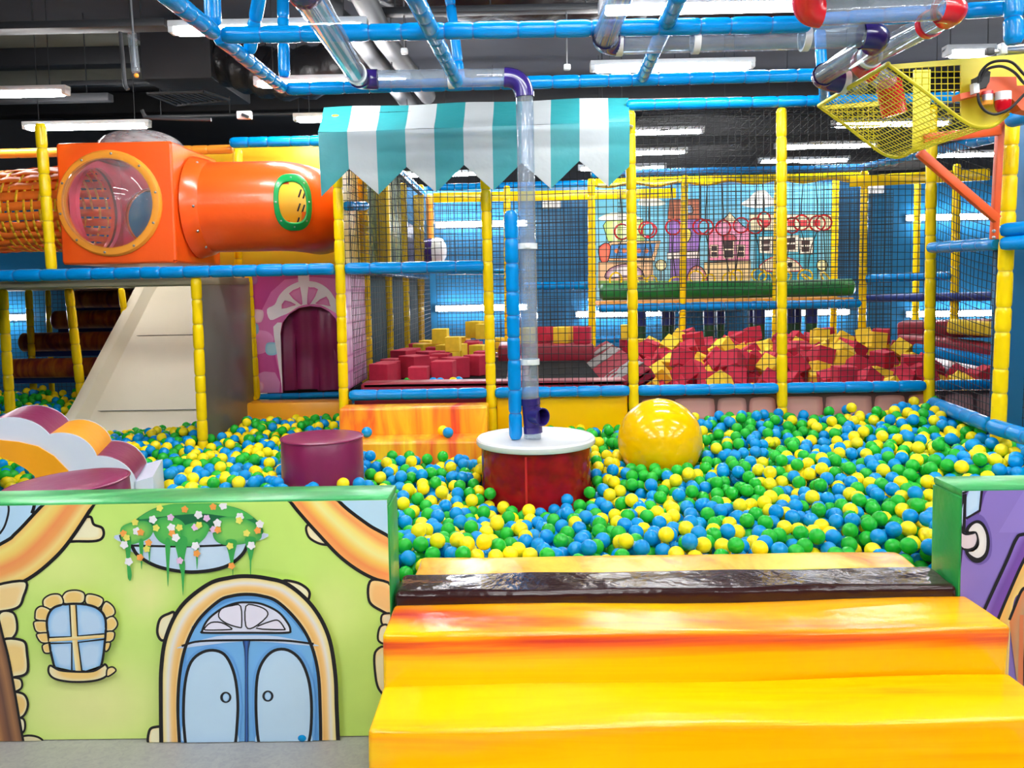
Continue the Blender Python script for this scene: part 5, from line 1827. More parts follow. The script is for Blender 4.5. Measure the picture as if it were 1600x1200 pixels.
solo(MB().tube(spline([(-1.6, 5.9, 4.02), (-0.6, 6.7, 4.0), (0.6, 7.1, 4.04), (1.6, 7.3, 4.02), (3.0, 7.4, 4.05)], False, 8), [0.31 + 0.03 * sin(i * 2.1) for i in range(33)], 20), 'flexible_duct', 'wrap_black', 'fat black wrapped duct sagging behind the rear blue ceiling tube', 'duct')
solo(MB().tube(spline([(-2.95, 8.6, 3.9), (-2.5, 8.4, 3.72), (-2.0, 8.2, 3.66), (-1.4, 8.2, 3.8)], False, 8), [0.24 + 0.02 * sin(i * 1.7) for i in range(25)], 20), 'flexible_duct', 'wrap_black', 'black wrapped duct bulging down beside the ceiling vent', 'duct')
# vent grille
vq = [Wh(230, 146, 3.5), Wh(318, 143, 3.5), Wh(358, 156, 3.5), Wh(276, 164, 3.5)]
vc = sum(vq, V()) / 4
t = thing('ceiling_vent', 'square dark louvred ceiling vent above the orange box', 'vent', vc)
mb = MB()
for i in range(4):
    mb.tube([vq[i], vq[(i + 1) % 4]], 0.016, 6)
mb.build('vent_frame', 'tray_grey', t)
mb = MB()
for i in range(1, 10):
    a, b = vq[0].lerp(vq[1], i / 10), vq[3].lerp(vq[2], i / 10)
    mb.tube([a, b], 0.008, 4)
mb.build('slat', 'duct_black', t)
for i, (pts, lb) in enumerate((([(470, -20), (562, 60), (640, 165)], 'nearer grey ceiling pipe running back above the awning'), ([(560, -20), (600, 60), (668, 150)], 'farther grey ceiling pipe running back beside the first'), ([(480, -10), (520, 14)], 'short grey pipe stub by the clear tube end'))):
    tube_thing('ceiling_pipe', [Wh(x, y, 3.42) for x, y in pts], 0.08, 'pipe_grey', lb, 'pipe', 16)
t = thing('hanging_bottle', 'clear plastic bottle like drip hanging from the cable tray at upper left', 'sprinkler', Wh(208, 110, 3.2))
p0, p1 = W(206, 52, 5.6), W(213, 118, 5.6)
MB().tube(spline([p0, p0.lerp(p1, .3), p0.lerp(p1, .7), p0.lerp(p1, .92)], False, 4), 0.028, 12).build('sleeve', 'clear_plastic', t)
MB().tube([p0 + V((0, 0, .4)), p0.lerp(p1, .8)], 0.008, 8).build('pipe', 'steel', t)
MB().sphere(p1, 0.016, 2).build('head', 'plastic_amber', t)
tube_thing('white_conduit', spline([W(188, 50, 5.9), W(192, 95, 5.9), W(195, 130, 5.9), W(200, 140, 5.9)], False, 4), 0.014, 'pipe_grey', 'white conduit dropping from the ceiling beside the hanging bottle', 'conduit')
tube_thing('white_conduit', spline([W(222, 172, 6.6), W(226, 180, 6.6), W(236, 184, 6.6), W(330, 187, 6.6)], False, 4), 0.014, 'pipe_grey', 'bent white conduit over the orange box, below the vent', 'conduit')
t = thing('white_bracket', 'small white bracket box on the thin conduit rail above the orange tube', 'bracket', W(382, 180, 6.5))
MB().box(W(382, 180, 6.5), (0.11, 0.05, 0.06), bev=.006).build('box', 'plastic_white', t)
MB().box(W(383, 181, 6.46), (0.05, 0.03, 0.02), Matrix.Rotation(.4, 3, 'Y')).build('clip', 'black_rubber', t)
for px, py, lb in ((886, 105, 'small white sprinkler head on a thin drop wire, behind the purple elbow'), (632, 80, 'red banded sprinkler drop above the nearest blue ceiling tube')):
    t = thing('sprinkler', lb, 'sprinkler', W(px, py, 6))
    MB().tube([W(px, py, 6), W(px - 1, py - 90, 6)], 0.006, 6).build('drop_pipe', 'steel', t)
    MB().box(W(px, py, 6), (0.05, 0.05, 0.04), bev=.01).build('head', 'plastic_white', t)

# ------------------------------------------------------------------ middle frame with rings, back wall things
for px, y0, y1, Y, r, lb in ((658, 505, 290, 10.4, .042, 'yellow padded corner post by the upper wall lamp under the awning'), (793, 440, 292, YM + .6, .04, 'yellow padded post behind the slim blue post'),
                             (925, 505, 280, YM, .042, 'yellow padded post at the near end of the ring platform'), (1066, 505, 275, YM, .04, 'yellow padded post in the middle of the ring platform'),
                             (1212, 505, 275, YM + .02, .042, 'yellow padded post of the ring platform just beside the middle front post'), (1302, 505, 280, YM + 1.2, .042, 'yellow post at the far back corner of the ring mural'),
                             (1347, 505, 268, YM, .042, 'yellow padded post at the far end of the ring platform'), (1430, 505, 278, YM + 1.0, .04, 'yellow post before the upper wall lamp below the scoop'),
                             (1491, 490, 258, 8.8, .042, 'yellow padded post beyond the side net, crossed by the orange brace'), (1555, 505, 320, 8.2, .035, 'thin yellow post seen beside the thick near post')):
    pp(px, y0, px - (1 if px < 1000 else -4), y1, Y, r=r, label=lb, zmin=0.3)
rail((-1.1, YM + 1.0, 2.78), (2.05, YM + 1.0, 2.80), 'blue padded top rail at the back under the awning', r=0.042)
rail(W(925, 272, YM), W(1345, 262, YM), 'blue padded top rail above the hanging rings', r=0.042)
rail(W(1345, 262, YM), W(1570, 212, 6.6), 'blue padded top rail sweeping forward from the ring frame behind the scoop', r=0.042)
solo(MB().box((0.45, YM + 1.05, 2.66), (3.0, 0.03, 0.12), bev=.01), 'fabric_strip', 'vinyl_yellow', 'long yellow fabric strip hanging below the rear top rail under the awning', 'fabric strip')
# scalloped wrapped cloth over the ring frame
a, b = W(930, 284, YM + .15), W(1345, 274, YM + .15)
mb = MB()
vs = []
nn_ = 80
for i in range(nn_ + 1):
    u = i / nn_
    p = a.lerp(b, u)
    s_ = 0.035 + 0.02 * sin(u * 34)
    vs += [p + V((0, 0, .03)), p + V((0, -0.03, -s_)), p + V((0, 0.0, -s_ - 0.015))]
mb.add(vs, [(3 * i + q, 3 * i + 3 + q, 3 * i + 4 + q, 3 * i + 1 + q) for i in range(nn_) for q in range(2)])
ob = solo(mb, 'fabric_strip', 'vinyl_yellow', 'yellow scalloped cloth strip under the top rail of the ring frame', 'fabric strip', recalc=False)
ob.modifiers.new('s', 'SOLIDIFY').thickness = 0.01
a, b = W(1360, 272, YM), W(1560, 268, 8)
solo(MB().box(((a.x + b.x) / 2, 8.9, (a.z + b.z) / 2 - .02), (1.35, 0.03, 0.12), Matrix.Rotation(-.3, 3, 'Z'), bev=.01), 'fabric_strip', 'vinyl_yellow', 'short yellow fabric strip hanging beyond the orange brace', 'fabric strip')
rail(W(820, 447, YM + .1), W(922, 446, YM + .1), 'blue padded rail at mid height behind the clear ball tube', r=0.045)
rail(W(700, 425, YM + .8), W(820, 424, YM + .8), 'blue rail behind the slim blue post at the back', r=0.03)
a, b = W(937, 482, YM), W(1343, 474, YM)
rail(a, b, 'blue padded rail under the green roll of the ring platform', r=0.048)
solo(MB().box(((a.x + b.x) / 2, YM + .55, a.z + 0.045), (b.x - a.x, 0.8, 0.05), bev=.01), 'platform_board', 'plastic_amber', 'orange board of the ring platform under the green roll', 'board')
a2, b2 = W(937, 456, YM + .28), W(1334, 449, YM + .28)
a2.z = b2.z = (a2.z + b2.z) / 2
solo(MB().tube([a2, a2 + V((.03, 0, 0)), b2 - V((.03, 0, 0)), b2], [0.06, .1, .1, .06], 24), 'foam_roll', 'roll_green', 'long shiny green roll on the ring platform below the rings', 'foam roll')
rail(W(1352, 435, YM), W(1484, 431, 8.8), 'blue padded rail at mid height between the far yellow posts beside the mural', r=0.045)
rail(W(1352, 466, YM + .3), W(1550, 463, 8.4), 'dark blue rail lower down beyond the side net', r=0.045, m_='dark_blue')
rail(W(930, 531, YM + .2), W(985, 529, YM + .2), 'short blue rail low behind the silver taped pad', r=0.04)
# hanging columns under the platform
for i, (px, lb) in enumerate(((1000, 'first'), (1040, 'second'), (1048, 'third'), (1108, 'fourth'), (1126, 'fifth'), (1176, 'sixth'), (1186, 'seventh'), (1236, 'eighth'), (1246, 'ninth'), (1268, 'tenth'))):
    Y = YM + .35 + .12 * (i % 3)
    top, c = W(px, 482, Y), None
    t = thing('padded_column', lb + ' of ten dark padded columns under the ring platform, counted from the awning side', 'column', (top.x, Y, 0.7))
    r = 0.05 if i % 3 else 0.07
    MB().tube([(top.x, Y, 1.28), (top.x, Y, 1.06)], r, 14).build('upper_cover', 'dark_blue', t)
    MB().tube([(top.x, Y, 1.06), (top.x, Y, 0.6)], r - .004, 14).build('lower_cover', 'dark_green', t)
# mural
YMU = 10.7
q0, q1 = W(932, 468, YMU), W(1308, 285, YMU)
t = thing('town_mural', 'printed cartoon town mural with pink, purple and blue houses behind the rings', 'mural', ((q0.x + q1.x) / 2, YMU, q0.z))
MB().box(((q0.x + q1.x) / 2, YMU + .025, (q0.z + q1.z) / 2), (q1.x - q0.x, 0.04, q1.z - q0.z)).build('board', 'wall_blue', t)


def tfm(x, y):
    p = W(920 + x / 4, 260 + y / 4, YMU)
    return V((min(max(p.x, q0.x + .002), q1.x - .002), YMU, min(max(p.z, q0.z + .002), q1.z - .002)))


A = Art(tfm, (0, -1, 0))
A.grid(40, 90, 1560, 840, 8, 10, lambda x, y: (90 + 60 * (y - 90) / 700, 180 + 30 * (y - 90) / 700, 226))
for bl in ([(310, 240), (330, 200), (380, 190), (440, 205), (480, 235), (400, 248)], [(950, 240), (1000, 200), (1040, 160), (1100, 150), (1140, 190), (1180, 235), (1060, 260)], [(60, 330), (140, 290), (260, 300), (330, 330), (200, 340)]):
    A.fill(bl, (236, 238, 232), 4)
w_ = 6
A.blob([(90, 370), (110, 340), (340, 330), (350, 470), (120, 470)], (176, 212, 110), (200, 226, 140), w_, 1)
for x in (150, 210, 270):
    A.fill([(x, 345), (x + 28, 345), (x + 28, 468), (x, 468)], (226, 236, 190))
A.blob([(60, 500), (150, 470), (450, 465), (410, 590), (80, 590)], (240, 190, 140), None, w_, 1)
A.blob([(140, 490), (420, 480), (395, 570), (130, 575)], (60, 140, 214), None, w_, 1)
for i in range(5):
    A.disc(175 + i * 46, 528, 15, (236, 130, 70))
A.blob([(60, 520), (100, 480), (135, 500), (120, 590), (80, 600)], (214, 70, 60), (236, 120, 90), w_, 4)
A.blob([(60, 600), (400, 595), (405, 730), (60, 730)], (236, 196, 150), None, w_, 1)
A.blob([(105, 700), (130, 640), (230, 610), (320, 640), (340, 700), (230, 690)], (150, 50, 120), (236, 236, 240), w_, 4)
A.blob([(500, 540), (505, 330), (690, 330), (690, 540)], (140, 100, 190), (160, 120, 206), w_, 1)
A.blob([(492, 330), (505, 208), (690, 204), (700, 330)], (176, 96, 70), (190, 116, 86), w_, 1)
A.blob([(605, 290), (612, 250), (630, 240), (648, 255), (650, 292)], (200, 160, 110), (120, 170, 210), w_, 2)
for y in (240, 270, 300):
    A.stroke([(500, y), (695, y - 2)], 3, (110, 60, 50), False, 0)
A.blob([(590, 420), (620, 390), (640, 420), (620, 470), (590, 460)], (240, 220, 90), None, w_, 3)
A.blob([(488, 540), (690, 530), (690, 575), (488, 580)], (236, 232, 224), None, w_, 1)
A.blob([(510, 580), (690, 575), (690, 730), (510, 730)], (150, 116, 196), None, w_, 1)
A.blob([(745, 590), (745, 400), (800, 370), (880, 290), (960, 370), (1005, 400), (1005, 590)], (236, 130, 176), (244, 160, 200), w_, 1)
A.blob([(835, 350), (880, 285), (930, 350)], (240, 226, 190), None, w_, 1)
for x, y, w, h in ((845, 470, 56, 100), (765, 500, 36, 64), (932, 500, 36, 64)):
    A.blob([(x - 8, y - 10), (x + w + 8, y - 10), (x + w + 6, y + h + 6), (x - 6, y + h + 6)], (244, 226, 200), None, 4, 1)
    A.fill([(x, y), (x + w, y), (x + w, y + h * .45), (x, y + h * .45)], (60, 40, 50))
    A.fill([(x, y + h * .55), (x + w, y + h * .55), (x + w, y + h), (x, y + h)], (60, 40, 50))
A.blob([(830, 465), (850, 425), (900, 425), (926, 465)], (190, 70, 90), (214, 96, 110), 4, 2)
A.blob([(720, 600), (1010, 590), (1010, 730), (720, 730)], (236, 214, 160), None, w_, 1)
A.blob([(615, 730), (630, 650), (675, 620), (720, 650), (735, 730)], (214, 40, 50), (244, 220, 200), w_, 3)
A.blob([(1040, 710), (1040, 400), (1430, 400), (1430, 710)], (50, 160, 196), (80, 184, 214), w_, 1)
A.blob([(1000, 300), (1520, 300), (1520, 400), (1010, 400)], (240, 224, 190), None, w_, 1)
for i in range(5):
    A.fill([(1080 + i * 80, 335), (1124 + i * 80, 335), (1124 + i * 80, 372), (1080 + i * 80, 372)], (206, 50, 60))
for x, y in ((1070, 450), (1230, 440), (1320, 455)):
    A.blob([(x - 10, y - 8), (x + 80, y - 12), (x + 76, y + 96), (x - 4, y + 92)], (246, 240, 224), None, 4, 1)
    A.fill([(x + 6, y + 8), (x + 60, y + 4), (x + 58, y + 36), (x + 6, y + 38)], (70, 44, 44))
    A.fill([(x + 6, y + 48), (x + 58, y + 46), (x + 56, y + 78), (x + 8, y + 80)], (70, 44, 44))
A.blob([(1070, 650), (1100, 590), (1180, 560), (1270, 580), (1320, 620), (1310, 655)], (244, 232, 200), None, 7, 2, (200, 50, 60))
A.disc(1170, 622, 16, INK)
A.disc(1255, 615, 16, INK)
for x in (450, 1455):
    A.stroke([(x, 650), (x, 740)], 8, (90, 90, 96), False, 0)
    A.disc(x, 618, 34, (240, 232, 150), (250, 246, 200))
    A.ring(x, 618, 34, 5)
A.grid(60, 715, 1500, 760, 2, 1, lambda x, y: (120, 170, 80))
A.build('mural_print', t, PRINT_M)
# hanging rings
rings = [(972, 362, 962, 437), (1010, 358, 1004, 440), (1014, 360, 1018, 442), (1052, 355, 1056, 441), (1095, 354, 1088, 433), (1103, 355, 1108, 439), (1130, 356, 1140, 437), (1158, 352, 1150, 432), (1180, 353, 1186, 430),
         (1194, 343, 1196, 436), (1238, 352, 1226, 434), (1252, 348, 1258, 432), (1277, 349, 1262, 435), (1287, 348, 1290, 434)]
for i, (px, py, qx, qy) in enumerate(rings):
    Y = YM + .45 + .16 * ((i * 7) % 5) / 5 + (0.12 if i % 2 else 0)
    c, l = W(px, py, Y), W(qx, qy, Y - .1)
    top = V((c.x + 0.02 * ((i % 3) - 1), Y, 2.72))
    lb = ['first', 'second', 'third', 'fourth', 'fifth', 'sixth', 'seventh', 'eighth', 'ninth', 'tenth', 'eleventh', 'twelfth', 'thirteenth', 'last'][i]
    t = thing('hanging_ring', lb + ' hanging red ring with lower yellow ring, counted from the awning side', 'ring', top, 'hanging rings before the mural')
    Rr = 0.088
    M = Matrix.Rotation(pi / 2, 4, 'X') @ Matrix.Rotation(rng.uniform(-.4, .4), 4, 'Y')
    MB().torus(c, Rr, 0.011, M, 28, 8).build('ring', 'plastic_red', t)
    k_ = c + V((0, 0, Rr))
    MB().tube([top, k_ + V((0, 0, .12)), k_], 0.007, 6).build('rope', 'rope_black', t)
    M2 = Matrix.Rotation(pi / 2 + rng.uniform(-1.1, 0.3), 4, 'X') @ Matrix.Rotation(rng.uniform(-.8, .8), 4, 'Y')
    MB().torus(l, Rr * .92, 0.011, M2, 28, 8).build('ring', 'vinyl_yellow', t)
    MB().tube(spline([c - V((0, 0, Rr)), c.lerp(l, .5) + V((0.02 * (i % 3 - 1), 0, .02)), l + V((0, 0, Rr * .8))], False, 4), 0.006, 6).build('rope', 'rope_black', t)
# emergency lamps on the wall
for px, py, lb in ((862, 316, 'small twin head emergency lamp on the blue wall behind the clear tube'), (1366, 292, 'small twin head emergency lamp on the blue wall beside the mural')):
    c = W(px, py, YB - .08)
    t = thing('emergency_lamp', lb, 'emergency lamp', c)
    MB().box(c + V((0, 0, -.03)), (0.24, 0.06, 0.11), bev=.01).build('case', 'lamp_housing', t)
    for s_ in (-1, 1):
        MB().lathe([(0, .03), (.045, .03), (.05, 0), (.035, -.03), (0, -.03)], c + V((s_ * .075, -.02, .07)), Matrix.Rotation(-pi / 2, 4, 'X'), 16).build('lamp_head', 'pipe_grey', t)
t = thing('tunnel_barrel', 'purple and white plastic barrel end behind the corner post at the back', 'barrel', W(676, 392, 10.6))
c = W(676, 392, 10.55)
Mx = Matrix.Rotation(pi / 2, 4, 'Y')
MB().lathe([(0, -.1), (.15, -.1), (.16, -.02), (.16, 0)], c, Mx, 24).build('dark_end', 'plastic_purple', t)
MB().lathe([(.16, 0), (.165, .06), (.15, .13), (.08, .17), (0, .18)], c, Mx, 24).build('white_cap', 'plastic_white', t)
post('padded_post', W(673, 375, 10.9), W(671, 305, 10.9), 0.05, 'plastic_amber', 'short orange padded post above the purple barrel on the back wall')

# ------------------------------------------------------------------ cube yard floor, mats
YD0 = 5.80
mx0, mx1 = X1 + 0.04, 0.60
solo(MB().box(((mx0 + mx1) / 2, 8.35, 0.40), (mx1 - mx0, 5.0, 0.80), bev=.01), 'mat_platform', 'vinyl_red', 'raised red platform under the loose foam cubes and trampoline', 'platform')
solo(MB().box(((mx0 + mx1) / 2 + .1, 5.93, 0.835), (mx1 - mx0 - .1 + .2, 0.2, 0.09), bev=.03, seg=3, sub=6, fn=lambda p: V((p.x, p.y, p.z + .004 * sin(p.x * 25)))), 'edge_pad', 'vinyl_red', 'long wrinkled red edge pad behind the low rail in front of the loose cubes', 'pad')
for x0, x1, y0, y1, lb in ((-1.02, -0.12, 6.12, 8.6, 'black trampoline bed beneath the loose foam cubes'), (0.08, 0.62, 6.12, 8.1, 'black trampoline bed behind the clear ball tube')):
    solo(MB().box(((x0 + x1) / 2, (y0 + y1) / 2, 0.808), (x1 - x0, y1 - y0, 0.012)), 'trampoline_bed', 'mesh_black', lb, 'trampoline')
solo(MB().box((-0.02, 7.3, 0.83), (0.17, 2.6, 0.075), bev=.025, seg=3), 'divider_pad', 'vinyl_red', 'red pad between the two trampolines behind the slim blue post', 'pad')
solo(MB().box((0.25, 8.45, 0.88), (0.95, 0.6, 0.18), bev=.03, seg=3), 'mat_block', 'vinyl_red', 'red mat block behind the trampoline bed, cubes lying on it', 'mat')
t = thing('taped_pad', 'worn red sloping pad patched with silver tape between trampoline and cube pit', 'pad', (0.86, 7.2, 0.72))
rot = Matrix.Rotation(-0.55, 3, 'Y')
MB().box((0.80, 7.45, 0.82), (0.36, 3.0, 0.09), rot, bev=.025, seg=3, sub=7, fn=lambda p: V((p.x, p.y, p.z + .006 * sin(p.y * 14 + p.x * 9)))).build('cover', 'worn_red', t)
for y0, y1 in ((6.25, 6.75), (7.6, 8.15), (8.3, 8.6)):
    MB().box((0.778, (y0 + y1) / 2, 0.858), (0.33, y1 - y0, 0.012), rot @ Matrix.Rotation(.08, 3, 'Z'), bev=.004, sub=5, fn=lambda p: V((p.x, p.y, p.z + .005 * sin(p.y * 34 + p.x * 29)))).build('tape_patch', 'tape_silver', t)
# mats on the right
for pa, pb, Ya, Yb, w_, h_, m_, lb in (((1415, 514), (1556, 512), 8.3, 7.9, .5, .16, 'vinyl_red', 'upper red padded mat beyond the corner post'), ((1420, 533), (1556, 549), 7.9, 7.3, .3, .13, 'vinyl_red', 'dark red padded beam slanting beyond the side net'), ((1440, 545), (1556, 567), 7.7, 7.1, .16, .1, 'vinyl_blue', 'blue padded edge under the slanting red beam'), ((1490, 510), (1575, 516), 7.6, 7.4, .4, .12, 'foam_yellow', 'yellow foam mat lying on the red mat beyond the side net')):
    a, b = W(*pa, Ya), W(*pb, Yb)
    d = b - a
    solo(MB().box((a + b) / 2, (d.length + .1, w_, h_), Matrix.Rotation(atan2(d.y, d.x), 3, 'Z') @ Matrix.Rotation(-atan2(d.z, math.hypot(d.x, d.y)), 3, 'Y'), bev=.03, seg=3), 'padded_mat', m_, lb, 'mat')
solo(MB().box((4.2, 8.4, 0.36), (0.8, 2.4, 0.7), bev=.02), 'mat_platform', 'vinyl_red', 'red platform at the far edge of the foam cube pit beyond the corner post', 'platform')

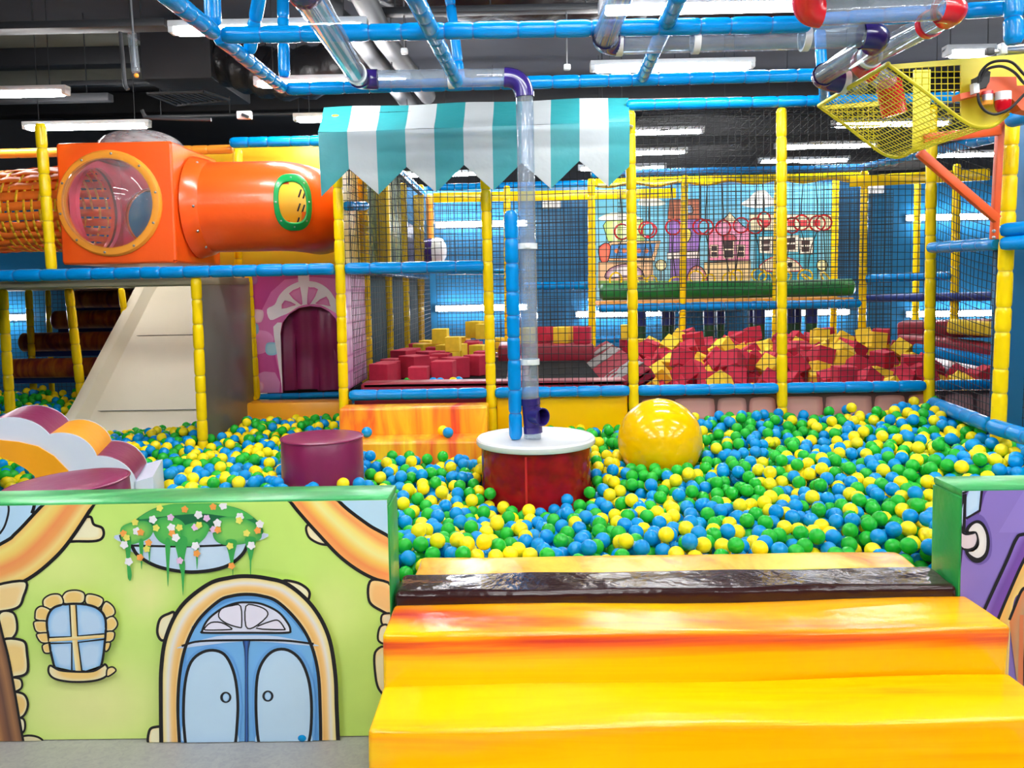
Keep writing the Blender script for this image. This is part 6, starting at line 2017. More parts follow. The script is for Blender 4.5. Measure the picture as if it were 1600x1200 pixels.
# ------------------------------------------------------------------ foam cubes in the pit (resting positions)
CUBES = '''1.06,8.15,1.05,-0.19,1.57,-1.92;1.65,6.45,0.90,0.97,-0.27,-0.63;1.77,6.57,0.90,0.26,-0.26,2.37;1.63,7.82,0.98,-1.67,0.11,2.29;1.78,7.28,0.94,-2.17,0.30,2.14;3.46,7.97,0.98,1.56,0.07,-2.12;1.67,8.29,0.98,-1.88,-0.22,1.00;2.28,7.02,0.91,-0.94,-1.98,0.52;2.37,6.08,0.82,1.00,1.57,-2.13;2.45,8.75,0.97,0.57,1.34,-0.96;1.57,8.13,0.97,2.13,0.33,1.03;1.34,6.87,0.89,2.80,-0.25,-1.19;2.52,6.92,0.89,1.00,-1.21,0.61;2.74,7.06,0.90,0.60,-0.39,1.42;1.88,6.73,0.87,-1.06,0.55,-2.72;3.35,7.82,0.95,-0.12,0.13,-0.02;2.99,8.30,0.96,2.90,0.16,0.08;3.35,8.09,0.96,1.06,-2.03,-1.55;2.16,6.88,0.88,1.46,0.71,-0.16;3.18,8.67,0.95,-0.15,3.06,-1.02;1.64,6.77,0.86,-0.99,0.58,0.52;2.91,7.24,0.90,2.64,0.06,-1.28;1.98,6.59,0.84,-0.91,-0.36,2.24;1.41,7.78,0.93,-0.55,2.49,0.54;2.24,6.70,0.84,0.25,-2.16,-0.62;2.65,7.28,0.89,-3.04,1.00,-0.21;2.32,7.30,0.89,2.18,-0.63,-1.15;2.26,8.52,0.93,-2.74,-0.06,-1.46;3.18,8.17,0.93,-0.55,-0.06,-1.75;2.04,7.33,0.89,1.47,-0.56,-0.00;2.67,6.90,0.85,0.44,1.17,-2.67;1.56,7.65,0.90,0.66,-2.17,0.74;2.61,8.31,0.92,-0.94,-0.90,-1.46;2.79,8.40,0.92,0.74,0.04,1.76;1.97,7.48,0.88,2.79,1.14,-0.44;2.58,7.69,0.89,-1.54,1.51,1.57;2.84,7.88,0.90,1.00,-1.63,1.57;1.29,7.01,0.84,1.61,-2.13,0.47;2.44,7.73,0.89,0.15,0.00,-0.04;2.01,7.13,0.85,-0.08,-3.10,-0.43;1.64,6.36,0.78,0.62,-0.21,-3.12;2.15,7.59,0.88,-1.41,-0.45,-1.76;3.21,6.82,0.82,-0.30,-1.48,-1.57;3.07,7.06,0.84,-0.61,1.48,1.57;2.73,6.73,0.81,-2.06,-0.41,-1.34;2.14,7.07,0.84,0.08,0.04,-0.43;2.58,7.47,0.87,-1.18,1.51,1.58;1.07,8.18,0.90,0.00,0.00,-1.26;1.23,8.24,0.90,-0.91,1.57,-1.30;2.30,8.86,0.90,1.54,-1.01,0.92;3.02,8.60,0.90,1.67,-0.22,1.61;1.80,7.49,0.87,0.65,-0.50,-0.03;1.69,7.21,0.85,2.45,-0.57,0.77;2.52,7.10,0.84,2.31,-0.70,1.16;2.33,6.25,0.76,-0.26,-0.39,1.62;1.40,6.69,0.80,-2.28,0.31,0.78;3.17,6.47,0.78,0.35,-1.29,2.38;1.15,7.76,0.88,0.30,-0.50,-2.77;1.45,7.46,0.86,-0.57,0.63,1.56;1.26,8.07,0.89,-0.29,1.91,-0.65;1.50,6.21,0.75,0.58,2.53,-0.57;1.84,7.67,0.87,0.28,-2.83,-0.27;3.54,6.34,0.76,-0.11,1.12,-0.05;2.08,7.77,0.87,0.05,-2.09,-0.23;2.52,6.48,0.77,0.22,1.10,-1.33;3.13,7.96,0.88,1.25,0.11,-1.52;2.09,6.72,0.79,1.34,-0.28,-0.37;2.11,8.40,0.88,-0.80,-1.02,-0.23;3.13,8.42,0.88,1.10,-1.13,1.82;1.67,6.63,0.78,-0.36,2.01,-0.01;1.89,6.31,0.75,0.87,-0.64,-1.30;2.65,6.32,0.75,0.75,0.42,1.99;1.43,7.93,0.87,-0.54,2.28,-1.58;1.87,7.94,0.87,0.37,2.66,0.37;3.58,7.80,0.86,-0.77,-0.80,-0.00;1.81,6.84,0.79,-0.18,2.71,-1.44;1.12,6.73,0.78,1.02,0.60,2.81;2.95,8.45,0.87,0.35,0.32,0.05;2.78,8.25,0.87,-2.90,-1.06,-0.18;1.46,7.13,0.81,-2.34,0.76,-0.21;1.63,7.99,0.86,3.04,0.98,0.31;2.06,8.06,0.86,2.13,0.28,1.33;2.43,8.95,0.86,-0.84,2.12,-0.08;1.72,7.85,0.85,-1.10,-1.72,-0.09;2.42,7.55,0.83,-1.47,-2.22,-0.48;2.75,7.73,0.84,-1.02,-0.42,-1.59;1.30,7.39,0.82,-0.95,2.97,0.30;1.46,6.46,0.74,-1.53,0.43,1.56;2.36,7.03,0.79,3.02,-0.39,0.84;2.47,7.26,0.81,0.84,-0.75,-0.88;3.63,7.98,0.85,1.56,0.24,-0.36;2.29,6.84,0.77,0.14,0.06,1.46;1.98,6.96,0.78,0.76,-0.39,-1.59;1.87,8.14,0.85,-0.30,2.89,-0.63;2.62,8.05,0.85,-1.48,-1.03,1.62;2.44,8.30,0.85,0.35,2.83,0.84;3.42,8.60,0.85,1.34,1.25,0.47;1.39,8.83,0.85,0.84,-2.69,0.27;2.47,6.86,0.77,1.10,-1.21,0.61;3.19,6.65,0.75,-3.02,1.19,0.21;3.00,7.37,0.81,2.81,0.21,-1.37;0.99,7.24,0.80,1.05,0.98,1.43;1.81,5.95,0.68,1.62,1.38,-0.76;3.44,7.97,0.84,1.54,-0.06,1.65;1.99,7.62,0.82,0.34,1.28,-1.40;3.19,7.45,0.81,-0.33,-0.56,0.04;2.84,7.07,0.78,3.05,-1.01,0.21;2.86,6.62,0.74,-0.13,0.35,-0.08;1.31,8.40,0.84,-2.22,1.10,0.35;1.71,8.23,0.84,0.38,0.04,-1.63;2.79,8.56,0.84,0.18,-1.13,1.47;1.51,8.18,0.84,-0.64,-0.00,-1.65;1.67,8.40,0.84,-1.97,0.42,-1.74;2.00,8.90,0.84,0.78,3.04,-0.12;1.51,8.34,0.84,-0.34,2.18,-0.36;1.66,6.03,0.68,-0.73,-0.05,2.32;1.32,7.75,0.82,2.94,0.90,0.28;2.82,6.92,0.76,0.44,1.40,-2.56;3.28,7.97,0.83,3.07,0.03,-1.49;3.26,7.80,0.82,0.45,1.40,-2.37;2.11,6.50,0.72,0.18,-2.11,0.62;2.99,6.40,0.71,2.82,0.12,-1.04;2.43,8.70,0.83,2.94,0.11,1.11;1.82,8.77,0.83,-1.18,-0.14,-0.18;3.05,6.63,0.73,2.02,0.56,-1.24;1.06,7.09,0.77,0.81,-0.93,-1.90;2.64,7.11,0.77,0.89,-0.85,0.94;2.17,7.23,0.78,1.40,1.54,-0.52;2.80,7.23,0.78,1.52,0.06,0.10;2.28,7.72,0.81,1.50,-2.08,0.08;2.54,6.05,0.67,0.46,-0.18,-1.83;2.18,7.92,0.82,-0.19,2.78,1.31;1.31,6.80,0.74,1.02,0.73,-1.30;3.02,7.78,0.81,-2.76,1.66,-0.26;2.37,6.60,0.72,1.56,-0.19,1.37;2.37,6.09,0.67,0.00,-0.00,-0.34;1.52,5.90,0.65,-2.24,0.02,-1.13;2.62,8.42,0.82,-1.26,-0.90,-1.46;2.94,8.28,0.82,-1.35,-0.18,-2.95;2.40,8.08,0.82,-0.47,-0.80,-2.60;2.78,8.07,0.82,1.97,-0.87,1.21;3.29,8.29,0.82,-2.44,0.51,-1.68;1.89,7.33,0.78,1.45,0.19,-0.23;1.65,7.52,0.79,-0.49,2.06,-0.35;1.70,7.35,0.78,2.55,0.30,0.16;1.55,6.78,0.73,-0.93,0.58,0.61;2.62,6.68,0.72,2.29,-0.94,0.87;3.41,7.15,0.76,0.96,-1.04,-0.82;1.01,6.59,0.71,-0.83,-2.39,0.64;1.83,7.16,0.76,-1.16,-2.90,-0.08;1.84,6.60,0.71,2.00,-1.16,0.10;3.39,6.39,0.69,-0.32,0.14,-2.96;3.34,7.64,0.79,-0.20,0.55,0.36;3.31,6.20,0.67,0.53,-0.37,-2.15;2.37,8.43,0.81,-2.33,-2.14,0.10;3.09,8.14,0.81,-1.09,-1.01,-0.08;3.21,8.70,0.81,2.43,-1.74,0.07;1.17,8.49,0.81,-2.07,1.14,0.26;2.10,8.22,0.81,-1.70,-0.25,-1.42;1.60,7.09,0.75,3.04,-0.83,-0.05;1.53,7.85,0.80,-0.54,0.86,1.57;2.10,6.88,0.73,1.24,0.71,-0.38;1.51,7.35,0.77,-1.32,0.74,-0.69;1.25,7.54,0.78,-0.83,0.38,1.80;2.51,6.24,0.67,2.35,-0.10,-0.20;0.98,6.79,0.72,2.35,0.45,0.97;2.82,6.35,0.68,-1.92,-0.42,0.48;3.10,6.26,0.67,1.10,0.25,-1.04;2.20,7.41,0.77,0.08,-2.93,1.57;1.98,8.72,0.80,0.56,-0.34,0.11;2.23,8.77,0.80,-2.12,-0.10,-0.82;2.62,6.85,0.72,-0.40,-1.17,0.47;1.36,8.65,0.80,-2.16,-0.14,-1.07;2.19,9.09,0.80,-2.92,0.58,1.08;2.92,8.04,0.80,1.28,-0.55,-1.47;3.29,8.50,0.80,-2.02,-0.92,-0.09;1.80,6.98,0.73,0.37,1.11,-1.02;3.20,5.92,0.63,-1.58,2.40,0.42;3.60,7.36,0.76,1.99,-1.02,-0.28;2.34,7.89,0.79,0.18,1.98,-1.33;2.89,6.78,0.71,1.08,0.03,1.72;2.74,5.94,0.63,-1.00,-0.50,-2.10;1.39,6.25,0.66,-0.81,-0.60,-2.63;1.94,6.46,0.68,0.88,0.90,-0.41;1.45,7.58,0.77,2.30,-0.63,-1.58;1.18,6.27,0.66,-0.87,0.59,0.55;1.63,6.28,0.66,-0.37,2.22,1.31;2.19,6.28,0.66,0.02,0.53,1.40;3.51,6.01,0.63,-0.24,2.33,-1.40;1.61,7.70,0.77,-0.31,-2.17,0.74;2.93,7.55,0.76,2.62,-0.39,0.66;3.63,6.90,0.71,-1.69,2.13,-0.82;1.78,6.25,0.65,-0.70,0.22,0.03;2.00,6.25,0.65,0.91,-0.43,2.83;1.62,6.46,0.67,1.54,-0.97,1.78;3.57,7.57,0.76,2.72,-0.10,-1.41;1.36,7.03,0.72,-1.02,0.08,-1.24;1.37,7.26,0.74,0.97,0.03,-2.75;1.46,6.08,0.63,1.14,-0.52,-2.74;1.96,7.82,0.77,-2.09,1.04,-0.39;3.29,8.15,0.78,-0.54,2.68,1.41;3.14,8.99,0.78,1.57,0.40,1.67;1.12,8.67,0.78,-2.16,-0.62,-0.97;2.42,5.92,0.61,0.14,-0.65,2.82;3.65,6.70,0.68,-0.64,0.31,-1.88;3.47,6.59,0.67,-0.95,0.67,-0.31;1.63,6.93,0.70,2.53,0.37,-1.17;1.04,5.98,0.61,0.67,0.55,-1.90;3.10,7.62,0.75,1.07,1.02,1.60;1.09,8.37,0.77,-1.70,-1.86,0.92;1.74,8.06,0.77,-0.50,2.82,-0.74;1.82,8.63,0.77,1.22,-0.18,-3.07;3.02,8.67,0.77,1.69,-0.21,1.49;3.39,8.79,0.77,-0.28,-0.77,1.89;2.26,8.29,0.77,-1.57,-0.16,2.14;1.01,7.84,0.76,-0.58,-0.24,-1.73;2.48,7.93,0.76,1.63,-1.50,0.01;3.22,6.82,0.68,-1.31,1.66,-1.57;1.24,7.16,0.71,-0.05,-3.07,-1.00;3.71,6.18,0.62,1.49,-0.06,2.48;2.61,7.28,0.72,1.56,-0.06,1.68;3.11,7.06,0.70,-1.66,-0.02,2.95;3.22,6.39,0.64,0.61,-1.67,1.57;1.25,6.09,0.61,-0.71,-0.63,1.11;2.36,6.29,0.63,3.07,-0.46,1.18;1.53,6.62,0.66,-1.66,0.02,-2.96;2.17,7.07,0.70,-0.08,-3.11,-0.33;2.56,7.47,0.73,-1.62,-0.03,2.59;1.10,8.01,0.76,-0.00,0.00,-0.84;1.07,8.17,0.76,-1.57,-0.00,0.22;1.22,8.22,0.76,-0.00,-3.14,-1.34;1.53,8.72,0.76,-1.72,0.89,-0.87;2.20,8.50,0.76,0.52,-1.51,1.68;2.30,8.99,0.76,1.26,0.31,-0.70;2.60,7.65,0.74,-1.33,1.51,1.57;0.92,8.30,0.76,1.57,-0.00,0.38;1.54,8.97,0.76,1.99,-1.58,-0.46;2.57,9.13,0.76,-3.14,-0.00,1.24;1.19,7.67,0.74,-0.44,0.39,0.04;3.69,6.53,0.65,-1.36,1.68,-1.65;3.77,7.33,0.72,-1.36,-1.51,-1.70;2.54,6.42,0.64,0.06,-2.67,1.68;3.34,6.02,0.60,0.47,1.93,-0.71;1.17,6.99,0.69,-0.08,-0.10,2.14;1.77,6.43,0.64,1.48,0.01,-3.02;2.81,7.88,0.75,-0.10,-1.51,-1.57;3.08,6.89,0.68,-0.08,-0.03,2.75;1.30,6.67,0.66,0.85,0.47,0.75;2.96,6.14,0.61,1.20,-0.96,0.19;2.00,7.12,0.70,-1.48,-0.01,0.16;2.46,7.73,0.74,-1.48,1.63,-1.57;2.15,7.57,0.73,0.20,2.05,1.74;2.20,6.69,0.66,-1.67,0.30,1.45;2.63,7.93,0.75,-1.52,1.03,-1.52;2.71,7.44,0.72,-1.32,1.30,1.43;2.27,8.09,0.75,-0.77,0.53,-1.16;2.72,8.72,0.75,-1.36,-0.45,1.87;3.45,8.32,0.75,1.51,0.30,0.38;1.70,9.00,0.75,-2.19,1.80,-0.60;2.99,7.20,0.70,1.34,-1.06,-1.96;2.02,6.65,0.65,-1.31,3.03,-0.14;2.35,7.35,0.71,2.23,0.08,-0.01;2.15,7.74,0.73,-1.42,1.05,0.10;2.32,7.57,0.72,0.95,0.64,2.77;3.07,7.96,0.74,-1.15,-1.23,-0.26;3.08,6.50,0.63,2.37,2.02,-0.26;2.04,8.38,0.74,0.35,-1.02,-0.23;2.56,8.18,0.74,-0.55,0.20,0.91;2.12,5.90,0.57,0.46,3.01,-0.69;4.20,6.86,0.66,-0.09,0.65,-0.50;3.57,6.32,0.61,-1.19,0.25,-2.18;3.27,6.99,0.67,-0.88,-1.17,-1.10;2.72,6.13,0.59,2.17,0.13,-1.82;1.29,6.35,0.61,-2.38,-0.66,1.58;1.17,6.80,0.65,0.61,-0.63,-0.43;2.53,6.58,0.63,0.37,2.67,-1.47;2.25,6.47,0.62,-0.50,-0.64,0.62;2.71,6.47,0.62,2.68,0.22,0.53;2.75,7.06,0.67,-2.11,-0.04,-1.43;2.95,8.52,0.73,-0.13,0.36,-1.47;1.93,8.21,0.73,0.18,1.18,0.27;3.09,8.34,0.73,1.24,-0.70,-0.52;2.03,7.33,0.69,1.41,0.94,-2.07;1.12,6.65,0.63,0.94,-0.55,1.59;2.00,7.52,0.70,1.48,-1.28,1.75;0.92,7.54,0.70,1.53,0.65,0.31;3.84,7.72,0.71,-0.26,2.19,2.17;2.87,7.39,0.69,-1.36,-1.06,-0.58;3.03,5.96,0.56,-0.84,0.53,0.85;1.92,6.16,0.58,-0.85,0.73,1.87;0.98,6.47,0.61,1.07,-0.17,-3.01;2.86,5.87,0.55,-0.31,0.68,1.51;3.45,7.78,0.71,0.03,2.22,-1.57;1.81,5.88,0.55,-0.30,1.38,-0.76;2.00,5.98,0.56,-1.43,-0.29,-2.30;1.80,7.79,0.71,0.04,0.12,-2.96;1.45,6.83,0.64,1.87,-0.74,-0.32;3.41,6.83,0.64,-1.99,-0.67,-1.05;1.49,7.98,0.72,-0.22,-0.86,-1.57;3.65,5.89,0.55,-0.06,-0.80,-1.87;1.40,8.40,0.72,1.12,-2.04,0.35;1.78,8.26,0.72,-1.95,0.01,1.64;2.81,8.48,0.72,0.19,-2.01,-1.67;1.27,8.06,0.72,-1.24,-1.45,0.11;1.42,8.19,0.72,-1.58,-0.93,-0.07;1.64,8.49,0.72,-0.50,-0.28,-2.97;2.85,8.79,0.72,-0.17,0.29,-1.24;3.58,8.93,0.72,2.44,0.14,1.14;3.70,8.10,0.72,3.12,0.20,-0.37;2.57,8.93,0.72,2.04,-0.03,2.07;2.82,8.96,0.72,-0.79,-0.56,-2.61;3.31,9.02,0.72,-1.94,0.46,1.76;1.34,8.93,0.72,0.56,0.72,-2.49;2.83,7.66,0.70,0.55,-0.20,-3.03;1.06,6.32,0.59,-0.89,-0.69,-0.44;0.91,6.04,0.56,0.73,0.55,2.45;3.44,7.02,0.65,2.09,-1.05,-0.84;1.64,7.26,0.67,-1.28,0.60,1.80;3.22,6.61,0.61,0.34,-1.19,-2.93;1.59,8.17,0.71,-0.01,0.93,3.05;1.79,8.47,0.71,1.95,-0.93,1.35;2.49,8.39,0.71,-3.08,-0.57,0.04;1.05,8.78,0.71,-0.63,0.13,0.51;1.98,8.05,0.71,-0.66,-0.14,-1.68;2.69,8.29,0.71,-0.41,-2.18,-1.92;3.95,8.66,0.71,1.19,0.84,-0.23;3.52,8.18,0.71,-0.52,2.97,-0.98;3.66,8.30,0.71,-0.56,0.64,-0.40;2.59,5.92,0.54,0.12,-3.13,1.26;2.11,6.12,0.56,0.38,0.36,0.37;1.74,7.10,0.65,0.88,2.04,0.99;1.11,7.52,0.68,-2.02,0.37,0.01;3.26,7.35,0.67,0.91,1.95,0.77;0.98,7.36,0.67,0.52,-0.46,2.27;1.63,5.94,0.54,0.04,2.40,0.51;1.30,7.91,0.70,1.20,-0.07,1.91;3.80,6.68,0.61,-0.45,-0.68,-1.49;2.56,7.02,0.64,1.12,-1.90,1.65;1.46,6.36,0.58,0.68,-0.80,-0.30;2.38,7.04,0.64,0.93,-1.98,0.52;2.01,6.82,0.62,-0.76,0.15,-1.31;2.81,6.60,0.60,-1.21,-0.09,2.08;1.82,7.62,0.68,-0.71,0.69,-1.91;1.59,6.19,0.56,-0.22,-0.62,-1.46;1.84,8.91,0.70,-1.91,0.25,-0.71;2.03,8.58,0.70,-0.07,2.70,-1.28;3.57,8.46,0.70,-1.07,1.29,-0.59;3.58,8.72,0.70,0.29,3.14,-0.03;2.97,6.31,0.57,1.23,-0.02,-1.51;1.82,6.87,0.62,2.28,1.11,-1.02;2.42,6.87,0.62,-0.55,-1.21,0.61;3.73,7.51,0.67,1.56,0.30,-1.59;3.32,7.55,0.67,-0.18,0.55,0.34;1.42,7.74,0.68,-0.74,-1.85,0.78;1.17,6.47,0.58,-3.13,0.92,-0.56;3.21,7.76,0.68,1.55,-0.17,-2.27;2.92,7.04,0.63,-1.88,-2.37,0.29;3.65,7.96,0.69,-0.01,-1.33,-0.33;1.76,6.08,0.54,-0.02,1.88,-1.15;3.43,7.97,0.69,-0.31,1.64,-2.03;3.09,7.45,0.66,-0.32,2.50,-0.44;1.49,7.06,0.63,1.41,-2.12,0.19;1.17,5.99,0.53,-0.60,-0.63,1.11;3.25,7.99,0.69,1.45,-1.49,-0.33;2.33,8.60,0.69,0.29,1.71,1.80;2.38,8.83,0.69,-1.13,0.90,1.73;2.85,8.20,0.69,2.45,-1.46,0.48;1.68,8.80,0.69,1.47,0.80,-0.93;2.08,9.00,0.69,-1.92,-0.13,-1.87;2.76,6.86,0.61,-1.86,1.27,-0.20;1.58,7.52,0.66,-0.12,-0.48,3.01;1.42,5.93,0.52,-0.06,0.67,0.43;3.49,6.13,0.54,-0.88,-0.41,0.64;2.24,6.89,0.61,-0.35,1.98,1.15;2.18,7.26,0.64,1.50,-1.60,-0.53;3.43,7.28,0.64,0.30,0.31,-0.62;3.03,7.80,0.67,1.55,-3.06,-0.07;1.13,7.82,0.67,0.25,-2.55,-0.20;1.25,8.65,0.68,1.07,-0.35,-1.36;1.83,7.30,0.64,-1.51,0.06,1.63;2.66,8.53,0.68,0.16,1.51,-2.95;2.99,8.17,0.68,-2.46,1.68,0.49;3.42,8.64,0.68,-1.07,-1.91,-0.50;3.92,6.85,0.60,-0.90,-0.76,-0.75;1.07,8.57,0.68,2.72,-0.70,-1.13;2.36,6.63,0.58,-1.60,-1.77,1.30;1.40,6.53,0.57,0.42,1.52,-2.40;3.12,6.12,0.53,0.14,2.76,-1.68;2.42,6.13,0.53,-0.92,-1.57,1.01;1.41,7.38,0.64,-1.34,0.96,1.94;0.92,7.73,0.66,0.60,2.26,0.38;2.76,7.24,0.63,-0.06,-0.05,-1.43;3.39,6.68,0.58,-0.26,-0.69,-1.17;1.64,6.81,0.59,-0.78,0.78,2.83;3.36,5.88,0.50,0.65,0.78,2.62;3.51,7.47,0.64,0.43,-3.12,-1.15;2.43,8.20,0.67,-0.57,-0.31,1.23;3.21,8.47,0.67,-0.16,0.98,3.11;3.26,8.66,0.67,-0.06,-1.74,0.07;3.22,8.83,0.67,2.29,-1.91,0.42;2.98,6.75,0.58,-1.75,-2.21,-0.35;1.37,6.12,0.52,-0.29,2.23,-0.36;3.57,6.77,0.58,0.97,2.28,-0.69;3.41,6.45,0.55,0.60,-1.23,-1.78;1.07,7.25,0.62,-0.46,-0.64,-2.09;1.34,7.58,0.64,1.43,2.33,0.06;1.14,6.17,0.52,0.62,-0.64,-2.80;2.32,5.87,0.49,-0.65,0.36,-0.91;1.76,6.61,0.56,-3.14,1.10,0.10;3.58,6.95,0.59,-0.54,2.97,1.03;2.58,6.84,0.58,-0.33,-2.91,1.46;1.61,8.35,0.66,-2.72,0.22,0.15;2.14,8.73,0.66,-1.44,-0.34,-1.26;2.63,8.06,0.66,-0.35,0.46,1.46;2.54,8.72,0.66,-0.57,-3.14,0.88;1.77,7.48,0.63,-0.58,0.70,0.43;2.63,6.31,0.53,-2.03,-0.84,-0.81;2.00,7.67,0.64,0.96,1.23,-0.49;2.84,6.03,0.50,-0.57,0.09,1.68;1.04,6.90,0.58,0.86,0.16,1.26;2.27,7.74,0.64,-2.40,1.05,0.10;2.26,7.92,0.65,-0.36,-2.95,-0.22;1.64,7.76,0.64,0.92,-2.17,0.74;1.65,7.94,0.65,-1.62,-0.79,-1.33;3.30,7.16,0.60,2.86,1.02,-0.36;1.94,6.39,0.53,1.73,-0.38,-1.82;2.22,5.99,0.49,0.27,-2.81,-0.93;3.46,7.64,0.63,-0.12,-0.84,-1.07;2.09,8.21,0.65,0.80,1.19,-2.18;1.96,8.78,0.65,0.27,0.62,-1.60;2.71,9.02,0.65,-0.11,-2.21,-0.42;3.19,8.20,0.65,0.58,-0.05,0.07;3.45,8.93,0.65,-1.48,2.46,-0.32;2.04,7.83,0.64,0.56,-0.09,-1.78;4.08,6.89,0.57,-1.46,0.65,-0.17;2.42,7.24,0.60,0.10,-2.18,1.76;3.70,7.74,0.63,1.66,-0.58,-0.64;3.56,6.60,0.54,-1.41,-1.01,-0.51;2.36,7.45,0.61,-1.61,0.66,-1.54;2.11,7.99,0.64,0.04,-1.16,-0.26'''
cl = [tuple(float(x) for x in q.split(',')) for q in CUBES.split(';')]
cl = [(q[0], q[1], q[2] + 0.03) + q[3:] for q in cl if q[0] < 3.75]
mb = MB()
pf = [(5.81, .40), (6.4, .48), (7.3, .56), (8.0, .60), (9.1, .60)]
vs = []
for y, z in pf:
    vs += [(0.95, y, z), (3.8, y, z)]
mb.add(vs, [(2 * i, 2 * i + 1, 2 * i + 3, 2 * i + 2) for i in range(4)])
mb.add([(.95, 5.81, .0), (3.8, 5.81, .0), (3.8, 5.81, .40), (.95, 5.81, .40)], [(0, 1, 2, 3)])
mb.box((2.4, 9.12, .36), (2.85, .05, .72))
solo(mb, 'pit_bed', 'foam_red', 'red foam bed under the heaped foam cubes', 'pit bed')


def cube_mesh(s):
    mb = MB().box((0, 0, 0), (s, s, s), bev=0.004, seg=1)
    me = {}
    for m_ in ('foam_red', 'foam_yellow'):
        o = mb.build('foam_cube', m_, sharp=.6)
        me[m_] = o.data
        bpy.data.objects.remove(o)
    return me


CM = cube_mesh(0.144)
rs = random.Random(21)
# visibility of each cube from the camera: count samples on a coarse raster, far to near
order = sorted(range(len(cl)), key=lambda i: -cl[i][1])
buf = np.full((300, 400), -1, dtype=np.int32)
for i in order:
    u, v, z = proj(V(cl[i][:3]))
    r = 0.078 * F_PX / z / 4
    x0, x1, y0, y1 = int(u / 4 - r), int(u / 4 + r) + 1, int(v / 4 - r), int(v / 4 + r) + 1
    buf[max(y0, 0):max(y1, 0), max(x0, 0):max(x1, 0)] = i
vis = np.bincount(buf[buf >= 0], minlength=len(cl))
rank = sorted(range(len(cl)), key=lambda i: -vis[i])
IND = set(rank[:258])
peak = max((i for i in IND if cl[i][1] > 7.6 and 1.9 < cl[i][0] < 3.0), key=lambda i: cl[i][2])
rest = MB()
for i, q in enumerate(cl):
    yel = rs.random() < 0.36
    if i == peak:
        yel = False
    m_ = 'foam_yellow' if yel else 'foam_red'
    from mathutils import Euler
    if i in IND:
        o = bpy.data.objects.new('foam_cube', CM[m_])
        o.location = q[:3]
        o.rotation_euler = q[3:]
        COL.objects.link(o)
        if i == peak:
            tag(o, 'red foam cube perched highest at the back of the heap in the cube pit', 'foam cube')
        else:
            tag(o, ('yellow' if yel else 'red') + ' foam cube in the heaped pit behind the netting', 'foam cube', ('yellow' if yel else 'red') + ' foam cubes heaped in the pit')
    else:
        rest.box(q[:3], (.144, .144, .144), Euler(q[3:]).to_matrix(), mi=1 if yel else 0)
tag(rest.build('foam_cubes', ['foam_red', 'foam_yellow']), 'remaining red and yellow foam cubes buried in the heap', 'foam cubes', None, 'stuff')

# loose cubes on the trampoline: (px, py of the base, size, yaw, depth, colour, lift)
loose = [(572, 598, 1.0, .35, 6.35, 'r', 0), (592, 599, .95, .3, 6.6, 'r', 0), (602, 592, .95, .45, 6.85, 'r', 0),
         (627, 574, 1.1, .5, 7.5, 'r', 0), (641, 566, 1.0, .3, 7.9, 'r', 0), (648, 592, 1.15, .7, 6.75, 'r', 0), (655, 601, .9, .05, 6.2, 'r', 0),
         (668, 590, .9, .4, 7.0, 'r', 0), (694, 598, 1.05, .12, 6.4, 'r', 0), (712, 594, 1.05, .85, 6.7, 'r', 0), (690, 585, 1.0, .2, 7.2, 'r', 0),
         (665, 570, 1.0, .6, 7.5, 'r', .0), (688, 570, .9, .2, 7.7, 'r', 0), (746, 588, 1.05, .6, 6.9, 'r', 0), (757, 578, 1.0, .2, 7.4, 'r', 0),
         (709, 568, .8, .1, 7.3, 'y', .03), (649, 553, 1.0, .3, 8.6, 'r', 0), (663, 552, 1.05, .7, 8.4, 'y', 0), (700, 556, 1.1, .5, 8.1, 'y', 0), (715, 552, 1.0, .3, 8.4, 'y', 0),
         (676, 556, .9, .1, 8.3, 'r', 0), (689, 545, .95, .08, 8.3, 'y', .16), (735, 552, 1.05, .2, 8.5, 'r', 0), (750, 556, 1.0, .5, 8.2, 'y', 0), (668, 545, .9, .4, 9.3, 'y', 0),
         (705, 544, .9, .6, 9.4, 'r', 0), (722, 544, 1.0, .3, 9.6, 'y', 0), (738, 546, .9, .1, 9.2, 'r', 0), (745, 538, 1.15, .5, 9.2, 'y', .14), (757, 541, 1.0, .2, 9.0, 'y', .1),
         (775, 544, 1.0, .3, 9.3, 'y', 0), (690, 546, 1, .8, 9.9, 'r', 0),
         (822, 530, 1.0, .3, 8.4, 'y', .3), (848, 527, 1.0, .5, 8.5, 'r', .3), (862, 524, .9, .2, 8.6, 'r', .3), (880, 527, 1.0, .4, 8.35, 'y', .3), (893, 526, .95, .9, 8.6, 'r', .3), (905, 527, 1.0, .2, 8.3, 'r', .3)]
LB = {0: 'red foam cube standing nearest the pink brick print at the trampoline edge', 6: 'bright red foam cube nearest the low rail in the middle of the loose cubes', 21: 'yellow foam cube sitting on top of other loose cubes by the teal side panels', 28: 'yellow foam cube raised highest beside the awning post, before the lower wall lamp'}
placed = []
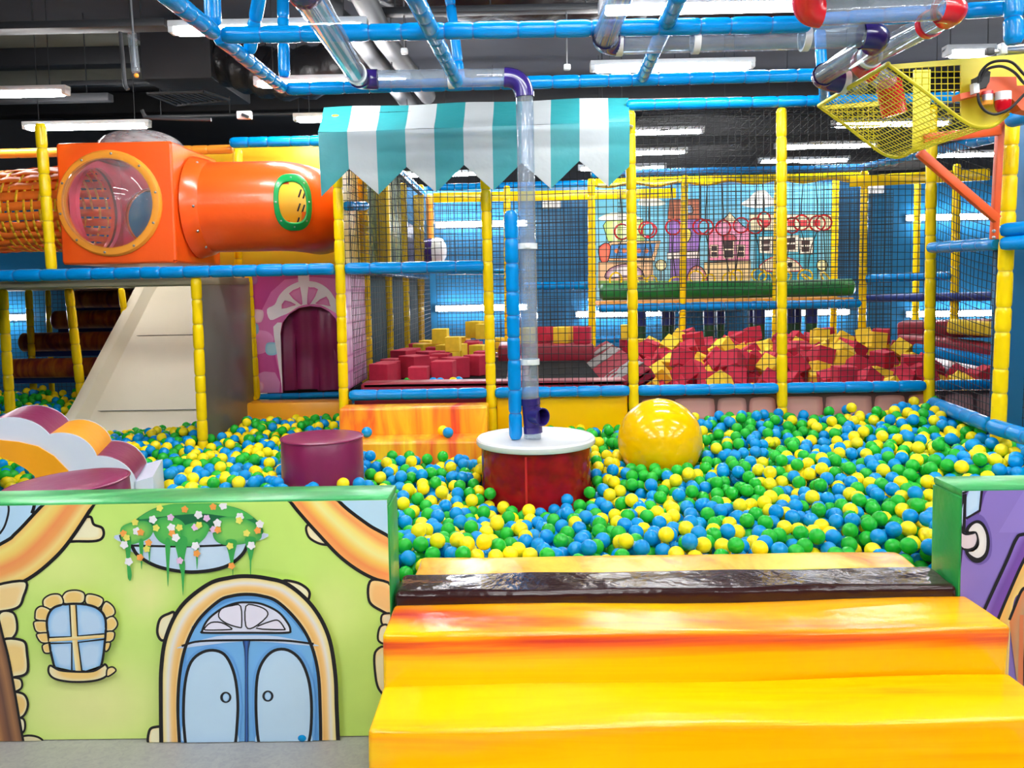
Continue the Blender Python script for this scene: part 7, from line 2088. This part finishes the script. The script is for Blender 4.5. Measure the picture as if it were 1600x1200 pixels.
for i, (px, py, k_, yaw, Y, c_, lift) in enumerate(loose):
    k_ *= 1.11
    s_ = 0.144 * k_
    p = W(px, py, Y)
    z0 = 0.816 + (0 if lift < .2 else 0.156)
    if 0 < lift < .2:
        z0 = 0.816 + 0.17
    x, y = p.x, Y
    for _ in range(60):
        ok = True
        for (ax, ay, az, as_) in placed:
            if abs(az - z0) < .12 and math.hypot(ax - x, ay - y) < (s_ + as_) * .62:
                d_ = V((x - ax, y - ay, 0))
                d_ = d_.normalized() if d_.length > 1e-4 else V((0, 1, 0))
                x += d_.x * .012
                y += d_.y * .03
                ok = False
        if ok:
            break
    x = max(x, X1 + 0.17)
    placed.append((x, y, z0, s_))
    m_ = 'foam_yellow' if c_ == 'y' else 'foam_red'
    o = bpy.data.objects.new('foam_cube', CM[m_])
    o.location = (x, y, z0 + s_ / 2)
    o.scale = (k_, k_, k_)
    o.rotation_euler = (0, 0, -yaw)
    COL.objects.link(o)
    nm = 'yellow' if c_ == 'y' else 'red'
    if i in LB:
        tag(o, LB[i], 'foam cube')
    elif lift > .2:
        tag(o, nm + ' foam cube lying on the red mat block behind the trampoline', 'foam cube', nm + ' foam cubes on the mat block')
    else:
        tag(o, nm + ' foam cube standing loose on the red platform by the pink brick print', 'foam cube', nm + ' loose foam cubes on the platform')
# a few stray balls among the loose cubes
bl_mesh = {}
for m_ in ('ball_blue', 'ball_green', 'ball_yellow'):
    o = MB().sphere((0, 0, 0), 0.035, 3).build('plastic_ball', m_, sharp=0)
    bl_mesh[m_] = o.data
    bpy.data.objects.remove(o)
STRAY = [(637, 598, 6.15, 'ball_green', 'green ball lying behind the red edge pad among the loose cubes'), (677, 599, 6.13, 'ball_blue', 'blue ball behind the red edge pad, nearest the bright red cube'), (688, 600, 6.11, 'ball_blue', 'blue ball behind the red edge pad, half hidden before a red cube'),
         (708, 598, 6.12, 'ball_yellow', 'yellow ball behind the red edge pad in front of the loose cubes'), (717, 597, 6.16, 'ball_blue', 'blue ball behind the red edge pad, nearest the awning post')]
for px, py, Y, m_, lb in STRAY:
    p = W(px, py, Y)
    o = bpy.data.objects.new('plastic_ball', bl_mesh[m_])
    o.location = (p.x, Y, 0.85)
    COL.objects.link(o)
    tag(o, lb, 'ball')
lz = 0.585 + 0.035
for px, Y, m_, lb in ((573, 5.33, 'ball_blue', 'blue ball lying alone on the lower tier of the marbled pit step'), (692, 5.34, 'ball_yellow', 'yellow ball on the lower tier of the marbled pit step, behind a blue one'), (700, 5.265, 'ball_blue', 'blue ball on the lower tier of the marbled pit step, before a yellow one')):
    o = bpy.data.objects.new('plastic_ball', bl_mesh[m_])
    p = W(px, 672, Y)
    o.location = (p.x, Y, lz)
    COL.objects.link(o)
    tag(o, lb, 'ball')

# ------------------------------------------------------------------ the ball pit
BR = 0.035
CP = np.array([(-.4, 3.5, .43), (.5, 3.5, .44), (1.5, 3.5, .43), (.1, 4.3, .36), (-.2, 4.1, .38), (0.9, 4.0, .43), (1.74, 4.8, .55), (1.45, 5.6, .66), (2.65, 5.6, .71), (2.5, 4.5, .62), (1.9, 3.6, .5), (-1.75, 4.6, .51), (-1.35, 4.5, .55), (-1.9, 5.7, .50), (-2, 6.3, .53), (-1.7, 6.7, .52), (-2.1, 7, .45),
               (-3.3, 7.1, .36), (-3.6, 6.3, .42), (-.3, 5.1, .48), (.5, 5.5, .58), (-.8, 5.0, .50), (-2.4, 4.2, .46), (-1.4, 3.6, .46), (.75, 5.0, .52), (-5, 8, .60), (-4.5, 7.6, .52)])


def hfield(x, y):
    d2 = (CP[:, 0] - x) ** 2 + (CP[:, 1] - y) ** 2 + 0.02
    w = 1 / d2 ** 1.5
    return float((w * CP[:, 2]).sum() / w.sum())


POSTS_O = [(W(317, 690, YN).x, YN, .055), (X1, YN, .05)]


def blocked(x, y):
    if y < 3.365 + BR and x > BX0 - 0.1 and x < BX1 + 0.1:
        return True
    if y < YF + 0.2 + BR:
        return True
    if x > -0.9 and y > YN - 0.0 - BR:
        return True
    if X1 - .02 < x < X2 + .05 and y > 5.165 - BR:
        return True
    if y > YN - .05 and x > X1 - .06:
        return True
    if y > 6.72 - BR and x > XG - 0.02:
        return True
    if y > 5.72 and abs(x - XG) < 0.02 + BR:
        return True
    if y > 6.95 and -4.05 < x < XG:
        return True
    if abs(math.hypot(x - TAB[0], y - TAB[1]) - dr) < BR + .002:
        return True
    for (a, b, r) in POSTS_O:
        if math.hypot(x - a, y - b) < r + BR:
            return True
    for s_ in (ST1, ST2):
        if math.hypot(x - s_[0], y - s_[1]) < s_[2] + BR:
            return True
    # foam arch footprint
    u = (x - AP.x) * au.x + (y - AP.y) * au.y
    w = (x - AP.x) * aw.x + (y - AP.y) * aw.y
    if -BR < w < DW + BR and (-0.55 < u < 0.1 + BR):
        return True
    return False


cell = {}
D = 2 * BR
balls = []
rr_ = random.Random(99)


def top_z(x, y, base):
    z = base
    ix, iy = int(math.floor(x / D)), int(math.floor(y / D))
    for a in (ix - 1, ix, ix + 1):
        for b in (iy - 1, iy, iy + 1):
            for (bx, by, bz) in cell.get((a, b), ()):
                d2 = (bx - x) ** 2 + (by - y) ** 2
                if d2 < D * D:
                    q = bz + sqrt(D * D - d2)
                    if q > z:
                        z = q
    # big ball
    d2 = (BIG[0] - x) ** 2 + (BIG[1] - y) ** 2
    R_ = BIG[3] + BR
    if d2 < R_ * R_:
        lowz = BIG[2] - sqrt(R_ * R_ - d2)
        if z > lowz:
            return 9
    return z


def region(x, y):
    half = 0.64 * y + 0.35
    if x < -half or x > min(half, 2.84 if y > 4.6 else 3.2):
        return False
    if y > 7.3 and x > -4.1:
        return False
    return True


tries = 0
fails = 0
while tries < 26000:
    tries += 1
    y = rr_.uniform(3.07, 8.3)
    x = rr_.uniform(-5.2, 3.2)
    if not region(x, y) or blocked(x, y):
        continue
    h = hfield(x, y)
    base = h - 0.125
    if math.hypot(x - TAB[0], y - TAB[1]) < dr:
        h = 0.44
        base = h - .09
    z = top_z(x, y, base)
    for _ in range(14):
        a = rr_.uniform(0, 2 * pi)
        s_ = rr_.choice((.012, .025))
        x2, y2 = x + s_ * cos(a), y + s_ * sin(a)
        if not region(x2, y2) or blocked(x2, y2):
            continue
        z2 = top_z(x2, y2, base)
        if z2 < z:
            x, y, z = x2, y2, z2
    if z > h + 0.012 - BR * .4 + rr_.uniform(-0.03, 0.035):
        continue
    balls.append((x, y, z))
    cell.setdefault((int(math.floor(x / D)), int(math.floor(y / D))), []).append((x, y, z))
print('BALLS', len(balls))
B = np.array(balls)
# visible size of every ball, far to near on a coarse raster with the big things in the way
P = np.array([proj(V(b)) for b in balls])
SC = 3.0
buf = np.full((400, 534), -1, dtype=np.int32)
yy, xx = np.mgrid[0:400, 0:534]
items = [(P[i, 2], i) for i in range(len(balls))]
occ = []
occ.append((TAB[1] - .3, 'r', (752, 690, 926, 783)))
occ.append((BIG[1] - .2, 'd', (1031, 688, 66)))
occ.append((ST1[1] - .2, 'r', (440, 672, 567, 800)))
occ.append((3.3, 'r', (0, 760, 625, 1200)))
occ.append((3.2, 'r', (1457, 737, 1600, 1200)))
occ.append((3.3, 'r', (600, 868, 1460, 1200)))
occ.append((4.2, 'r', (0, 640, 235, 760)))
allit = sorted([(z, 'b', i) for z, i in items] + [(z, k, q) for z, k, q in occ], key=lambda q: -q[0])
for z, k, q in allit:
    if k == 'b':
        u, v, _ = P[q]
        r = BR * F_PX / z / SC
        u, v = u / SC, v / SC
        x0, x1, y0, y1 = max(int(u - r), 0), min(int(u + r) + 2, 534), max(int(v - r), 0), min(int(v + r) + 2, 400)
        if x0 >= x1 or y0 >= y1:
            continue
        msk = (xx[y0:y1, x0:x1] - u) ** 2 + (yy[y0:y1, x0:x1] - v) ** 2 <= r * r
        buf[y0:y1, x0:x1][msk] = q
    elif k == 'r':
        a = [int(c / SC) for c in q]
        buf[a[1]:a[3], a[0]:a[2]] = -1
    else:
        buf[(xx - q[0] / SC) ** 2 + (yy - q[1] / SC) ** 2 < (q[2] / SC) ** 2] = -1
vis = np.bincount(buf[buf >= 0], minlength=len(balls))
rank = np.argsort(-vis, kind='stable')
IND = set(int(i) for i in rank[:290])
BMN = ('ball_blue', 'ball_green', 'ball_yellow')
colr = [0 if q < .385 else (1 if q < .71 else 2) for q in (rr_.random() for _ in balls)]
# one mesh for the countless rest
b = bmesh.new()
bmesh.ops.create_icosphere(b, subdivisions=2, radius=BR)
iv = np.array([v.co[:] for v in b.verts], dtype=np.float32)
b.verts.index_update()
if_ = np.array([[v.index for v in f.verts] for f in b.faces], dtype=np.int32)
b.free()
restI = [i for i in range(len(balls)) if i not in IND]
nb, nv, nf = len(restI), len(iv), len(if_)
allv = (B[restI].astype(np.float32)[:, None, :] + iv[None]).reshape(-1, 3)
allf = (if_[None] + (np.arange(nb, dtype=np.int32) * nv)[:, None, None]).reshape(-1)
me = bpy.data.meshes.new('plastic_balls')
me.vertices.add(nb * nv)
me.vertices.foreach_set('co', allv.ravel())
me.loops.add(nb * nf * 3)
me.loops.foreach_set('vertex_index', allf)
me.polygons.add(nb * nf)
me.polygons.foreach_set('loop_start', np.arange(nb * nf, dtype=np.int32) * 3)
me.polygons.foreach_set('material_index', np.repeat(np.array([colr[i] for i in restI], dtype=np.int32), nf))
me.polygons.foreach_set('use_smooth', np.ones(nb * nf, dtype=bool))
for m_ in BMN:
    me.materials.append(MATS[m_])
me.update(calc_edges=True)
me.validate()
o = bpy.data.objects.new('plastic_balls', me)
COL.objects.link(o)
tag(o, 'blue, green and yellow plastic balls filling the rest of the pit', 'balls', None, 'stuff')
CN = ('blue', 'green', 'yellow')
for i in IND:
    c_ = colr[i]
    o = bpy.data.objects.new('plastic_ball', bl_mesh[BMN[c_]])
    o.location = balls[i]
    COL.objects.link(o)
    tag(o, CN[c_] + ' plastic ball among the nearest, largest looking balls of the pit', 'ball', 'nearest %s balls of the pit' % CN[c_])
# dark bed below the balls
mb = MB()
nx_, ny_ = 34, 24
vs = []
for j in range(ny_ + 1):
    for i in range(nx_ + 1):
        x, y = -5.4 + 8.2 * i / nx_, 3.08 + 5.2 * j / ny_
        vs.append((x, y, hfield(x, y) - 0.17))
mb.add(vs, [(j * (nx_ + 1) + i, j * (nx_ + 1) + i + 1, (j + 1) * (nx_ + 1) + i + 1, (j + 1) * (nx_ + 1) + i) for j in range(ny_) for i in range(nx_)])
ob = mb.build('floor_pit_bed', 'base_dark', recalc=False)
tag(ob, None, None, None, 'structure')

# ------------------------------------------------------------------ light and view
w = bpy.data.worlds.new('world')
S.world = w
w.use_nodes = True
w.node_tree.nodes['Background'].inputs[0].default_value = (0.9, 0.95, 1, 1)
w.node_tree.nodes['Background'].inputs[1].default_value = 0.5
S.view_settings.view_transform = 'Standard'
S.view_settings.look = 'None'
S.view_settings.gamma = 1
S.view_settings.exposure = 1.38
S.cycles.max_bounces = 8
S.cycles.diffuse_bounces = 4
S.cycles.glossy_bounces = 4
S.cycles.transparent_max_bounces = 24
S.cycles.caustics_reflective = False
S.cycles.caustics_refractive = False
S.cycles.sample_clamp_indirect = 6
